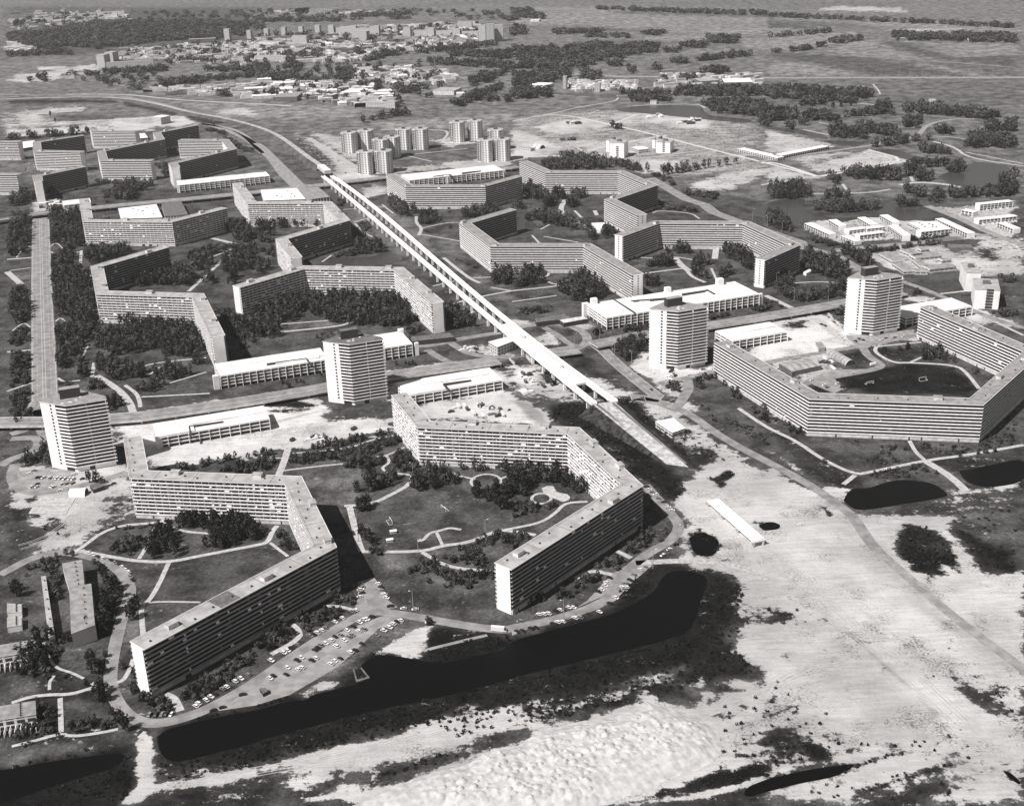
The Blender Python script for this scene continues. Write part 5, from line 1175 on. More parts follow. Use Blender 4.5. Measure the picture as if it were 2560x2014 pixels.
for lab, s_ in (('grey-roofed terrace at the left edge below the patio houses, pergolas on its front', 'M -60,388 297,330 302,430 -60,492'), ('grey-roofed terrace at the left edge, lowest of the two with pergolas', 'M -60,905 297,850 303,968 -60,1025')):
    r0 = house(lab, s_, 7, ('rowf', 'roofn')); pl = P(s_, 7); lc = Local(r0)
    for k in range(9):
        c = pl[3]*(1-k/8)+pl[2]*k/8; t = pl[2]-pl[3]; an = math.degrees(math.atan2(t[1], t[0])); n = np.array([t[1], -t[0]])/np.linalg.norm(t); mb = MB(); mb.box(c+n*3, an+90, 6, .25, 0, 2.6); lc.part('garden_wall', mb, 'white')
# sheds and tents
def vault(label, s_, w, h, mats, name, ribs=8):
    a, b = P(s_); d = b-a; L_ = np.linalg.norm(d); t = d/L_; n = np.array([-t[1], t[0]]); root = empty(name, *((a+b)/2), 0, label, 'shed'); lc = Local(root); mb = MB(); K = 10
    for i in range(ribs):
        for k in range(K):
            q = []
            for uu, kk_ in ((i, k), (i+1, k), (i+1, k+1), (i, k+1)):
                an = math.pi*kk_/K; p = a+t*L_*uu/ribs+n*w/2*math.cos(an); q.append((*p, h*math.sin(an)))
            mb.quad(*q, mi=i % 2)
    lc.part('roof', mb, mats[:2]); mb = MB()
    for e in (a, b): mb.poly([(*(e+n*w/2*math.cos(math.pi*k/K)), h*math.sin(math.pi*k/K)) for k in range(K+1)])
    lc.part('gable', mb, mats[2])
vault('arched translucent greenhouse frame on the building site beside the playing field', 'H 520,1300 700,1400', 10, 5, ['roofn', 'roof', 'dark'], 'barrel_shed', 14)
vault('white barrel tent between parked cars and sand at the left', 'I 600,800 735,795', 9, 4.5, ['white', 'white', 'dark'], 'barrel_tent', 6)
vault('white barrel tent on the site under the viaduct', 'G 60,1665 110,1640', 10, 5, ['white', 'white', 'wallg'], 'barrel_tent', 4)
vault('grey barrel shed beside the two containers on the far sand', 'C 200,1250 260,1262', 12, 6, ['white', 'roof', 'dark'], 'barrel_shed', 4)
def shed(label, s_, h, rh, mats, name='shed', stripes=6):
    p = P(s_, h); root = empty(name, *p.mean(0), 0, label, 'shed'); lc = Local(root); mb = MB(); mb.prism(p, 0, h); lc.part('wall', mb, mats[0])
    mb = MB(); m0, m1 = (p[0]+p[3])/2, (p[1]+p[2])/2
    for k in range(stripes):
        f0, f1 = k/stripes, (k+1)/stripes; e = lambda a, b, f: tuple(a+(b-a)*f)
        mb.quad((*e(p[0], p[1], f0), h+.01), (*e(p[0], p[1], f1), h+.01), (*e(m0, m1, f1), h+rh), (*e(m0, m1, f0), h+rh), k % 2)
        mb.quad((*e(m0, m1, f0), h+rh), (*e(m0, m1, f1), h+rh), (*e(p[3], p[2], f1), h+.01), (*e(p[3], p[2], f0), h+.01), k % 2)
    mb.poly([(*p[0], h), (*p[3], h), (*m0, h+rh)]); mb.poly([(*p[1], h), (*p[2], h), (*m1, h+rh)]); lc.part('roof', mb, mats[1:])
shed('striped-roof shed on the building site inside the right horseshoe block', 'H 95,1385 330,1335 455,1400 205,1455', 4.5, 1.8, ['wallg', 'roof', 'roofn'], stripes=9)
shed('grey gabled site hut on the sand between the two right-hand towers', 'H 400,1205 450,1200 485,1250 430,1262', 3.5, 1.2, ['plinth', 'roofn', 'roofn'], stripes=1)
shed('dark square hut beside the white barrel tent', 'I 760,720 820,700 850,740 790,760', 3, 1.2, ['dark', 'roofd', 'roofd'], 'hut', 1)
shed('second dark hut with a hipped roof beside the barrel tent', 'I 805,705 870,690 885,725 825,745', 3.4, 1.2, ['dark', 'roofd', 'roofd'], 'hut', 1)
shed('dark tarpaulin-covered trailer on the long car park', 'N 30,745 75,740 100,770 60,790', 2.4, .8, ['dark', 'roofd', 'roofd'], 'trailer', 1)
for i, (s_, l_) in enumerate((('F 655,905 780,880 800,910 690,935', 'white pavilion half hidden among the trees of the middle grove'), ('F 670,900 700,880 730,895 700,915', 'small white tent roof in the middle grove'), ('E 1950,175 2020,172 2025,195 1945,198', 'small white flat-roofed kiosk between two left-hand blocks'), ('H 300,610 350,585 370,600 325,620', 'white play shelter below the dark wing of the right horseshoe'), ('E 600,315 640,310 645,330 600,335', 'white kiosk among the trees beside the straight road'), ('v 950,770 1100,765 1180,850 1020,850', 'white pergola terrace at the foot of the zigzag block'))):
    shed(l_, s_, 3.2, .8, ['white', 'deck', 'deck'], 'kiosk', 1)
shed('long white flat roof beside the far road and the light sand, far left cluster', 'q 245,505 455,480 420,590 260,615', 6, .3, ['wallg', 'deck', 'deck'], 'parking_shed', 1)
shed('white roof seen behind the short striped slab in the far left cluster', 'r 325,365 420,360 475,435 345,445', 6, .3, ['wallg', 'deck', 'deck'], 'parking_shed', 1)
# long low barracks on the far sand flats
for s_, l_ in (('C 1912,1262 2171,1345 D 80,1340', 'long low white row on the far sand, left arm'), ('D 95,1325 520,1240', 'long low striped row on the far sand, right arm')):
    p = P(s_, 5); a, b = p[0], p[-1]; t = (b-a)/np.linalg.norm(b-a); n = np.array([-t[1], t[0]]); root = empty('barracks', *((a+b)/2), 0, l_, 'building'); lc = Local(root)
    mb = MB(); mb.prism([a, b, b+n*14, a+n*14], 0, 4.7); lc.part('wall', mb, 'rowf'); mb = MB(); mb.prism([a-n*.6, b-n*.6, b+n*14.6, a+n*14.6], 4.7, 5.2); lc.part('roof', mb, 'deck')
# far suburb: slabs and towers
FAR = """B|70,318 107,318|245|14|slim far tower, leftmost of the row
B|217,302 252,302|232|14|slim far tower, second from left of the row
B|362,292 398,292|225|14|slim far tower, third of the row
B|500,276 540,276|215|14|slim far tower, fourth of the row
B|615,290 660,290|215|14|far tower at the left end of a long slab
B|800,290 850,290|218|14|far tower between two long slabs
B|995,312 1045,312|220|16|far tower with a dark side, centre
B|310,388 432,388|305|20|broad white far slab on the left of the suburb
B|815,342 940,342|268|24|broad far slab with a dark side, centre of the suburb
B|660,288 800,288|238|14|long low far slab left of centre
B|850,290 995,290|240|14|long low far slab right of centre
B|1250,316 1310,316|235|16|far tower left of three stepped slabs
B|1330,312 1455,312|258|14|stepped far slab, left of three
B|1457,318 1510,318|240|16|far tower between the stepped slabs, left
B|1530,316 1665,316|262|14|stepped far slab, middle of three
B|1667,322 1730,322|245|16|far tower between the stepped slabs, right
B|1742,320 1885,320|268|14|stepped far slab, right of three
B|1710,240 1830,238|185|16|distant slab behind the stepped slabs
B|25,392 195,396|355|30|low wide white far building
B|-10,520 258,522|475|20|long white school front in the far suburb
B|1095,440 1190,440|400|30|white striped far building among trees, left
B|1258,430 1360,430|400|30|white striped far building among trees, right
B|1105,462 1270,462|448|20|zigzag-roofed far hall among the trees
A|1905,345 1950,345|248|14|round far tower on the left beside the sheds
A|2095,330 2130,330|258|14|slim far tower left of the suburb
A|1605,375 1830,365|335|20|long low far hall on the left
A|1675,505 1800,500|472|26|light far hall among small houses
A|830,580 895,580|468|30|white wing of the angular block on the far left
A|895,530 965,530|445|30|dark rear wing of the angular block on the far left
A|905,582 1305,560|532|12|long balconied block on the far left
B|1890,362 1950,362|215|18|tall pale far tower, leftmost of the tight cluster
B|1955,362 2020,360|208|18|tall pale far tower, middle of the tight cluster
B|2025,352 2097,350|212|18|tall pale far tower, rightmost of the tight cluster
C|155,185 230,185|168|20|white barn in front of distant trees
C|1485,640 1560,640|630|20|small white shed beside the motorway
C|150,748 300,752|720|40|pale shed left of the gravel works
C|432,755 460,755|650|14|white silo tower at the gravel works
C|480,690 500,690|668|10|small white silo at the gravel works
C|700,780 745,780|705|14|dark silo block at the gravel works
C|1170,885 1225,885|858|16|white farmhouse among tall trees
C|1600,730 1760,720|690|40|low factory right of the gravel works, left hall
C|1800,750 2040,745|700|60|low factory right of the gravel works, wide brick hall
D|1370,880 1425,880|852|20|white farm roof on the dark field
D|1120,345 1190,345|325|20|white farm sheds in front of a tree line
D|1660,350 1700,350|325|14|small white farmhouse in a tree line
D|1240,905 1360,900|885|14|long low farm shed on the dark field
C|60,1270 160,1285|1245|10|small sheds on the bright site near the zigzag block
B|1500,805 1680,808|768|50|dark flat hall beside the field, right end of the industrial area
B|1700,825 1790,822|795|24|white sheds right of the dark flat hall
B|880,905 1100,912|870|24|white office row at the front of the industrial area
B|1100,915 1180,918|862|24|white front office block of the industrial area, right
B|890,870 1040,870|830|24|second white office row of the industrial area
B|1000,830 1170,825|800|30|flat hall in the middle of the industrial area
B|715,820 930,822|785|60|wide light hall in the industrial area
B|160,865 350,860|825|60|wide light hall at the left of the industrial area
B|590,850 650,855|800|20|white tall shed in the industrial area
B|800,605 935,605|580|20|long white hall with a row of windows, back of the industrial area
B|1375,625 1470,625|600|30|white gabled hall near the canal
B|855,705 930,710|685|20|small white hall behind the industrial area"""
for ln in FAR.split('\n'):
    t_, s_, top, dp, lab = ln.split('|'); big = any(k in lab for k in ('tower', 'slab', 'block', 'office', 'school', 'striped', 'balconied'))
    blk('far_building' if not big else 'far_apartment_block', lab, t_+' '+s_, float(top), float(dp), 'far_w' if big else random.choice(['housew', 'wallg', 'plinth']), random.choice(['roof', 'roofn', 'deck']) if not big else 'roof', 'building', None, 0)
mbc = MB(); pc = P('B 1517,600')[0]; mbc.box(pc, 0, 2.6, 2.6, 0, 34); mbc.box(pc, 0, 3.0, 3.0, 34, 35); tag(link('chimney', mbc.mesh('chimney', 'wallg')), 'slender factory chimney in the far industrial area', 'chimney')
# ---------------------------------------------------------------- trees, groves and shrubberies
GROVES = """S|I 930,1100 940,1075 1300,1055 1290,1090 1000,1110
M|I 930,1260 1100,1120 1210,1200 1200,1290 1100,1345 980,1330
T|I 1350,1070 1450,1060 1530,1200 1535,1320 1300,1350 1190,1345 1300,1180
T|I 1420,1020 2171,1020 2171,1230 1715,1290 1730,1200 1850,1125 1500,1090
S|I 1420,1000 2171,1010 2171,1030 1430,1025
M|J -10,1050 80,1055 100,1100 70,1190 -10,1200
T|I 190,520 400,410 440,560 300,550 200,600 160,560
S|I 270,1400 480,1330 520,1340 320,1440
M|I 340,1440 510,1360 525,1440 525,1696 410,1696 400,1500
M|I 740,1340 880,1380 950,1430 930,1470 800,1450
T|I 850,1480 1000,1550 1060,1650 1050,1696 850,1696
T|M 830,0 1030,0 1010,200 930,290 810,240
T|I 100,1560 220,1620 200,1696 95,1690
M|M 370,360 480,300 600,300 620,350 500,400 520,500 440,520 390,400
M|M 620,290 800,230 900,240 930,300 700,310 640,340
M|M 300,350 350,360 380,500 300,560
M|M 100,560 300,540 450,560 470,650 340,700 320,650 100,630
S|M 490,620 600,640 720,690 600,700 500,670
T|M 760,560 880,520 900,720 1000,1000 1110,1080 1080,1110 980,1130 870,900 760,850
M|M 1000,520 1100,560 1060,640 990,690
M|M 1060,640 1140,570 1165,740 1290,830 1400,830 1470,930 1400,960 1250,920 1120,830
M|M 1500,810 1560,740 2171,420 2171,560 2030,600 1980,680 1650,870 1560,885
M|M 300,860 380,860 500,1090 350,1120 300,1000
M|M 550,1050 850,1000 1000,1060 1120,1090 700,1170 560,1120
S|M 200,1180 480,1130 500,1150 200,1250
M|M 700,700 760,690 790,720 720,740
M|N 0,330 200,230 590,60 620,60 770,95 760,130 400,280 370,255 360,370 130,460 90,430 0,450
M|N 600,-20 850,-20 860,40 640,60
M|K 905,1275 1150,1100 1210,1110 1200,1200 1100,1300 1010,1325
M|K 675,1450 960,1300 1010,1350 850,1475
M|K 300,1696 640,1490 790,1510 500,1696
M|O -20,10 60,-30 340,-10 200,40 60,60
S|K 1255,1150 1320,1075 1375,1070 1380,1120 1270,1180
M|J 1260,1500 1400,1350 1480,1335 1610,1440 2020,1465 2015,1530 1880,1520 1700,1600 1640,1560 1500,1500 1330,1470
M|J 1420,1560 1480,1510 1530,1540 1460,1580
M|J 1750,1600 1860,1520 1900,1540 1780,1620
S|J 1560,1590 1640,1550 1680,1580 1600,1610
M|J 1690,1270 1850,1225 1980,1350 1965,1440 1690,1400 1560,1370 1560,1340 1750,1340
M|J 1840,1220 2050,1120 2171,1130 2171,1230 2030,1230 1900,1245
M|K -20,1120 100,1140 180,1230 60,1280 -20,1260
T|J 885,670 1050,630 1240,680 1230,710 1050,790 950,800 800,790 780,755 900,735
T|J 840,940 880,870 975,890 960,940 870,970
T|J 700,870 740,870 790,960 760,1000
T|J 890,1150 940,1155 1010,1220 980,1250 920,1220
M|J 960,1290 1090,1275 1090,1320 1000,1335
T|J 1290,740 1390,610 1500,600 1620,590 1700,650 1850,690 1700,720 1500,765 1350,780
T|J 1640,560 1900,590 2171,590 2171,640 1900,660 1750,620
T|K -20,590 200,585 400,605 640,790 650,830 500,825 480,790 380,780 350,720 230,745 180,820 0,830 0,640
T|J 1820,780 1900,740 2100,700 2171,660 2171,960 2020,940 1840,860
M|K 0,870 170,850 400,880 390,930 200,960 0,1040
M|J 1390,510 1540,560 1390,580
M|J 160,1150 210,1120 270,1140 350,1270 290,1310 200,1250
M|J 310,425 1180,255 1190,290 1000,320 800,395 400,440
M|J 290,560 300,475 800,425 1210,315 1240,375 1000,465 960,480 1100,500 1120,540 950,600 830,590 750,590 740,530
M|J 1150,500 1260,415 1375,540 1330,630 1130,600 1150,560
M|J -300,500 0,460 240,430 205,485 0,485
M|J -10,505 205,500 190,560 0,625
M|I 1400,590 2171,465 2171,490 1600,600
M|I 1800,605 2171,520 2171,630 1850,615
T|E 85,160 265,150 275,370 170,480 85,490
T|E 405,120 680,120 700,200 730,370 640,430 540,430 440,370 410,250
T|E 430,510 650,460 640,550 560,700 440,700
T|E 440,720 640,600 700,590 770,660 840,1000 835,1080 480,1020 445,850
T|E 470,1100 830,1080 740,1230 660,1340 480,1500 470,1250
T|E 650,1390 730,1330 785,1500 650,1520
T|E 800,1360 1020,1370 1050,1560 900,1580 880,1540 810,1470
T|E 760,1200 950,1110 1230,1085 1640,1070 1740,1200 1750,1320 1580,1340 1400,1340 1290,1270 1000,1340 850,1290
T|E 980,1030 1620,1045 1650,1070 1200,1090 1000,1080
T|E 1050,1400 1230,1430 1250,1510 1060,1530
M|E 1165,1610 1290,1520 1430,1570 1400,1620 1180,1640
T|E 1290,1460 1400,1400 1480,1430 1670,1480 1480,1530 1300,1530
T|E 1630,1350 1720,1350 1740,1400 1620,1410
T|E 90,780 230,755 270,880 270,1040 95,1100
M|E 95,1150 255,1080 255,1200 95,1280
M|E 88,1310 275,1295 265,1545 90,1605
M|E 88,1645 265,1600 270,1696 88,1696
M|I 90,-10 280,-10 275,180 200,230 90,255
M|E 730,1550 850,1520 910,1600 730,1640
S|E 480,1550 540,1530 700,1560 560,1600
T|I 905,10 990,10 1050,50 910,110
T|E 705,460 1100,425 1135,440 1000,500 900,545 720,550
M|E 730,385 1060,395 1040,410 800,420
T|E 1100,750 1180,650 1500,600 1690,650 1680,720 1200,750
T|E 1540,560 1610,640 1590,740 1530,740
T|E 1625,560 1700,525 1840,535 1820,580 1640,615
T|E 1880,560 2000,430 2171,410 2171,600 1900,630
T|E 1880,250 1960,200 2100,240 2171,300 2171,360 2060,370 2000,340
M|E 1770,400 1980,375 1920,440 1700,500 1540,520 1530,480
T|E 1900,720 2000,620 2080,610 1990,720
T|E 1700,670 1760,640 1820,700 1820,740 1700,700
M|E 1810,900 1980,950 2060,1000 2171,1000 2171,1200 2080,1270 1980,1190 1850,1000
T|E 2000,1050 2171,1050 2171,1200 2090,1250
T|F -10,830 400,810 430,1000 240,1040 200,1170 0,1180
T|F 420,830 830,800 1200,830 1380,1040 1250,1080 900,1090 660,1060 560,1000 420,980
M|F 1020,960 1300,960 1380,1020 1250,1070 1050,1060
T|F 0,210 560,210 560,230 240,245 0,260
T|F 0,290 170,290 100,370 0,365
M|F 40,430 150,400 160,500 70,470
M|F 640,490 700,450 1060,390 1130,440 1000,460 800,480
T|F 840,380 1060,360 1100,440 850,440
M|F 860,210 970,200 980,270 900,280
M|F 850,240 960,350 900,375 845,330
T|F 1590,910 1650,930 1860,1000 1870,1080 1650,1110 1600,1000
T|F 0,510 100,560 150,600 0,650
M|F 510,1190 740,1150 1000,1120 740,1190 530,1210
M|F 1265,1090 1380,1075 1430,1110 1290,1150
T|F 1090,0 1280,60 1400,110 1290,150 1180,120
T|F 1375,140 1540,140 1540,190 1420,220
T|F 1710,130 1990,70 2080,140 1950,150 1730,170
T|F 1990,640 2171,600 2171,740 1980,715
S|F 1420,240 1530,290 1430,290
S|F 1620,470 1900,570 1850,590 1660,510
M|F 690,10 760,20 750,70 700,60
T|G 385,790 520,640 650,630 850,800 720,860 560,880 500,860
T|G -10,600 280,610 290,640 0,655
T|G 0,685 280,680 300,715 50,750 0,740
M|G 60,940 350,915 380,960 80,980
T|G 70,180 250,130 450,160 600,220 740,300 700,360 600,260 200,200
T|G 750,270 880,275 840,350 760,330
M|G 660,165 770,160 765,185
T|G 1135,570 1300,500 1390,530 1390,570 1150,600
T|G 1510,580 1560,515 1690,530 1680,560 1590,590 1600,640 1730,690 1640,690 1550,640
T|G 1745,650 1870,580 1875,640 1760,690
T|G 1290,425 1500,420 1530,465 1340,470
T|G 1780,430 1900,415 2060,500 2060,610 1960,590 1900,540 1780,465
T|G 820,1260 1000,1180 1160,1165 1160,1290 1070,1300 1080,1370 960,1380 850,1330
T|G 1120,710 1220,690 1300,720 1120,770
M|G 640,1130 800,1110 840,1130 660,1160
M|G 930,1100 1160,1070 1160,1100 940,1130
M|G 1670,1010 1880,960 1880,985 1670,1025
M|G 1990,940 2171,900 2171,945 2000,960
T|G 35,30 160,80 0,90
T|G 270,10 400,15 360,60 250,70
T|G 455,50 600,20 520,100
M|G 1250,50 1480,60 1570,110 1300,95
M|G 1180,90 1250,60 1260,85
M|G 1550,1520 1690,1495 1730,1510 1560,1555
M|G 1545,1575 1680,1565 1640,1630 1550,1625
M|G 1700,1600 1790,1540 1840,1580
M|G 1830,1620 1900,1600 2000,1696 1850,1696
M|G 1270,1570 1430,1560 1450,1640 1300,1640
M|G 250,1490 340,1480 360,1590 260,1540
T|H -10,140 100,150 205,220 225,280 100,260 0,220
T|H 290,420 600,520 710,590 690,690 500,660 280,600
T|H 0,740 190,640 220,830 500,800 640,690 650,830 300,880 100,830
T|H 590,460 680,430 880,520 900,555 840,590 700,530
M|H 825,425 1100,400 1450,355 1490,365 1400,385 1050,440 855,460
M|H 720,375 1250,330 1600,295 1640,325 1200,345
M|H 300,335 420,330 600,370 590,400 480,390
T|H 360,80 500,45 900,50 950,80 700,115 500,115
T|H 1010,20 1300,45 1290,85 1100,60
T|H 1340,-10 1450,0 1470,45 1400,40
M|H 470,945 515,940 535,1000 480,990
M|H 560,935 650,905 660,960 570,990
T|H 1190,1370 1420,1285 1630,1395 1500,1415
M|H 935,1270 1300,1250 1310,1270 960,1290
M|H 1300,1235 1420,1275 1330,1290
M|H 1700,1430 1800,1450 1860,1480 1740,1495
M|H 1830,955 2097,945 2097,1010 1900,990
M|H 1970,650 2097,640 2097,700 2000,740
S|H -10,870 80,860 130,910 0,940
M|H 840,1260 890,1250 880,1290 960,1360 920,1360
M|H 1210,760 1290,780 1300,820 1200,800
M|L 90,190 180,210 330,310 200,280
S|L 0,110 90,200 100,230 0,170
S|L 1300,370 1760,385 1640,470 1310,460
S|L 1750,370 2097,180 2097,380 1760,430
S|L 700,345 1050,370 1230,440 1050,430 1150,520 800,590 850,500 1000,430
S|L 760,650 900,600 1350,540 1500,630 1350,640 900,680
M|K 2010,60 2171,60 2171,140 2050,125
M|K 2060,140 2171,160 2171,230 2100,190
S|K 1560,30 1690,50 1700,130 1800,210 1720,200 1600,110
S|K 1700,120 1950,180 2171,320 2171,400 1950,300
R|K 310,60 450,25 620,20 700,90 1000,300 1330,600 1480,740 1450,840 1400,870 1250,770 1090,690 600,230 380,210
R|K 900,0 1040,0 1180,130 1440,380 1620,570 1560,590 1390,430
R|K 1490,1140 1600,1095 1740,1150 1780,1230 1730,1330 1700,1260 1600,1130 1500,1170
R|L 1080,1150 1200,1070 1350,1085 1470,1160 1560,1290 1640,1460 1500,1420 1500,1490 1350,1515 1200,1420 1100,1310 1060,1210
R|L 1520,1090 1650,1100 1850,1210 2090,1280 2090,1440 1850,1445 1790,1410 1650,1200
R|N 0,1200 400,1100 1000,945 1500,850 2171,680 O 0,665 400,570 900,450 1480,300 1600,110 K 1600,1696 1680,1500 1900,1540 1950,1600 O 1945,30 1930,250 1850,320 1900,440 2050,600 1700,670 1450,740 1400,780 1200,770 900,900 480,1000 200,1040 0,1010 N 2171,1060 1700,1160 1500,1090 830,1200 300,1320 0,1390
R|M 1340,1370 1550,1380 1800,1310 2171,1220 2171,1400 1800,1480 1500,1530 1360,1500 1280,1380
R|M 1270,1190 1350,1100 1700,970 2171,890 N 0,890 290,810 300,840 0,930 M 2171,925 1700,1010 1420,1080 1330,1150 1320,1200
R|K 880,1690 1000,1530 1150,1430 1280,1395 1290,1420 1200,1500 1100,1640 1090,1696
R|N 1420,440 1900,310 2171,310 2171,395 1800,480 1540,530 1410,500
R|M 100,1400 700,1270 1080,1270 1150,1420 1150,1600 1060,1690 900,1700 250,1696 400,1600 1000,1420 1060,1340 1040,1285 700,1325 100,1430
R|N 1050,1480 1500,1310 1640,1275 1740,1330 1500,1420 1080,1500
R|O 1480,1610 1850,1440 2171,1390 2171,1490 1700,1590
R|P 0,1640 300,1560 740,1400 1130,1290 740,1440 400,1560
R|P 780,1600 1550,1385 1590,1400 1000,1560
R|P 0,1200 340,1220 440,1260 470,1320 0,1440
R|K 1650,645 1720,660 1850,595 1880,640 1770,730
W|D -10,745 900,800 905,840 0,845
W|D 270,875 500,855 510,890 280,910
W|D 520,800 745,810 745,880 530,875
W|D 890,870 1050,900 1045,985 895,955
W|D 610,995 850,945 1000,975 620,1000
W|D 1140,900 1960,975 1960,1035 1500,985 1150,960
W|D 1960,1030 2100,1045 2100,1075
W|D -10,930 220,955 270,1010 0,1050
W|D 300,985 480,965 620,1045 290,1020
W|D 210,1045 560,1090 690,1095 520,1108
W|D 150,1065 260,1110 150,1105
W|D 520,1115 650,1105 840,1150 840,1180 530,1175
W|D 740,1085 1040,1095 1120,1160 1000,1170 790,1110
W|D 1150,1020 1310,1010 1280,1090 1140,1080
W|D 1420,1090 1590,1150 1415,1140
W|D 1830,1080 1900,1085 2100,1105 2100,1130 1840,1115
W|D 1680,1145 1870,1145 2100,1200 2100,1260 1660,1255 1710,1180
W|D 880,1250 1200,1190 1380,1190 1200,1220 900,1260
W|D 1210,1240 1630,1320 1320,1305
W|D 1120,1425 1520,1395 1530,1415 1270,1440 1430,1540 1260,1540 1120,1455
W|D 1510,1440 1600,1400 1680,1440 1630,1470 1520,1465
W|D 1960,1520 2100,1490 2100,1570 1960,1545
W|D 600,1480 850,1460 1190,1490 1110,1550 700,1520
W|D 495,1500 565,1500 640,1590 500,1530
T|D 0,1590 265,1570 365,1640 365,1696 0,1696
W|D 1060,1610 1330,1655 1335,1696 1110,1630
W|D 1380,1660 1720,1630 2100,1610 2100,1670 1410,1690
W|D 450,1655 690,1650 690,1690 460,1690
W|D 500,365 650,325 830,340 780,352 570,378
W|D 1035,300 1180,290 1380,305 1900,300 2097,318 2097,368 1600,355 1100,345
W|D 340,415 480,385 480,395 350,425
W|D 0,132 1200,188 2097,228 2097,243 1200,200 0,147
W|D 0,318 300,288 600,268 600,274 0,330
W|D 0,445 200,430 350,420 350,430 0,455
W|C 1655,325 1925,320 1925,372 1660,370
W|C 1415,380 1650,370 1650,420 1420,400
W|C 1270,428 1440,425 1400,448 1275,448
W|C 440,410 820,370 850,405 1240,380 1245,445 780,500 400,465
W|C 0,415 370,410 420,450 350,468 0,445
W|C 0,470 400,475 780,510 640,575 400,595 0,585 100,545
W|C 785,540 900,530 945,565 795,560
W|C 835,495 945,480 925,502
W|C 340,270 790,268 780,280 360,298
W|C 1100,285 1290,270 1288,298 1120,308
W|C 600,305 1000,315 1040,328 620,318
W|C 0,640 500,615 495,680 150,735 0,750
W|C 0,770 325,770 335,825 0,855
W|C 585,625 745,630 745,695 590,695
W|C 985,590 1045,590 1045,638 985,630
W|C 1210,575 1278,575 1268,628 1212,628
W|C 1580,590 1830,595 1830,638 1590,620
W|C 1340,520 1490,518 1475,545 1345,540
W|C 1540,515 1900,465 2030,470 1960,488 1560,530
W|C 990,800 1350,790 1345,870 990,870
W|C 905,785 980,790 980,820 905,815
W|C 1380,750 2171,765 2171,822 1385,820
W|C 1425,660 1575,670 1570,698 1435,690
W|C 1235,670 1345,665 1300,700
W|C 1600,885 1950,860 2171,895 2171,970 2050,990 1700,955
W|C 2065,1010 2171,1000 2171,1085 2115,1075
T|C 245,1395 600,1345 870,1435 310,1440
T|C 290,1345 500,1320 800,1375 1170,1460 1100,1470 800,1405 600,1345
T|C 1225,1445 1900,1380 1960,1390 1300,1490 1235,1460
M|C 1195,1490 1330,1505 1385,1580 1210,1530
M|C 1430,1610 1740,1655 1780,1696 1500,1670
T|C 100,1570 280,1645 330,1696 100,1696
T|C 340,1650 460,1640 440,1696 340,1696
T|C 500,1650 650,1640 640,1690 490,1696
M|C 380,1185 600,1185 450,1200
W|C 840,1085 990,1095 985,1108 850,1095
W|B 1640,885 1900,790 2100,725 2100,755 1900,850 1700,915
W|B 1800,680 2000,630 2171,590 1990,700 1820,735
W|B 0,550 80,570 80,640 0,655
W|B 265,510 400,565 360,620 275,600
W|B 690,600 830,605 750,700 700,680
W|B 1470,520 2171,550 2171,595 1900,575 1480,548
W|B 1370,430 2040,370 2040,388 1700,435 1380,465
W|B 880,520 1100,450 1300,440 1295,455 950,528
W|B 975,1010 1300,960 1325,975 990,1028
W|B 1620,450 2171,450 2171,510 1630,478
W|B 1970,830 2171,840 2171,870 1950,870
W|B 1180,755 1400,770 1380,795 1200,795
W|B 880,1040 960,1025 930,1045
W|B 200,470 560,480 560,500 220,500
W|B 480,430 560,440 540,480 490,480
W|B 840,430 930,430 920,480 850,480
W|B 0,640 250,650 480,680 700,690 690,705 400,700 0,680
W|B 100,810 200,805 190,830 100,828
W|B 1165,880 1230,880 1225,915 1170,915
W|B 1445,820 1480,820 1480,860 1450,860
W|A 1380,712 2171,632 2171,655 1400,748
W|A 1730,595 2171,580 2171,615 1740,608
W|A 325,655 395,655 400,695 335,705
W|A 205,690 330,695 210,708
W|A 840,605 1050,605 1400,575 1425,608 900,635
W|A 80,290 450,270 600,215 1100,190 1500,200 1880,250 1900,340 1600,335 1200,380 800,420 560,400 400,430 200,390 80,360
W|A 80,460 560,435 600,468 80,485
W|A 700,200 1700,190 2171,200 2171,230 1900,230 1100,230
W|A 1950,240 2090,250 2090,310 1960,310
W|A 1860,790 1950,785 1950,830 1860,830
W|B 0,210 60,205 60,258 0,255
W|B 0,172 740,172 740,188 0,188
W|B 760,140 1100,120 1400,110 1400,118 900,150
W|B 1100,160 1300,150 1300,165 1100,172
W|B 2050,160 2171,160 2171,180 2050,180
W|C 0,85 180,90 280,140 270,165 100,160 0,175
W|C 700,70 1200,90 2171,115 2171,135 1200,108 700,80
W|C 0,230 100,240 110,300 0,320
M|A 1690,1095 1900,1115 1950,1155 1700,1105
M|A 1885,1165 2090,1255 2171,1300 2060,1285
W|A 70,1180 760,1125 760,1140 70,1190
M|A 800,1540 1010,1540 1100,1570 860,1560
T|A 1080,1575 1380,1560 1180,1635
T|A 960,1625 1200,1650 1150,1696 970,1696
M|A 240,1650 290,1640 290,1696 230,1696
M|A 1450,1390 1420,1500 1340,1450 1340,1400
T|E 90,0 260,0 270,40 90,60
T|q 670,1400 860,1330 900,1400 680,1450
T|q 200,1390 480,1480 470,1560 200,1440
M|q 1560,1350 1710,1340 1700,1570 1600,1480
T|q 1800,1300 2171,1200 2171,1520 1800,1500
R|@O 1620,960 1900,850 2171,790 2171,1000 1830,1120 1700,1020
R|@O 1830,1130 2171,1010 2171,1400 1700,1500
R|@P 0,640 100,640 300,780 0,900
R|@P 0,900 300,880 560,980 540,1150 700,1200 700,1300 400,1320 0,1100
R|@P 750,1200 1500,1180 1550,1000 1720,1100 1740,1450 1500,1300 700,1380
R|@P 1280,640 1420,640 1420,710 1280,700
R|@P 1700,20 1880,120 1760,90
R|@P 1800,230 1900,300 1840,290
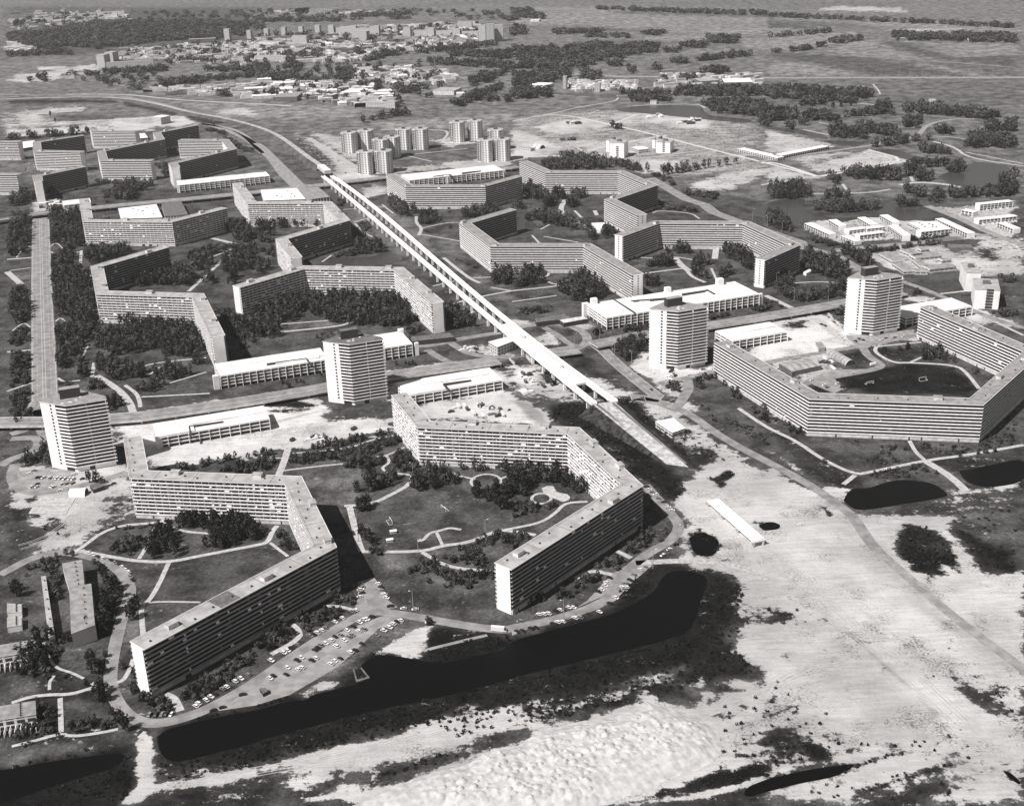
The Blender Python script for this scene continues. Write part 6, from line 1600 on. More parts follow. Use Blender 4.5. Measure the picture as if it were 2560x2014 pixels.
R|@P 1650,730 2090,720 2090,1050 1900,960
R|@P 300,1560 1500,1380 1560,1700 400,1696
R|@P 0,60 240,80 240,220 0,230
R|@L 1600,1000 2100,920 2100,1250
R|@N 900,1420 1100,1440 1080,1560 960,1540
R|@N 1840,1180 2171,1080 2171,1200 1850,1260
R|@K 1400,250 1900,420 1800,520 1450,400
R|@I 200,980 600,1100 560,1190 380,1120
W|@B 0,300 1900,200 1900,400 1200,440 700,540 0,540
W|@A 900,460 1650,380 2171,350 2171,560 1300,560
W|@B 0,560 1600,560 1750,700 1180,900 0,830
W|@A 80,120 2171,100 2171,200 700,210 80,280
W|@A 560,590 1000,590 1700,700 1200,770 560,700
W|@B 0,90 2171,90 2171,170 0,170
T|M 95,480 300,440 500,520 560,600 320,640 100,560
T|M 240,340 400,330 480,420 420,560 330,560
T|M 560,240 900,220 930,330 700,330
M|M 300,1000 520,1100 500,1180 100,1230 100,1100
T|M 620,1120 900,1050 1080,1110 1000,1160 700,1180
M|I 400,1500 520,1480 520,1696 400,1696
S|I 150,1500 260,1480 270,1560 120,1540"""
rt = np.random.default_rng(11)
def leafquads(npt, rad, zc, zr, size, seed, flat_=0.0):
    g = np.random.default_rng(seed); d = g.normal(size=(npt, 3)); d /= np.linalg.norm(d, axis=1)[:, None]
    r = g.uniform(.55, 1.0, npt)*(1+.22*np.sin(d[:, 0]*5+seed)*np.cos(d[:, 2]*4+d[:, 1]*5))
    c = d*r[:, None]*np.array([rad, rad, zr])+np.array([0, 0, zc])
    n = d+g.normal(scale=.5, size=(npt, 3)); n /= np.linalg.norm(n, axis=1)[:, None]
    t = np.cross(n, g.normal(size=(npt, 3))); t /= np.linalg.norm(t, axis=1)[:, None]; b = np.cross(n, t); s_ = size*g.uniform(.6, 1.25, npt)[:, None]
    return np.stack([c-t*s_-b*s_*.8, c+t*s_-b*s_*.7, c+t*s_*.8+b*s_, c-t*s_*.9+b*s_*.8], 1)   # (npt,4,3)
KIND = dict(T=(2.6, 5.4, 4.9, 4.7, 6.4), M=(1.7, 2.2, 2.3, 3.1, 4.5), S=(1.1, .9, .9, 2.4, 3.3), R=(.9, .6, .7, 2.6, 3.6), W=(3.6, 5.5, 5.2, 5.6, 8.0))   # radius, centre height, half height, spacing
TPL = {}
for k_, (r_, zc, zr, sp_, _) in KIND.items():
    TPL[k_] = [leafquads({'T': 74, 'M': 52, 'S': 20, 'R': 14, 'W': 44}[k_], r_, zc, zr, r_*{'T': .24, 'M': .26, 'S': .34, 'R': .36, 'W': .27}[k_], 10*i+len(k_)+ord(k_)) for i in range(6)]
allpts = []
HASH = {}
for x, y, w_ in PATHPTS+ROADPTS+[(*P(q)[0], r_) for q, r_ in (('J 1950,690', 15), ('K 300,790', 13), ('K 250,835', 10), ('K 440,830', 8), ('F 700,910', 8), ('J 1165,1125', 6))]: HASH.setdefault((int(x//16), int(y//16)), []).append((x, y, w_))
def onpath(x, y, ex):
    i, j = int(x//16), int(y//16)
    for a in (i-1, i, i+1):
        for b in (j-1, j, j+1):
            for px_, py_, w_ in HASH.get((a, b), ()):
                if (px_-x)**2+(py_-y)**2 < (w_+ex)**2: return True
    return False
for gi, ln in enumerate(GROVES.split('\n')):
    k_, s_ = ln.split('|'); pl = P(s_.replace('@', '')); r_, zc, zr, sp_, _ = KIND[k_]
    c = pl.mean(0); dist = math.hypot(c[1], CH); sp_ = max(sp_, dist*(.0042 if k_ != 'R' else .0046)); sc = max(1, sp_/KIND[k_][3])
    lo, hi = pl.min(0), pl.max(0); nx, ny = int((hi[0]-lo[0])/sp_)+1, int((hi[1]-lo[1])/sp_)+1
    gx, gy = np.meshgrid(np.arange(nx), np.arange(ny)); X = lo[0]+(gx+rt.uniform(-.1, 1.1, gx.shape))*sp_; Y = lo[1]+(gy+rt.uniform(-.1, 1.1, gx.shape))*sp_
    wob = np.sin(X*.13+Y*.07+gi)+np.sin(Y*.17-X*.09); m_ = sdist(pl, X, Y)+wob*sp_*.22 > (r_*.55*min(sc, 1.3) if k_ in 'TM' and dist < 1500 else .1*sp_)
    if k_ in 'RS': m_ &= rt.uniform(0, 1, m_.shape) < (.62 if '@' not in s_ else .13)
    elif k_ == 'W': m_ &= rt.uniform(0, 1, m_.shape) < (.8 if '@' not in s_ else .09)
    else: m_ &= rt.uniform(0, 1, m_.shape) < .93
    hs = min(sc, 1.25) if k_ != 'W' else min(sc, 1.35)
    for x, y in zip(X[m_], Y[m_]):
        if y < 2600 and onpath(x, y, r_*(.7 if k_ in 'TM' else .5)): continue
        allpts.append((k_, x, y, sc, hs, gi))
SINGLE = """T|M 1130,90 1130,150 1160,60 1110,170|round bushy tree where the footpath meets the ring road|round tree beside the ring road, lower left
T|I 760,700 820,720 870,740|dark tree beside the huts and the white tent|
M|I 480,1330 560,1310 620,1320|small street tree at the top of the ring road bend|
M|I 240,1440 300,1420 370,1390 430,1370|small street tree along the ring road near the left edge|
M|M 900,480 890,600 905,750 930,850 950,970 1000,1030|dark poplar along the left verge of the ring road|
M|N 1455,180 1475,200 1465,215|small tree at the sand corner of the ring road|
T|J 900,1160 930,1190 960,1210 985,1235|tree in a short row on the big lawn|
M|J 975,1300 1010,1290 1040,1300 1075,1290|small tree along the footpath below the big lawn|
M|E 1460,1480 1640,1390 1220,1400 1170,1440|tree on the lawn in front of the long white garage|
M|F 520,1170 560,1150 640,1140 720,1130 790,1100|young tree in the row behind the white garage|
M|F 230,1560 265,1570 285,1590 345,1550 380,1545 400,1550|young tree in the verge of the raised road left of the dark-roofed tower|
M|F 1190,1400 1270,1390 1300,1400 1330,1390 1350,1400|young tree in the verge of the raised road right of the dark-roofed tower|
M|F 1570,170 1650,240 1500,110 1510,180 1640,110 1700,50|young tree on the lawn right of the viaduct|
S|G 60,960 100,950 140,950 190,940 240,930 290,920 330,910|small tree in the planted row below the big right garage path|
M|G 960,1110 1000,1100 1050,1090 1090,1080 1140,1070|young tree in front of the big right garage|
M|G 1680,1010 1700,1000 1780,990 1830,975|young tree in front of the right end of the big garage|
T|D 1840,1000 1870,1010 1900,1010|tree at the end of the avenue near the far road|
M|L 1620,480 1780,460 1840,450 1920,440 480,530|small tree beside the footpath in front of the right horseshoe block|
T|A 470,1040 430,990|single tree on the far left sand|
W|D 550,920 620,910 700,900|big round tree in front of the long avenue|"""
cands = []
for gi, ln in enumerate(SINGLE.split('\n')):
    k_, s_, lab, _ = ln.split('|')
    for x, y in P(s_): cands.append((k_, x, y, 1, 1, lab))
allpts.sort(key=lambda q: -(KIND[q[0]][2]*q[4])/math.hypot(q[2], CH) if q[0] in 'TM' else 1)
vis = [q for q in allpts if q[0] in 'TM' and 20 < proj(q[1], q[2], 3)[0] < 2545 and proj(q[1], q[2], 3)[1] < 2005]
NIND = 292-len(cands)
indiv = vis[:NIND]; chosen = set(id(q) for q in indiv)
def region(x, y, k_):
    kind = {'T': 'dark leafy tree', 'M': 'low bushy young tree'}[k_]; X, Y = proj(x, y, 0)
    if X < 420 and Y > 1550: return kind+' in the gardens and hedges at the lower left corner'
    if X < 420 and Y > 1280: return kind+' near the left bend of the ring road'
    if X < 760 and Y > 1560: return kind+' between the dark facade and the long car park'
    if X < 720 and Y > 1280: return kind+' on the lawn below the left foreground block'
    if X > 1280 and Y > 1350: return kind+' between the second dark facade and the ring road'
    if X < 1040 and Y > 1180: return kind+' in the upper left part of the big central lawn'
    if Y > 1350: return kind+' in the lower part of the big central lawn'
    if Y > 1130: return kind+' at the foot of the central horseshoe block'
    if X < 640 and Y > 1000: return kind+' near the white tower at the left edge'
    return kind+' in the hedged plantation between building site and lawn'
tv = {}
for k_ in 'TMSW':
    r_, zc, zr, _, _ = KIND[k_]
    for i in range(5):
        q = leafquads({'T': 150, 'M': 110, 'S': 50, 'W': 110}[k_], r_, zc, zr, r_*.2, 300+i+ord(k_)); me = bpy.data.meshes.new('crown')
        me.from_pydata(q.reshape(-1, 3).tolist(), [], [tuple(range(4*j, 4*j+4)) for j in range(len(q))]); me.materials.append(M['leaf' if i % 2 else 'leafd'])
        mb = MB(); n = 7; A = [(.22*r_/2.5*math.cos(2*math.pi*j/n), .22*r_/2.5*math.sin(2*math.pi*j/n)) for j in range(n)]
        for j in range(n):
            a, b = A[j], A[(j+1) % n]; mb.quad((*a, 0), (*b, 0), (b[0]*.4, b[1]*.4, zc*1.1), (a[0]*.4, a[1]*.4, zc*1.1))
        for j in range(3):
            an = 2.1*j+i; e = (math.cos(an)*r_*.6, math.sin(an)*r_*.6, zc*1.15); w_ = .07*r_/2.5
            mb.quad((-w_, 0, zc*.55), (w_, 0, zc*.55), (e[0]+w_*.5, e[1], e[2]), (e[0]-w_*.5, e[1], e[2])); mb.quad((0, -w_, zc*.55), (0, w_, zc*.55), (e[0], e[1]+w_*.5, e[2]), (e[0], e[1]-w_*.5, e[2]))
        tv[k_, i] = (me, mb.mesh('trunk', 'bark'))
def plant(k_, x, y, sc, lab, group):
    i = random.randrange(5); root = link('tree' if k_ in 'TW' else 'young_tree', None, None, (x, y, 0), random.uniform(0, 6.28)); s_ = sc*random.uniform(.8, 1.2); root.scale = (s_, s_, s_*random.uniform(.9, 1.15))
    tag(root, lab, 'tree', group); link('crown', tv[k_, i][0], root); link('trunk', tv[k_, i][1], root)
for q in indiv: l_ = region(q[1], q[2], q[0]); plant(q[0], q[1], q[2], q[4], l_, l_.replace('tree', 'trees'))
for k_, x, y, sc, _, lab in cands: plant(k_, x, y, 1.0, lab, lab+'s' if False else 'trees: '+lab)
def stuffmesh(name, pts, mt, lab, cat):
    V = []
    for k_ in 'TMSRW':
        sub = [q for q in pts if q[0] == k_]
        if not sub: continue
        which = rt.integers(0, 6, len(sub)); A = np.array([(q[1], q[2], q[3], q[4]) for q in sub])
        for i in range(6):
            a = A[which == i]
            if not len(a): continue
            T_ = TPL[k_][i][None]; th = rt.uniform(0, 6.28, len(a)); c, s_ = np.cos(th)[:, None, None], np.sin(th)[:, None, None]
            rs = (rt.uniform(.75, 1.25, len(a))*a[:, 2])[:, None, None]; hz = (rt.uniform(.7, 1.25, len(a))*a[:, 3])[:, None, None]
            x = (T_[..., 0]*c-T_[..., 1]*s_)*rs+a[:, 0][:, None, None]; y = (T_[..., 0]*s_+T_[..., 1]*c)*rs+a[:, 1][:, None, None]; z = np.maximum(T_[..., 2]*hz, .05)
            V.append(np.stack([x, y, z], -1).reshape(-1, 4, 3))
    V = np.concatenate(V).astype(np.float32); n = len(V); me = bpy.data.meshes.new(name); me.vertices.add(n*4); me.vertices.foreach_set('co', V.ravel())
    me.loops.add(n*4); me.loops.foreach_set('vertex_index', np.arange(n*4, dtype=np.int32)); me.polygons.add(n)
    me.polygons.foreach_set('loop_start', np.arange(0, n*4, 4, dtype=np.int32)); me.polygons.foreach_set('loop_total', np.full(n, 4, np.int32)); me.update(calc_edges=True)
    me.materials.append(M[mt]); o = link(name, me); tag(o, lab, cat, None, 'stuff'); return n
rest = [q for q in allpts if id(q) not in chosen]
n1 = stuffmesh('grove', [q for q in rest if q[0] in 'TM' and q[2] < 1500], 'leaf', 'dark dense groves and plantations filling the lawns between the apartment blocks', 'groves')
n2 = stuffmesh('woodland', [q for q in rest if q[0] == 'W' or (q[0] in 'TM' and q[2] >= 1500)], 'leaff', 'far rows and woods of dark trees beyond the estate', 'woods')
n3 = stuffmesh('shrubbery', [q for q in rest if q[0] == 'S'], 'leaf', 'low shrub beds along the footpaths and facades', 'shrubs')
n4 = stuffmesh('rough_growth', [q for q in rest if q[0] == 'R'], 'reed', 'dark reeds and weeds along the canal banks and embankments', 'reeds')
print('foliage quads', n1, n2, n3, n4, 'trees', len(indiv)+len(cands), 'points', len(allpts))
# ---------------------------------------------------------------- cars
def carmeshes():
    def body(h0, h1, L_, W_, nose, name, mt):
        mb = MB(); pr = [(-L_/2, .35), (-L_/2, h0*.9), (-L_/2+.15, h0), (L_/2-.9, h0), (L_/2-.1, h0*.86), (L_/2, .55), (L_/2, .35)]
        for i in range(len(pr)):
            a, b = pr[i], pr[(i+1) % len(pr)]; mb.quad((a[0], -W_/2, a[1]), (a[0], W_/2, a[1]), (b[0], W_/2, b[1]), (b[0], -W_/2, b[1]))
        mb.poly([(p[0], -W_/2, p[1]) for p in pr]); mb.poly([(p[0], W_/2, p[1]) for p in pr][::-1])
        x0, x1 = -L_*.30, L_*.16; mb.poly([(x0, -W_*.4, h1), (x1, -W_*.4, h1), (x1, W_*.4, h1), (x0, W_*.4, h1)]); return mb.mesh(name, mt)
    def cabin(h0, h1, L_, W_):
        mb = MB(); b = [(-L_*.42, -W_*.48), (L_*.27, -W_*.48), (L_*.27, W_*.48), (-L_*.42, W_*.48)]; t = [(-L_*.30, -W_*.4), (L_*.16, -W_*.4), (L_*.16, W_*.4), (-L_*.30, W_*.4)]
        for i in range(4): j = (i+1) % 4; mb.quad((*b[i], h0), (*b[j], h0), (*t[j], h1-.01), (*t[i], h1-.01))
        return mb.mesh('window_band', 'glass')
    def wheel():
        mb = MB(); n = 10; A = [(.31*math.cos(2*math.pi*k/n), .31*math.sin(2*math.pi*k/n)) for k in range(n)]
        for k in range(n): a, b = A[k], A[(k+1) % n]; mb.quad((a[0], -.1, a[1]+.31), (b[0], -.1, b[1]+.31), (b[0], .1, b[1]+.31), (a[0], .1, a[1]+.31))
        mb.poly([(p[0], -.1, p[1]+.31) for p in A]); mb.poly([(p[0], .1, p[1]+.31) for p in A][::-1]); return mb.mesh('wheel', 'tyre')
    return {c: body(.85, 1.4, 4.2, 1.65, 0, 'body', m) for c, m in (('white', 'carw'), ('grey', 'carg'), ('dark', 'card'))}, cabin(.85, 1.4, 4.2, 1.65), wheel()
CB, CC, CW = carmeshes()
def car(x, y, ang, col, where, wheels=True):
    root = link('car', None, None, (x, y, .13), R(ang)); lab = col+' car '+where; tag(root, lab, 'car', 'cars '+where)
    s_ = random.uniform(.92, 1.08); root.scale = (s_, s_, s_)
    link('body', CB[col], root); link('window_band', CC, root)
    if wheels:
        for a in (-1.25, 1.3):
            for b in (-.78, .78): w = link('wheel', CW, root); w.location = (a, b, 0)
CARS = """I|58|parked in the upper row beside the left-edge tower|320,660 345,660 370,662 420,662 440,664 465,664 485,666 515,668 540,668 550,672 590,672 620,674
I|58|parked in the lower rows beside the left-edge tower|320,716 270,740 292,738 315,740 435,736 455,740 525,715 568,712 615,710
I|0|standing on the forecourt of the left-edge tower|630,630 815,626 850,655 350,552 250,625 290,603
I|25|driving on the sandy road beside the left-edge tower|700,672 965,712 510,770
I|-45|parked in the curved row outside the ring road bend|755,1303 790,1315 830,1332 870,1345 940,1362 975,1382 1010,1400 1035,1418 1065,1440 1092,1460 1110,1500 1124,1530
N|-38|parked along the hedge side of the long car park|820,102 850,88 735,155 672,188 590,240 560,260 520,280 490,298 460,308 350,382 300,412 270,432 238,450 130,516
N|-38|parked in the second row of the long car park|985,143 940,165 918,172 880,192 825,230 775,260 720,300 672,316 640,345 590,370 550,386 525,410 500,428 385,490 350,516 267,576 147,646 120,666
N|-38|parked in the third row of the long car park|915,250 872,266 815,300 787,316 750,345 682,395 510,495 475,516 390,576 355,592 257,636
N|-38|parked along the grass edge of the long car park|1228,176 1196,188 1165,205 1132,236 1085,262 1022,302 900,376 842,430 802,446 716,500 670,520 635,545
N|5|on the verge of the ring road below the central lawn|1250,75 1350,82 1140,56 1465,195
M|-40|parked below the dark facade near the ring road bend|2105,636 2045,668 1995,692 1925,738 1890,756 1825,802 1790,822 1750,852 1685,880 1662,902
M|20|driving at the tip of the car park|2060,806 1810,940 1890,915
M|78|parked in the short row inside the ring road bend|1270,976 1325,976 1378,970 1412,970 1456,972
M|70|on the sandy track at the lower left|1172,1128
J|10|parked left of the lane between the two foreground blocks|885,1562 895,1592 890,1612 900,1640 880,1672
J|-30|parked right of the lane between the two foreground blocks|1040,1560 1060,1590 1070,1620 1088,1650 1108,1680
O|-40|parked in small groups below the second end wall|230,125 270,122 310,118 370,96 410,86 482,66 522,66
O|-42|parked on the canal side of the ring road|42,270 90,264 162,245 207,240 347,206 390,190 432,186 535,155 577,152 652,126 742,104 830,34
O|10|driving on the ring road below the second end wall|70,185
K|-8|parked in the row beside the corner of the central block|1140,740 1162,762 1190,786 1220,806 1245,840 1285,870 1325,912 1358,938
K|-10|standing in the shadow of the central block corner|1210,940
K|35|scattered on the gravel right of the ring road|1270,1196 1390,1230 1335,1270 1280,1320
K|-45|parked on the right verge of the ring road|1090,1440 1138,1422 1035,1486 1000,1530 960,1562 935,1592 958,1612 975,1590
K|-40|parked on the left verge of the ring road|830,1512 800,1552 790,1576 732,1630 762,1610 880,1680
G|-60|driving on the dark road below the viaduct junction|1012,1486 1182,1612
G|15|on the middle road and around the central point tower|745,1222 1345,1460 1345,1512 1622,1440 1382,1492 1355,1450
H|-65|parked beside the right-hand point tower|872,1186 772,1180 742,1200 810,1192 822,1212 602,1152 622,1172 642,1190 562,1042 582,1062 452,1058 482,1070 545,1030
H|20|inside the court of the right horseshoe block|902,1400 722,1472 372,1532 502,1592 590,1560 652,1612 630,1590 480,1575
H|20|on the road in front of the right-hand tower|1072,1170 962,1190 1000,1175 1150,1160
C|0|on the far motorway|1270,648 575,640
D|0|on the far motorway at the right|120,648 315,650 1265,648 1560,650 1640,651 1890,640
q|-65|in the crowded car park left of the hooked block|300,900 320,930 345,960 300,980 330,1010 280,1000 290,860 360,880 440,900 450,940 430,1000 560,1010 640,1015 700,1010 740,1000 600,1000
E|-70|on the straight multi-lane road|300,235 408,652 355,420
B|-68|on the sandy lane above the viaduct's far end|650,1350 700,1370 740,1395 620,1320 760,1470"""
rc = random.Random(5)
for ln in CARS.split('\n'):
    t_, a, where, s_ = ln.split('|')
    for x, y in P(t_+' '+s_): car(x, y, float(a)+rc.uniform(-6, 6)+(180 if rc.random() < .5 else 0), rc.choice(['white', 'white', 'white', 'grey', 'dark', 'dark']), where, t_ not in 'CDqBE')
# van and trucks
def van(x, y, ang, lab, L_=6, mt='carw', h=2.5):
    root = link('van', None, None, (x, y, .13), R(ang)); tag(root, lab, 'van'); mb = MB(); mb.box((-.6, 0), 0, L_-1.2, 2.0, .45, h); link('cargo_body', mb.mesh('cargo_body', mt), root)
    mb = MB(); mb.prism([(L_/2-1.2, -1), (L_/2+.1, -1), (L_/2+.1, 1), (L_/2-1.2, 1)], .45, 1.25); mb.prism([(L_/2-1.2, -.95), (L_/2-.2, -.95), (L_/2-.2, .95), (L_/2-1.2, .95)], 1.26, 2.0, 1); link('cab', mb.mesh('cab', [mt, 'glass']), root)
    for a in (-L_*.32, L_*.34):
        for b in (-.9, .9): w = link('wheel', CW, root); w.location = (a, b, 0)
p = P('N 2060,262')[0]; van(p[0], p[1], -12, 'large white box van driving on the ring road above the canal', 9, 'carw', 3.2)
p = P('H 895,1402')[0]; van(p[0], p[1], 20, 'white tanker-like van in the court of the right horseshoe block', 7)
p = P('K 1480,275')[0]; van(p[0], p[1], -10, 'dark lorry beside the low white canteen building', 7, 'card')
p = P('J 830,250')[0]; van(p[0], p[1], 60, 'dark lorry on the bright sand below the dark-roofed tower', 6, 'card')
p = P('J 310,345')[0]; van(p[0], p[1], 60, 'small dark truck on the sand at the foot of the left lane', 5, 'card')
# goals and play things
def goal(s_, ang, w, h, lab):
    x, y = P(s_)[0]; root = link('goal', None, None, (x, y, .05), R(ang)); tag(root, lab, 'goal'); mb = MB()
    for a in (-w/2, w/2):
        q = MB(); q.box((a, 0), 0, .22, .22, 0, h); link('post', q.mesh('post', 'white'), root); q = MB(); q.box((a, 1.2), 90, 2.4, .14, .02, .2); link('side_bar', q.mesh('side_bar', 'white'), root)
    mb.box((0, 0), 0, w, .22, h, h+.22); link('crossbar', mb.mesh('crossbar', 'white'), root); mb = MB(); mb.box((0, 2.4), 0, w, .16, .02, .2); link('back_bar', mb.mesh('back_bar', 'white'), root)
goal('J 1145,1035', 110, 7.3, 2.4, 'white football goal on the left part of the big lawn')
goal('J 1590,930', -60, 7.3, 2.4, 'white football goal on the right part of the big lawn')
goal('H 865,1560', 20, 7.3, 2.4, 'white football goal on the playing field of the right horseshoe, left')
goal('H 1310,1525', 200, 7.3, 2.4, 'white football goal on the playing field of the right horseshoe, right')
for s_, l_ in (('J 1165,1125', 'small white play house on the left part of the big lawn'), ('J 1135,1198', 'small white climbing frame near the row of trees on the big lawn')):
    x, y = P(s_)[0]; root = empty('play_house', x, y, 0, l_, 'play house'); lc = Local(root); mb = MB(); mb.box((x, y), 15, 4.2, 2.2, 0, 1.6); lc.part('wall', mb, 'plinth'); mb = MB(); mb.box((x, y), 15, 4.8, 2.8, 1.6, 1.9); lc.part('roof', mb, 'white')
# lamp posts
def lamp(x, y, h, lab, group, ang=0):
    root = link('street_lamp', None, None, (x, y, 0), R(ang)); tag(root, lab, 'street lamp', group); link('pole', LP[h][0], root); link('lamp_head', LP[h][1], root)
LP = {}
for h in (9, 14, 18):
    mb = MB(); n = 6; r0 = .16+.01*h
    for k in range(n):
        a, b = 2*math.pi*k/n, 2*math.pi*(k+1)/n; mb.quad((r0*math.cos(a), r0*math.sin(a), 0), (r0*math.cos(b), r0*math.sin(b), 0), (r0*.5*math.cos(b), r0*.5*math.sin(b), h), (r0*.5*math.cos(a), r0*.5*math.sin(a), h))
    mb.box((.8, 0), 0, 1.6, .12, h-.1, h); m2 = MB(); m2.box((1.7, 0), 0, 1.0, .35, h-.12, h+.08); LP[h] = (mb.mesh('pole', 'steel'), m2.mesh('lamp_head', 'white'))
for s_, h, lab in (('D 25,660 125,660 220,661 318,662 415,662 515,663 612,663 705,663 810,664 905,664 1000,664 1105,664 1200,665 1303,665 1405,665 1505,665 1600,665 1700,665 1800,665 1900,665 2000,665', 18, 'tall lamp post along the far motorway'),
                   ('N 1335,88 O 440,170 K 1400,1215 K 1195,1425', 14, 'slim lamp post along the ring road by the canal'),
                   ('J 855,1020 1945,1110 1375,1280 870,1200 1330,620', 9, 'slim lamp post beside a footpath on the big lawn'),
                   ('G 1015,1400 870,1340 850,1290 530,1250 745,1200', 14, 'slim lamp post near the road junction right of the viaduct'),
                   ('x 930,190 1170,300 1410,395', 14, 'slim lamp post along the road behind the right-hand horseshoe'),
                   ('H 70,720 220,850 510,840 860,600', 14, 'slim lamp post along the middle road near the right-hand tower'),
                   ('E 262,420 262,880 262,1300 420,420 445,850 470,1280', 9, 'slim lamp post on the verge of the straight multi-lane road')):
    for x, y in P(s_): lamp(x, y, h, lab, lab.replace('lamp post', 'lamp posts'), random.choice((0, 180)))
# site clutter: stacks of building material on the bright sand
rs = random.Random(3)
for s_, n, where in (('G 60,1480 240,1440 300,1620 80,1680', 14, 'on the building site under the viaduct'), ('J 1700,20 2171,40 2150,150 1650,110', 26, 'on the bright site behind the central block'), ('w 1580,590 1690,580 1690,600 1590,605', 7, 'in a row on the sand below the dark-roofed tower'),
                     ('H 480,1330 620,1440 540,1450 420,1340', 10, 'beside the arched greenhouse'), ('w 1040,425 1230,405 1240,420 1060,440', 8, 'on the sand behind the left parking deck'), ('C 480,1045 570,1045 570,1055 480,1055', 9, 'in a dark row on the far sand patch'),
                     ('C 1150,985 1270,970 1290,1000 1170,1010', 8, 'on the far housing site, upper rows'), ('C 1390,1030 1590,1005 1570,1060 1440,1065', 14, 'on the far housing site, lower rows'), ('G 1320,1480 1400,1450 1390,1540 1330,1530', 5, 'at the foot of the central point tower'),
                     ('F 1750,1240 1950,1260 1900,1310 1740,1300', 8, 'on the sandy island of the bus loop'), ('q 560,1560 860,1500 880,1640 560,1650', 16, 'at the market place left of the small white garage')):
    pl = P(s_); k = 0; lo, hi = pl.min(0), pl.max(0)
    while k < n:
        x, y = rs.uniform(lo[0], hi[0]), rs.uniform(lo[1], hi[1])
        if not inside(pl, np.array(x), np.array(y)): k += .05; continue
        far = y > 1600; L_, W_, h = (rs.uniform(9, 15), 6, 3.5) if far else (rs.uniform(2.5, 8), rs.uniform(1, 2.5), rs.uniform(.5, 2.6)); c = rs.choice(('dark', 'light'))
        mb = MB(); mb.box((0, 0), 0, L_, W_, 0, h, 0, 1)
        if not far: mb.box((rs.uniform(-.5, .5), 0), 8, L_*.6, W_*.7, h+.002, h*1.5, 1)
        o = link('material_stack', mb.mesh('material_stack', ['dark' if c == 'dark' else 'plinth', 'roofd' if c == 'dark' else 'white']), None, (x, y, .02), R(20.2 if rs.random() < .7 else 110)); tag(o, c+' stack of building material '+where, 'material stack', 'material stacks '+where); k += 1
# ---------------------------------------------------------------- far suburb of small houses
hm = []
for i in range(5):
    mb = MB(); L_, W_, h, rh = [(34, 9, 6, 3), (12, 9, 5.5, 4), (22, 10, 8, 2.5), (48, 9, 8, 2.2), (16, 14, 4.5, .3)][i]
    mb.prism([(-L_/2, -W_/2), (L_/2, -W_/2), (L_/2, W_/2), (-L_/2, W_/2)], 0, h, 0, 0, 0)
    e = .5; mb.quad((-L_/2-e, -W_/2-e, h), (L_/2+e, -W_/2-e, h), (L_/2+e, 0, h+rh), (-L_/2-e, 0, h+rh), 1); mb.quad((-L_/2-e, 0, h+rh), (L_/2+e, 0, h+rh), (L_/2+e, W_/2+e, h), (-L_/2-e, W_/2+e, h), 1)
    mb.poly([(-L_/2, -W_/2, h), (-L_/2, W_/2, h), (-L_/2, 0, h+rh)]); mb.poly([(L_/2, -W_/2, h), (L_/2, W_/2, h), (L_/2, 0, h+rh)])
    hm.append([mb.mesh('house', ['housew' if j != 1 else 'houseb', 'tile' if j != 2 else 'tilel']) for j in range(3)])
wh = []
for i in range(4):
    mb = MB(); L_, W_, h = [(42, 26, 7), (26, 18, 6), (60, 30, 8), (30, 22, 10)][i]; mb.prism([(-L_/2, -W_/2), (L_/2, -W_/2), (L_/2, W_/2), (-L_/2, W_/2)], 0, h-.4, 0, 0, 0)
    mb.prism([(-L_/2-.4, -W_/2-.4), (L_/2+.4, -W_/2-.4), (L_/2+.4, W_/2+.4), (-L_/2-.4, W_/2+.4)], h-.4, h, 1); mb.box((L_*.2, 0), 0, L_*.2, W_*.3, h+.002, h+2, 1)
    wh.append([mb.mesh('warehouse', [['housew', 'far_w', 'wallg'][j], ['deck', 'roof', 'roofn'][j]]) for j in range(3)])
def scatter(s_, n, meshes, name, lab, cat, group, angs, sc=(1, 1), mind=0):
    pl = P(s_); lo, hi = pl.min(0), pl.max(0); k = 0; tries = 0; put = []
    while k < n and tries < 20000:
        tries += 1; x, y = rs.uniform(lo[0], hi[0]), rs.uniform(lo[1], hi[1])
        if not inside(pl, np.array(x), np.array(y)) or any((x-a)**2+(y-b)**2 < mind**2 for a, b in put): continue
        put.append((x, y)); i = rs.randrange(len(meshes)); j = rs.randrange(3); me = meshes[i][j]
        o = link(name, me, None, (x, y, 0), R(rs.choice(angs)+rs.uniform(-2, 2))); o.scale = (rs.uniform(*sc),)*3; tag(o, lab, cat, group); k += 1
scatter('A 950,470 1050,420 1650,380 2171,350 2171,540 1300,520 1000,500', 48, hm, 'house', 'small gabled house in the far left part of the suburb', 'house', 'houses in the far left part of the suburb', (15, 105), (1, 1.3), 26)
scatter('B 0,330 700,350 1200,370 1250,440 800,520 0,520', 60, hm, 'house', 'terraced house row in the middle of the far suburb', 'house', 'terraced rows in the middle of the far suburb', (25, 20, 115), (1.1, 1.5), 34)
scatter('B 1100,330 1880,320 1880,385 1300,430', 34, hm, 'house', 'pale stepped terrace below the tight tower cluster', 'house', 'pale terraces below the tight tower cluster', (20, 110), (1.3, 1.8), 34)
scatter('B 0,700 700,700 1000,730 1180,860 1180,900 860,905 400,850 0,830', 40, wh, 'warehouse', 'flat-roofed workshop in the front part of the industrial area', 'warehouse', 'workshops in the front part of the industrial area', (12, 102), (.7, 1.1), 46)
scatter('B 800,560 1600,600 1780,700 1450,740 900,690', 34, wh, 'warehouse', 'flat-roofed workshop in the rear part of the industrial area', 'warehouse', 'workshops in the rear part of the industrial area', (12, 102), (.7, 1.2), 50)
scatter('A 1180,760 1500,770 2171,720 2171,830 1900,800 1500,800', 16, wh, 'warehouse', 'flat-roofed workshop left of the industrial area', 'warehouse', 'workshops left of the industrial area', (12,), (.6, 1), 46)
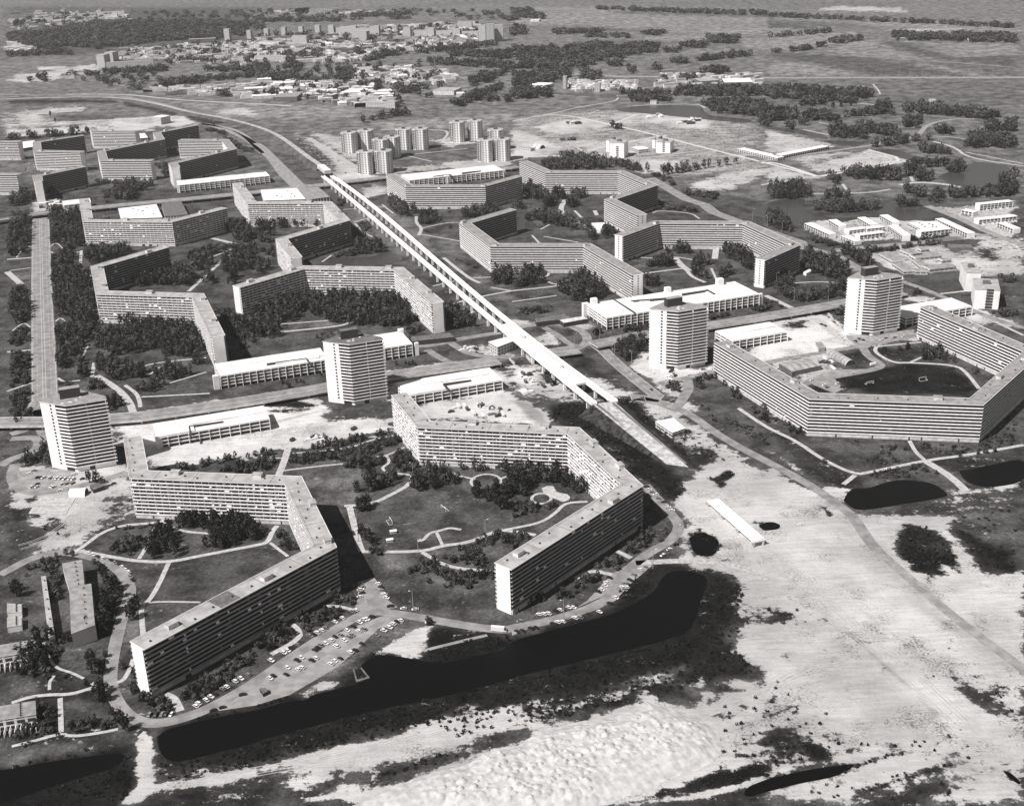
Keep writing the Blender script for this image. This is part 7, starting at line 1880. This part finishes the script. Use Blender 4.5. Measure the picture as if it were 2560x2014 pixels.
scatter('A 560,110 1000,100 1100,170 600,180 80,230 80,150', 22, hm, 'house', 'tiny far roof among woods at the top left', 'house', 'far roofs among woods at the top left', (10, 100), (1.6, 2.6), 60)
scatter('C 520,700 1060,700 1060,760 520,770', 26, wh, 'warehouse', 'low pile or shed in the bright gravel works', 'shed', 'sheds in the bright gravel works', (5, 95), (.35, .6), 18)
scatter('C 1240,690 1600,690 1560,740 1250,740', 9, hm, 'house', 'farmhouse between the trees left of the factory', 'house', 'farmhouses left of the factory', (10, 100), (.9, 1.3), 30)
scatter('A 520,630 840,620 850,650 560,670', 7, hm, 'house', 'small roadside house on the far left flats', 'house', 'roadside houses on the far left flats', (10,), (.8, 1.1), 22)
scatter('B 300,110 700,100 760,110 300,120', 8, wh, 'warehouse', 'distant bright hall at the top of the picture', 'hall', 'distant bright halls', (8,), (1.2, 2.2), 80)
V_ = MB(); rq = random.Random(9)
for s_, n, L0 in (('A 950,470 1050,420 1650,380 2171,350 2171,560 1300,540 1000,520', 260, 14), ('B 0,330 700,345 1250,370 1880,330 1880,400 1300,440 800,530 0,530', 620, 22), ('B 0,700 700,700 1180,850 1180,905 860,905 400,850 0,835', 170, 16), ('B 800,560 1600,600 1750,690 1400,740 850,700', 160, 18),
                  ('A 80,130 1000,100 1150,180 700,200 80,260', 170, 20), ('A 70,360 300,420 300,450 70,450', 50, 20), ('C 500,690 1060,700 1060,770 500,775', 130, 7), ('B 120,100 1100,90 1200,110 120,130', 40, 30), ('A 1180,760 2171,720 2171,840 1500,800', 70, 16), ('B 640,230 1900,190 1900,330 640,330', 160, 22), ('C 1200,640 2100,640 2100,740 1200,740', 70, 14)):
    pl = P(s_); lo, hi = pl.min(0), pl.max(0); k = 0
    while k < n:
        x, y = rq.uniform(lo[0], hi[0]), rq.uniform(lo[1], hi[1])
        if not inside(pl, np.array(x), np.array(y)): continue
        L_, W_, h = L0*rq.uniform(.7, 2.2), rq.uniform(7, 12), rq.uniform(4, 8); mi = rq.choice((0, 0, 1, 2)); V_.box((x, y), rq.choice((15, 105, 22, 20)), L_, W_, 0, h, mi, rq.choice((0, 3, 3, 4))); k += 1
tag(link('distant_houses', V_.mesh('distant_houses', ['housew', 'houseb', 'deck', 'tilel', 'roof'])), 'countless small pale roofs and sheds of the far suburb and industrial area', 'houses', None, 'stuff')
# ---------------------------------------------------------------- the lumpy sand heap at the bottom
def heap():
    out = P('N 900,1660 1300,1480 1740,1370 2000,1230 O 60,1180 230,1060 480,1010 860,950 1040,890 1110,800 1210,830 1400,900 1600,960 1760,1080 1830,1250 1800,1400 1500,1500 1200,1620 900,1740 500,1850 0,1850 N 1800,1850 800,1850 700,1760')
    lo, hi = out.min(0), out.max(0); st = .6; xs = np.arange(lo[0]-4, hi[0]+4, st); ys = np.arange(lo[1]-4, hi[1]+4, st); X, Y = np.meshgrid(xs, ys); d = sdist(out, X, Y)
    Z = np.clip(d/16, 0, 1); Z = (Z*Z*(3-2*Z))*3.4
    bumps = P('N 1900,1300 2171,1200 O 100,1180 550,1060 1100,970 1450,960 1650,1060 1720,1230 1500,1330 1100,1400 800,1500 700,1800 0,1800 N 1400,1800 1400,1600'); db = np.clip(sdist(bumps, X, Y)/14+.15, 0, 1)
    g = np.random.default_rng(4); cell = 3.7; B = np.zeros_like(X)
    for cx_ in np.arange(lo[0], hi[0], cell):
        for cy_ in np.arange(lo[1], hi[1], cell*.8):
            px_, py_ = cx_+g.uniform(0, cell), cy_+g.uniform(0, cell*.8); r_ = g.uniform(1.2, 2.9); h_ = g.uniform(.2, 1.5)*(.35 if g.uniform() < .25 else 1)
            i0, i1 = np.searchsorted(ys, py_-r_), np.searchsorted(ys, py_+r_); j0, j1 = np.searchsorted(xs, px_-r_), np.searchsorted(xs, px_+r_)
            if i1 <= i0 or j1 <= j0: continue
            q = 1-np.hypot(X[i0:i1, j0:j1]-px_, (Y[i0:i1, j0:j1]-py_)*1.15)/r_; B[i0:i1, j0:j1] = np.maximum(B[i0:i1, j0:j1], h_*np.clip(q*1.6, 0, 1)**.8)
    nz = sum(np.sin(X*a_+Y*b_+p_)/(a_*a_+b_*b_)**.5*.16 for a_, b_, p_ in ((.21, .1, 0), (.13, -.33, 1), (.6, .45, 2), (-.5, .9, 3), (1.3, .4, 4), (.7, -1.5, 5), (2.1, 1.2, 1), (-1.9, 2.3, 2)))
    Z = Z+B*db*(.9+nz*.3)+nz*.3*np.clip(d/6, 0, 1)-.35; n0, n1 = X.shape; mb_v = np.stack([X, Y, Z], -1).reshape(-1, 3); keep = d > -2.5
    F = []
    for i in range(n0-1):
        for j in range(n1-1):
            if keep[i, j] and keep[i+1, j] and keep[i, j+1] and keep[i+1, j+1]: a = i*n1+j; F.append((a, a+1, a+1+n1, a+n1))
    me = bpy.data.meshes.new('sand_heap'); me.from_pydata(mb_v.tolist(), [], F); me.materials.append(mat('heap_sand', .44, .95, .16, .25)); 
    o = link('sand_heap', me); o['kind'] = 'structure'
heap()
# ---------------------------------------------------------------- haze
hx = MB(); hx.prism([(-16000, -1500), (16000, -1500), (16000, 16000), (-16000, 16000)], -1.0, 440)
ho = link('haze', hx.mesh('haze', []) if False else hx.mesh('haze', 'white')); ho.data.materials.clear()
hm_ = bpy.data.materials.new('haze'); hm_.use_nodes = True; hn = hm_.node_tree.nodes; hn.remove(hn['Principled BSDF']); pv = hn.new('ShaderNodeVolumePrincipled')
pv.inputs['Color'].default_value = (.93, .93, .93, 1); pv.inputs['Density'].default_value = HAZE; hm_.node_tree.links.new(pv.outputs[0], hn['Material Output'].inputs['Volume'])
ho.data.materials.append(hm_); ho['kind'] = 'stuff'; tag(ho, 'thin pale summer haze in the air over the whole district', 'haze')
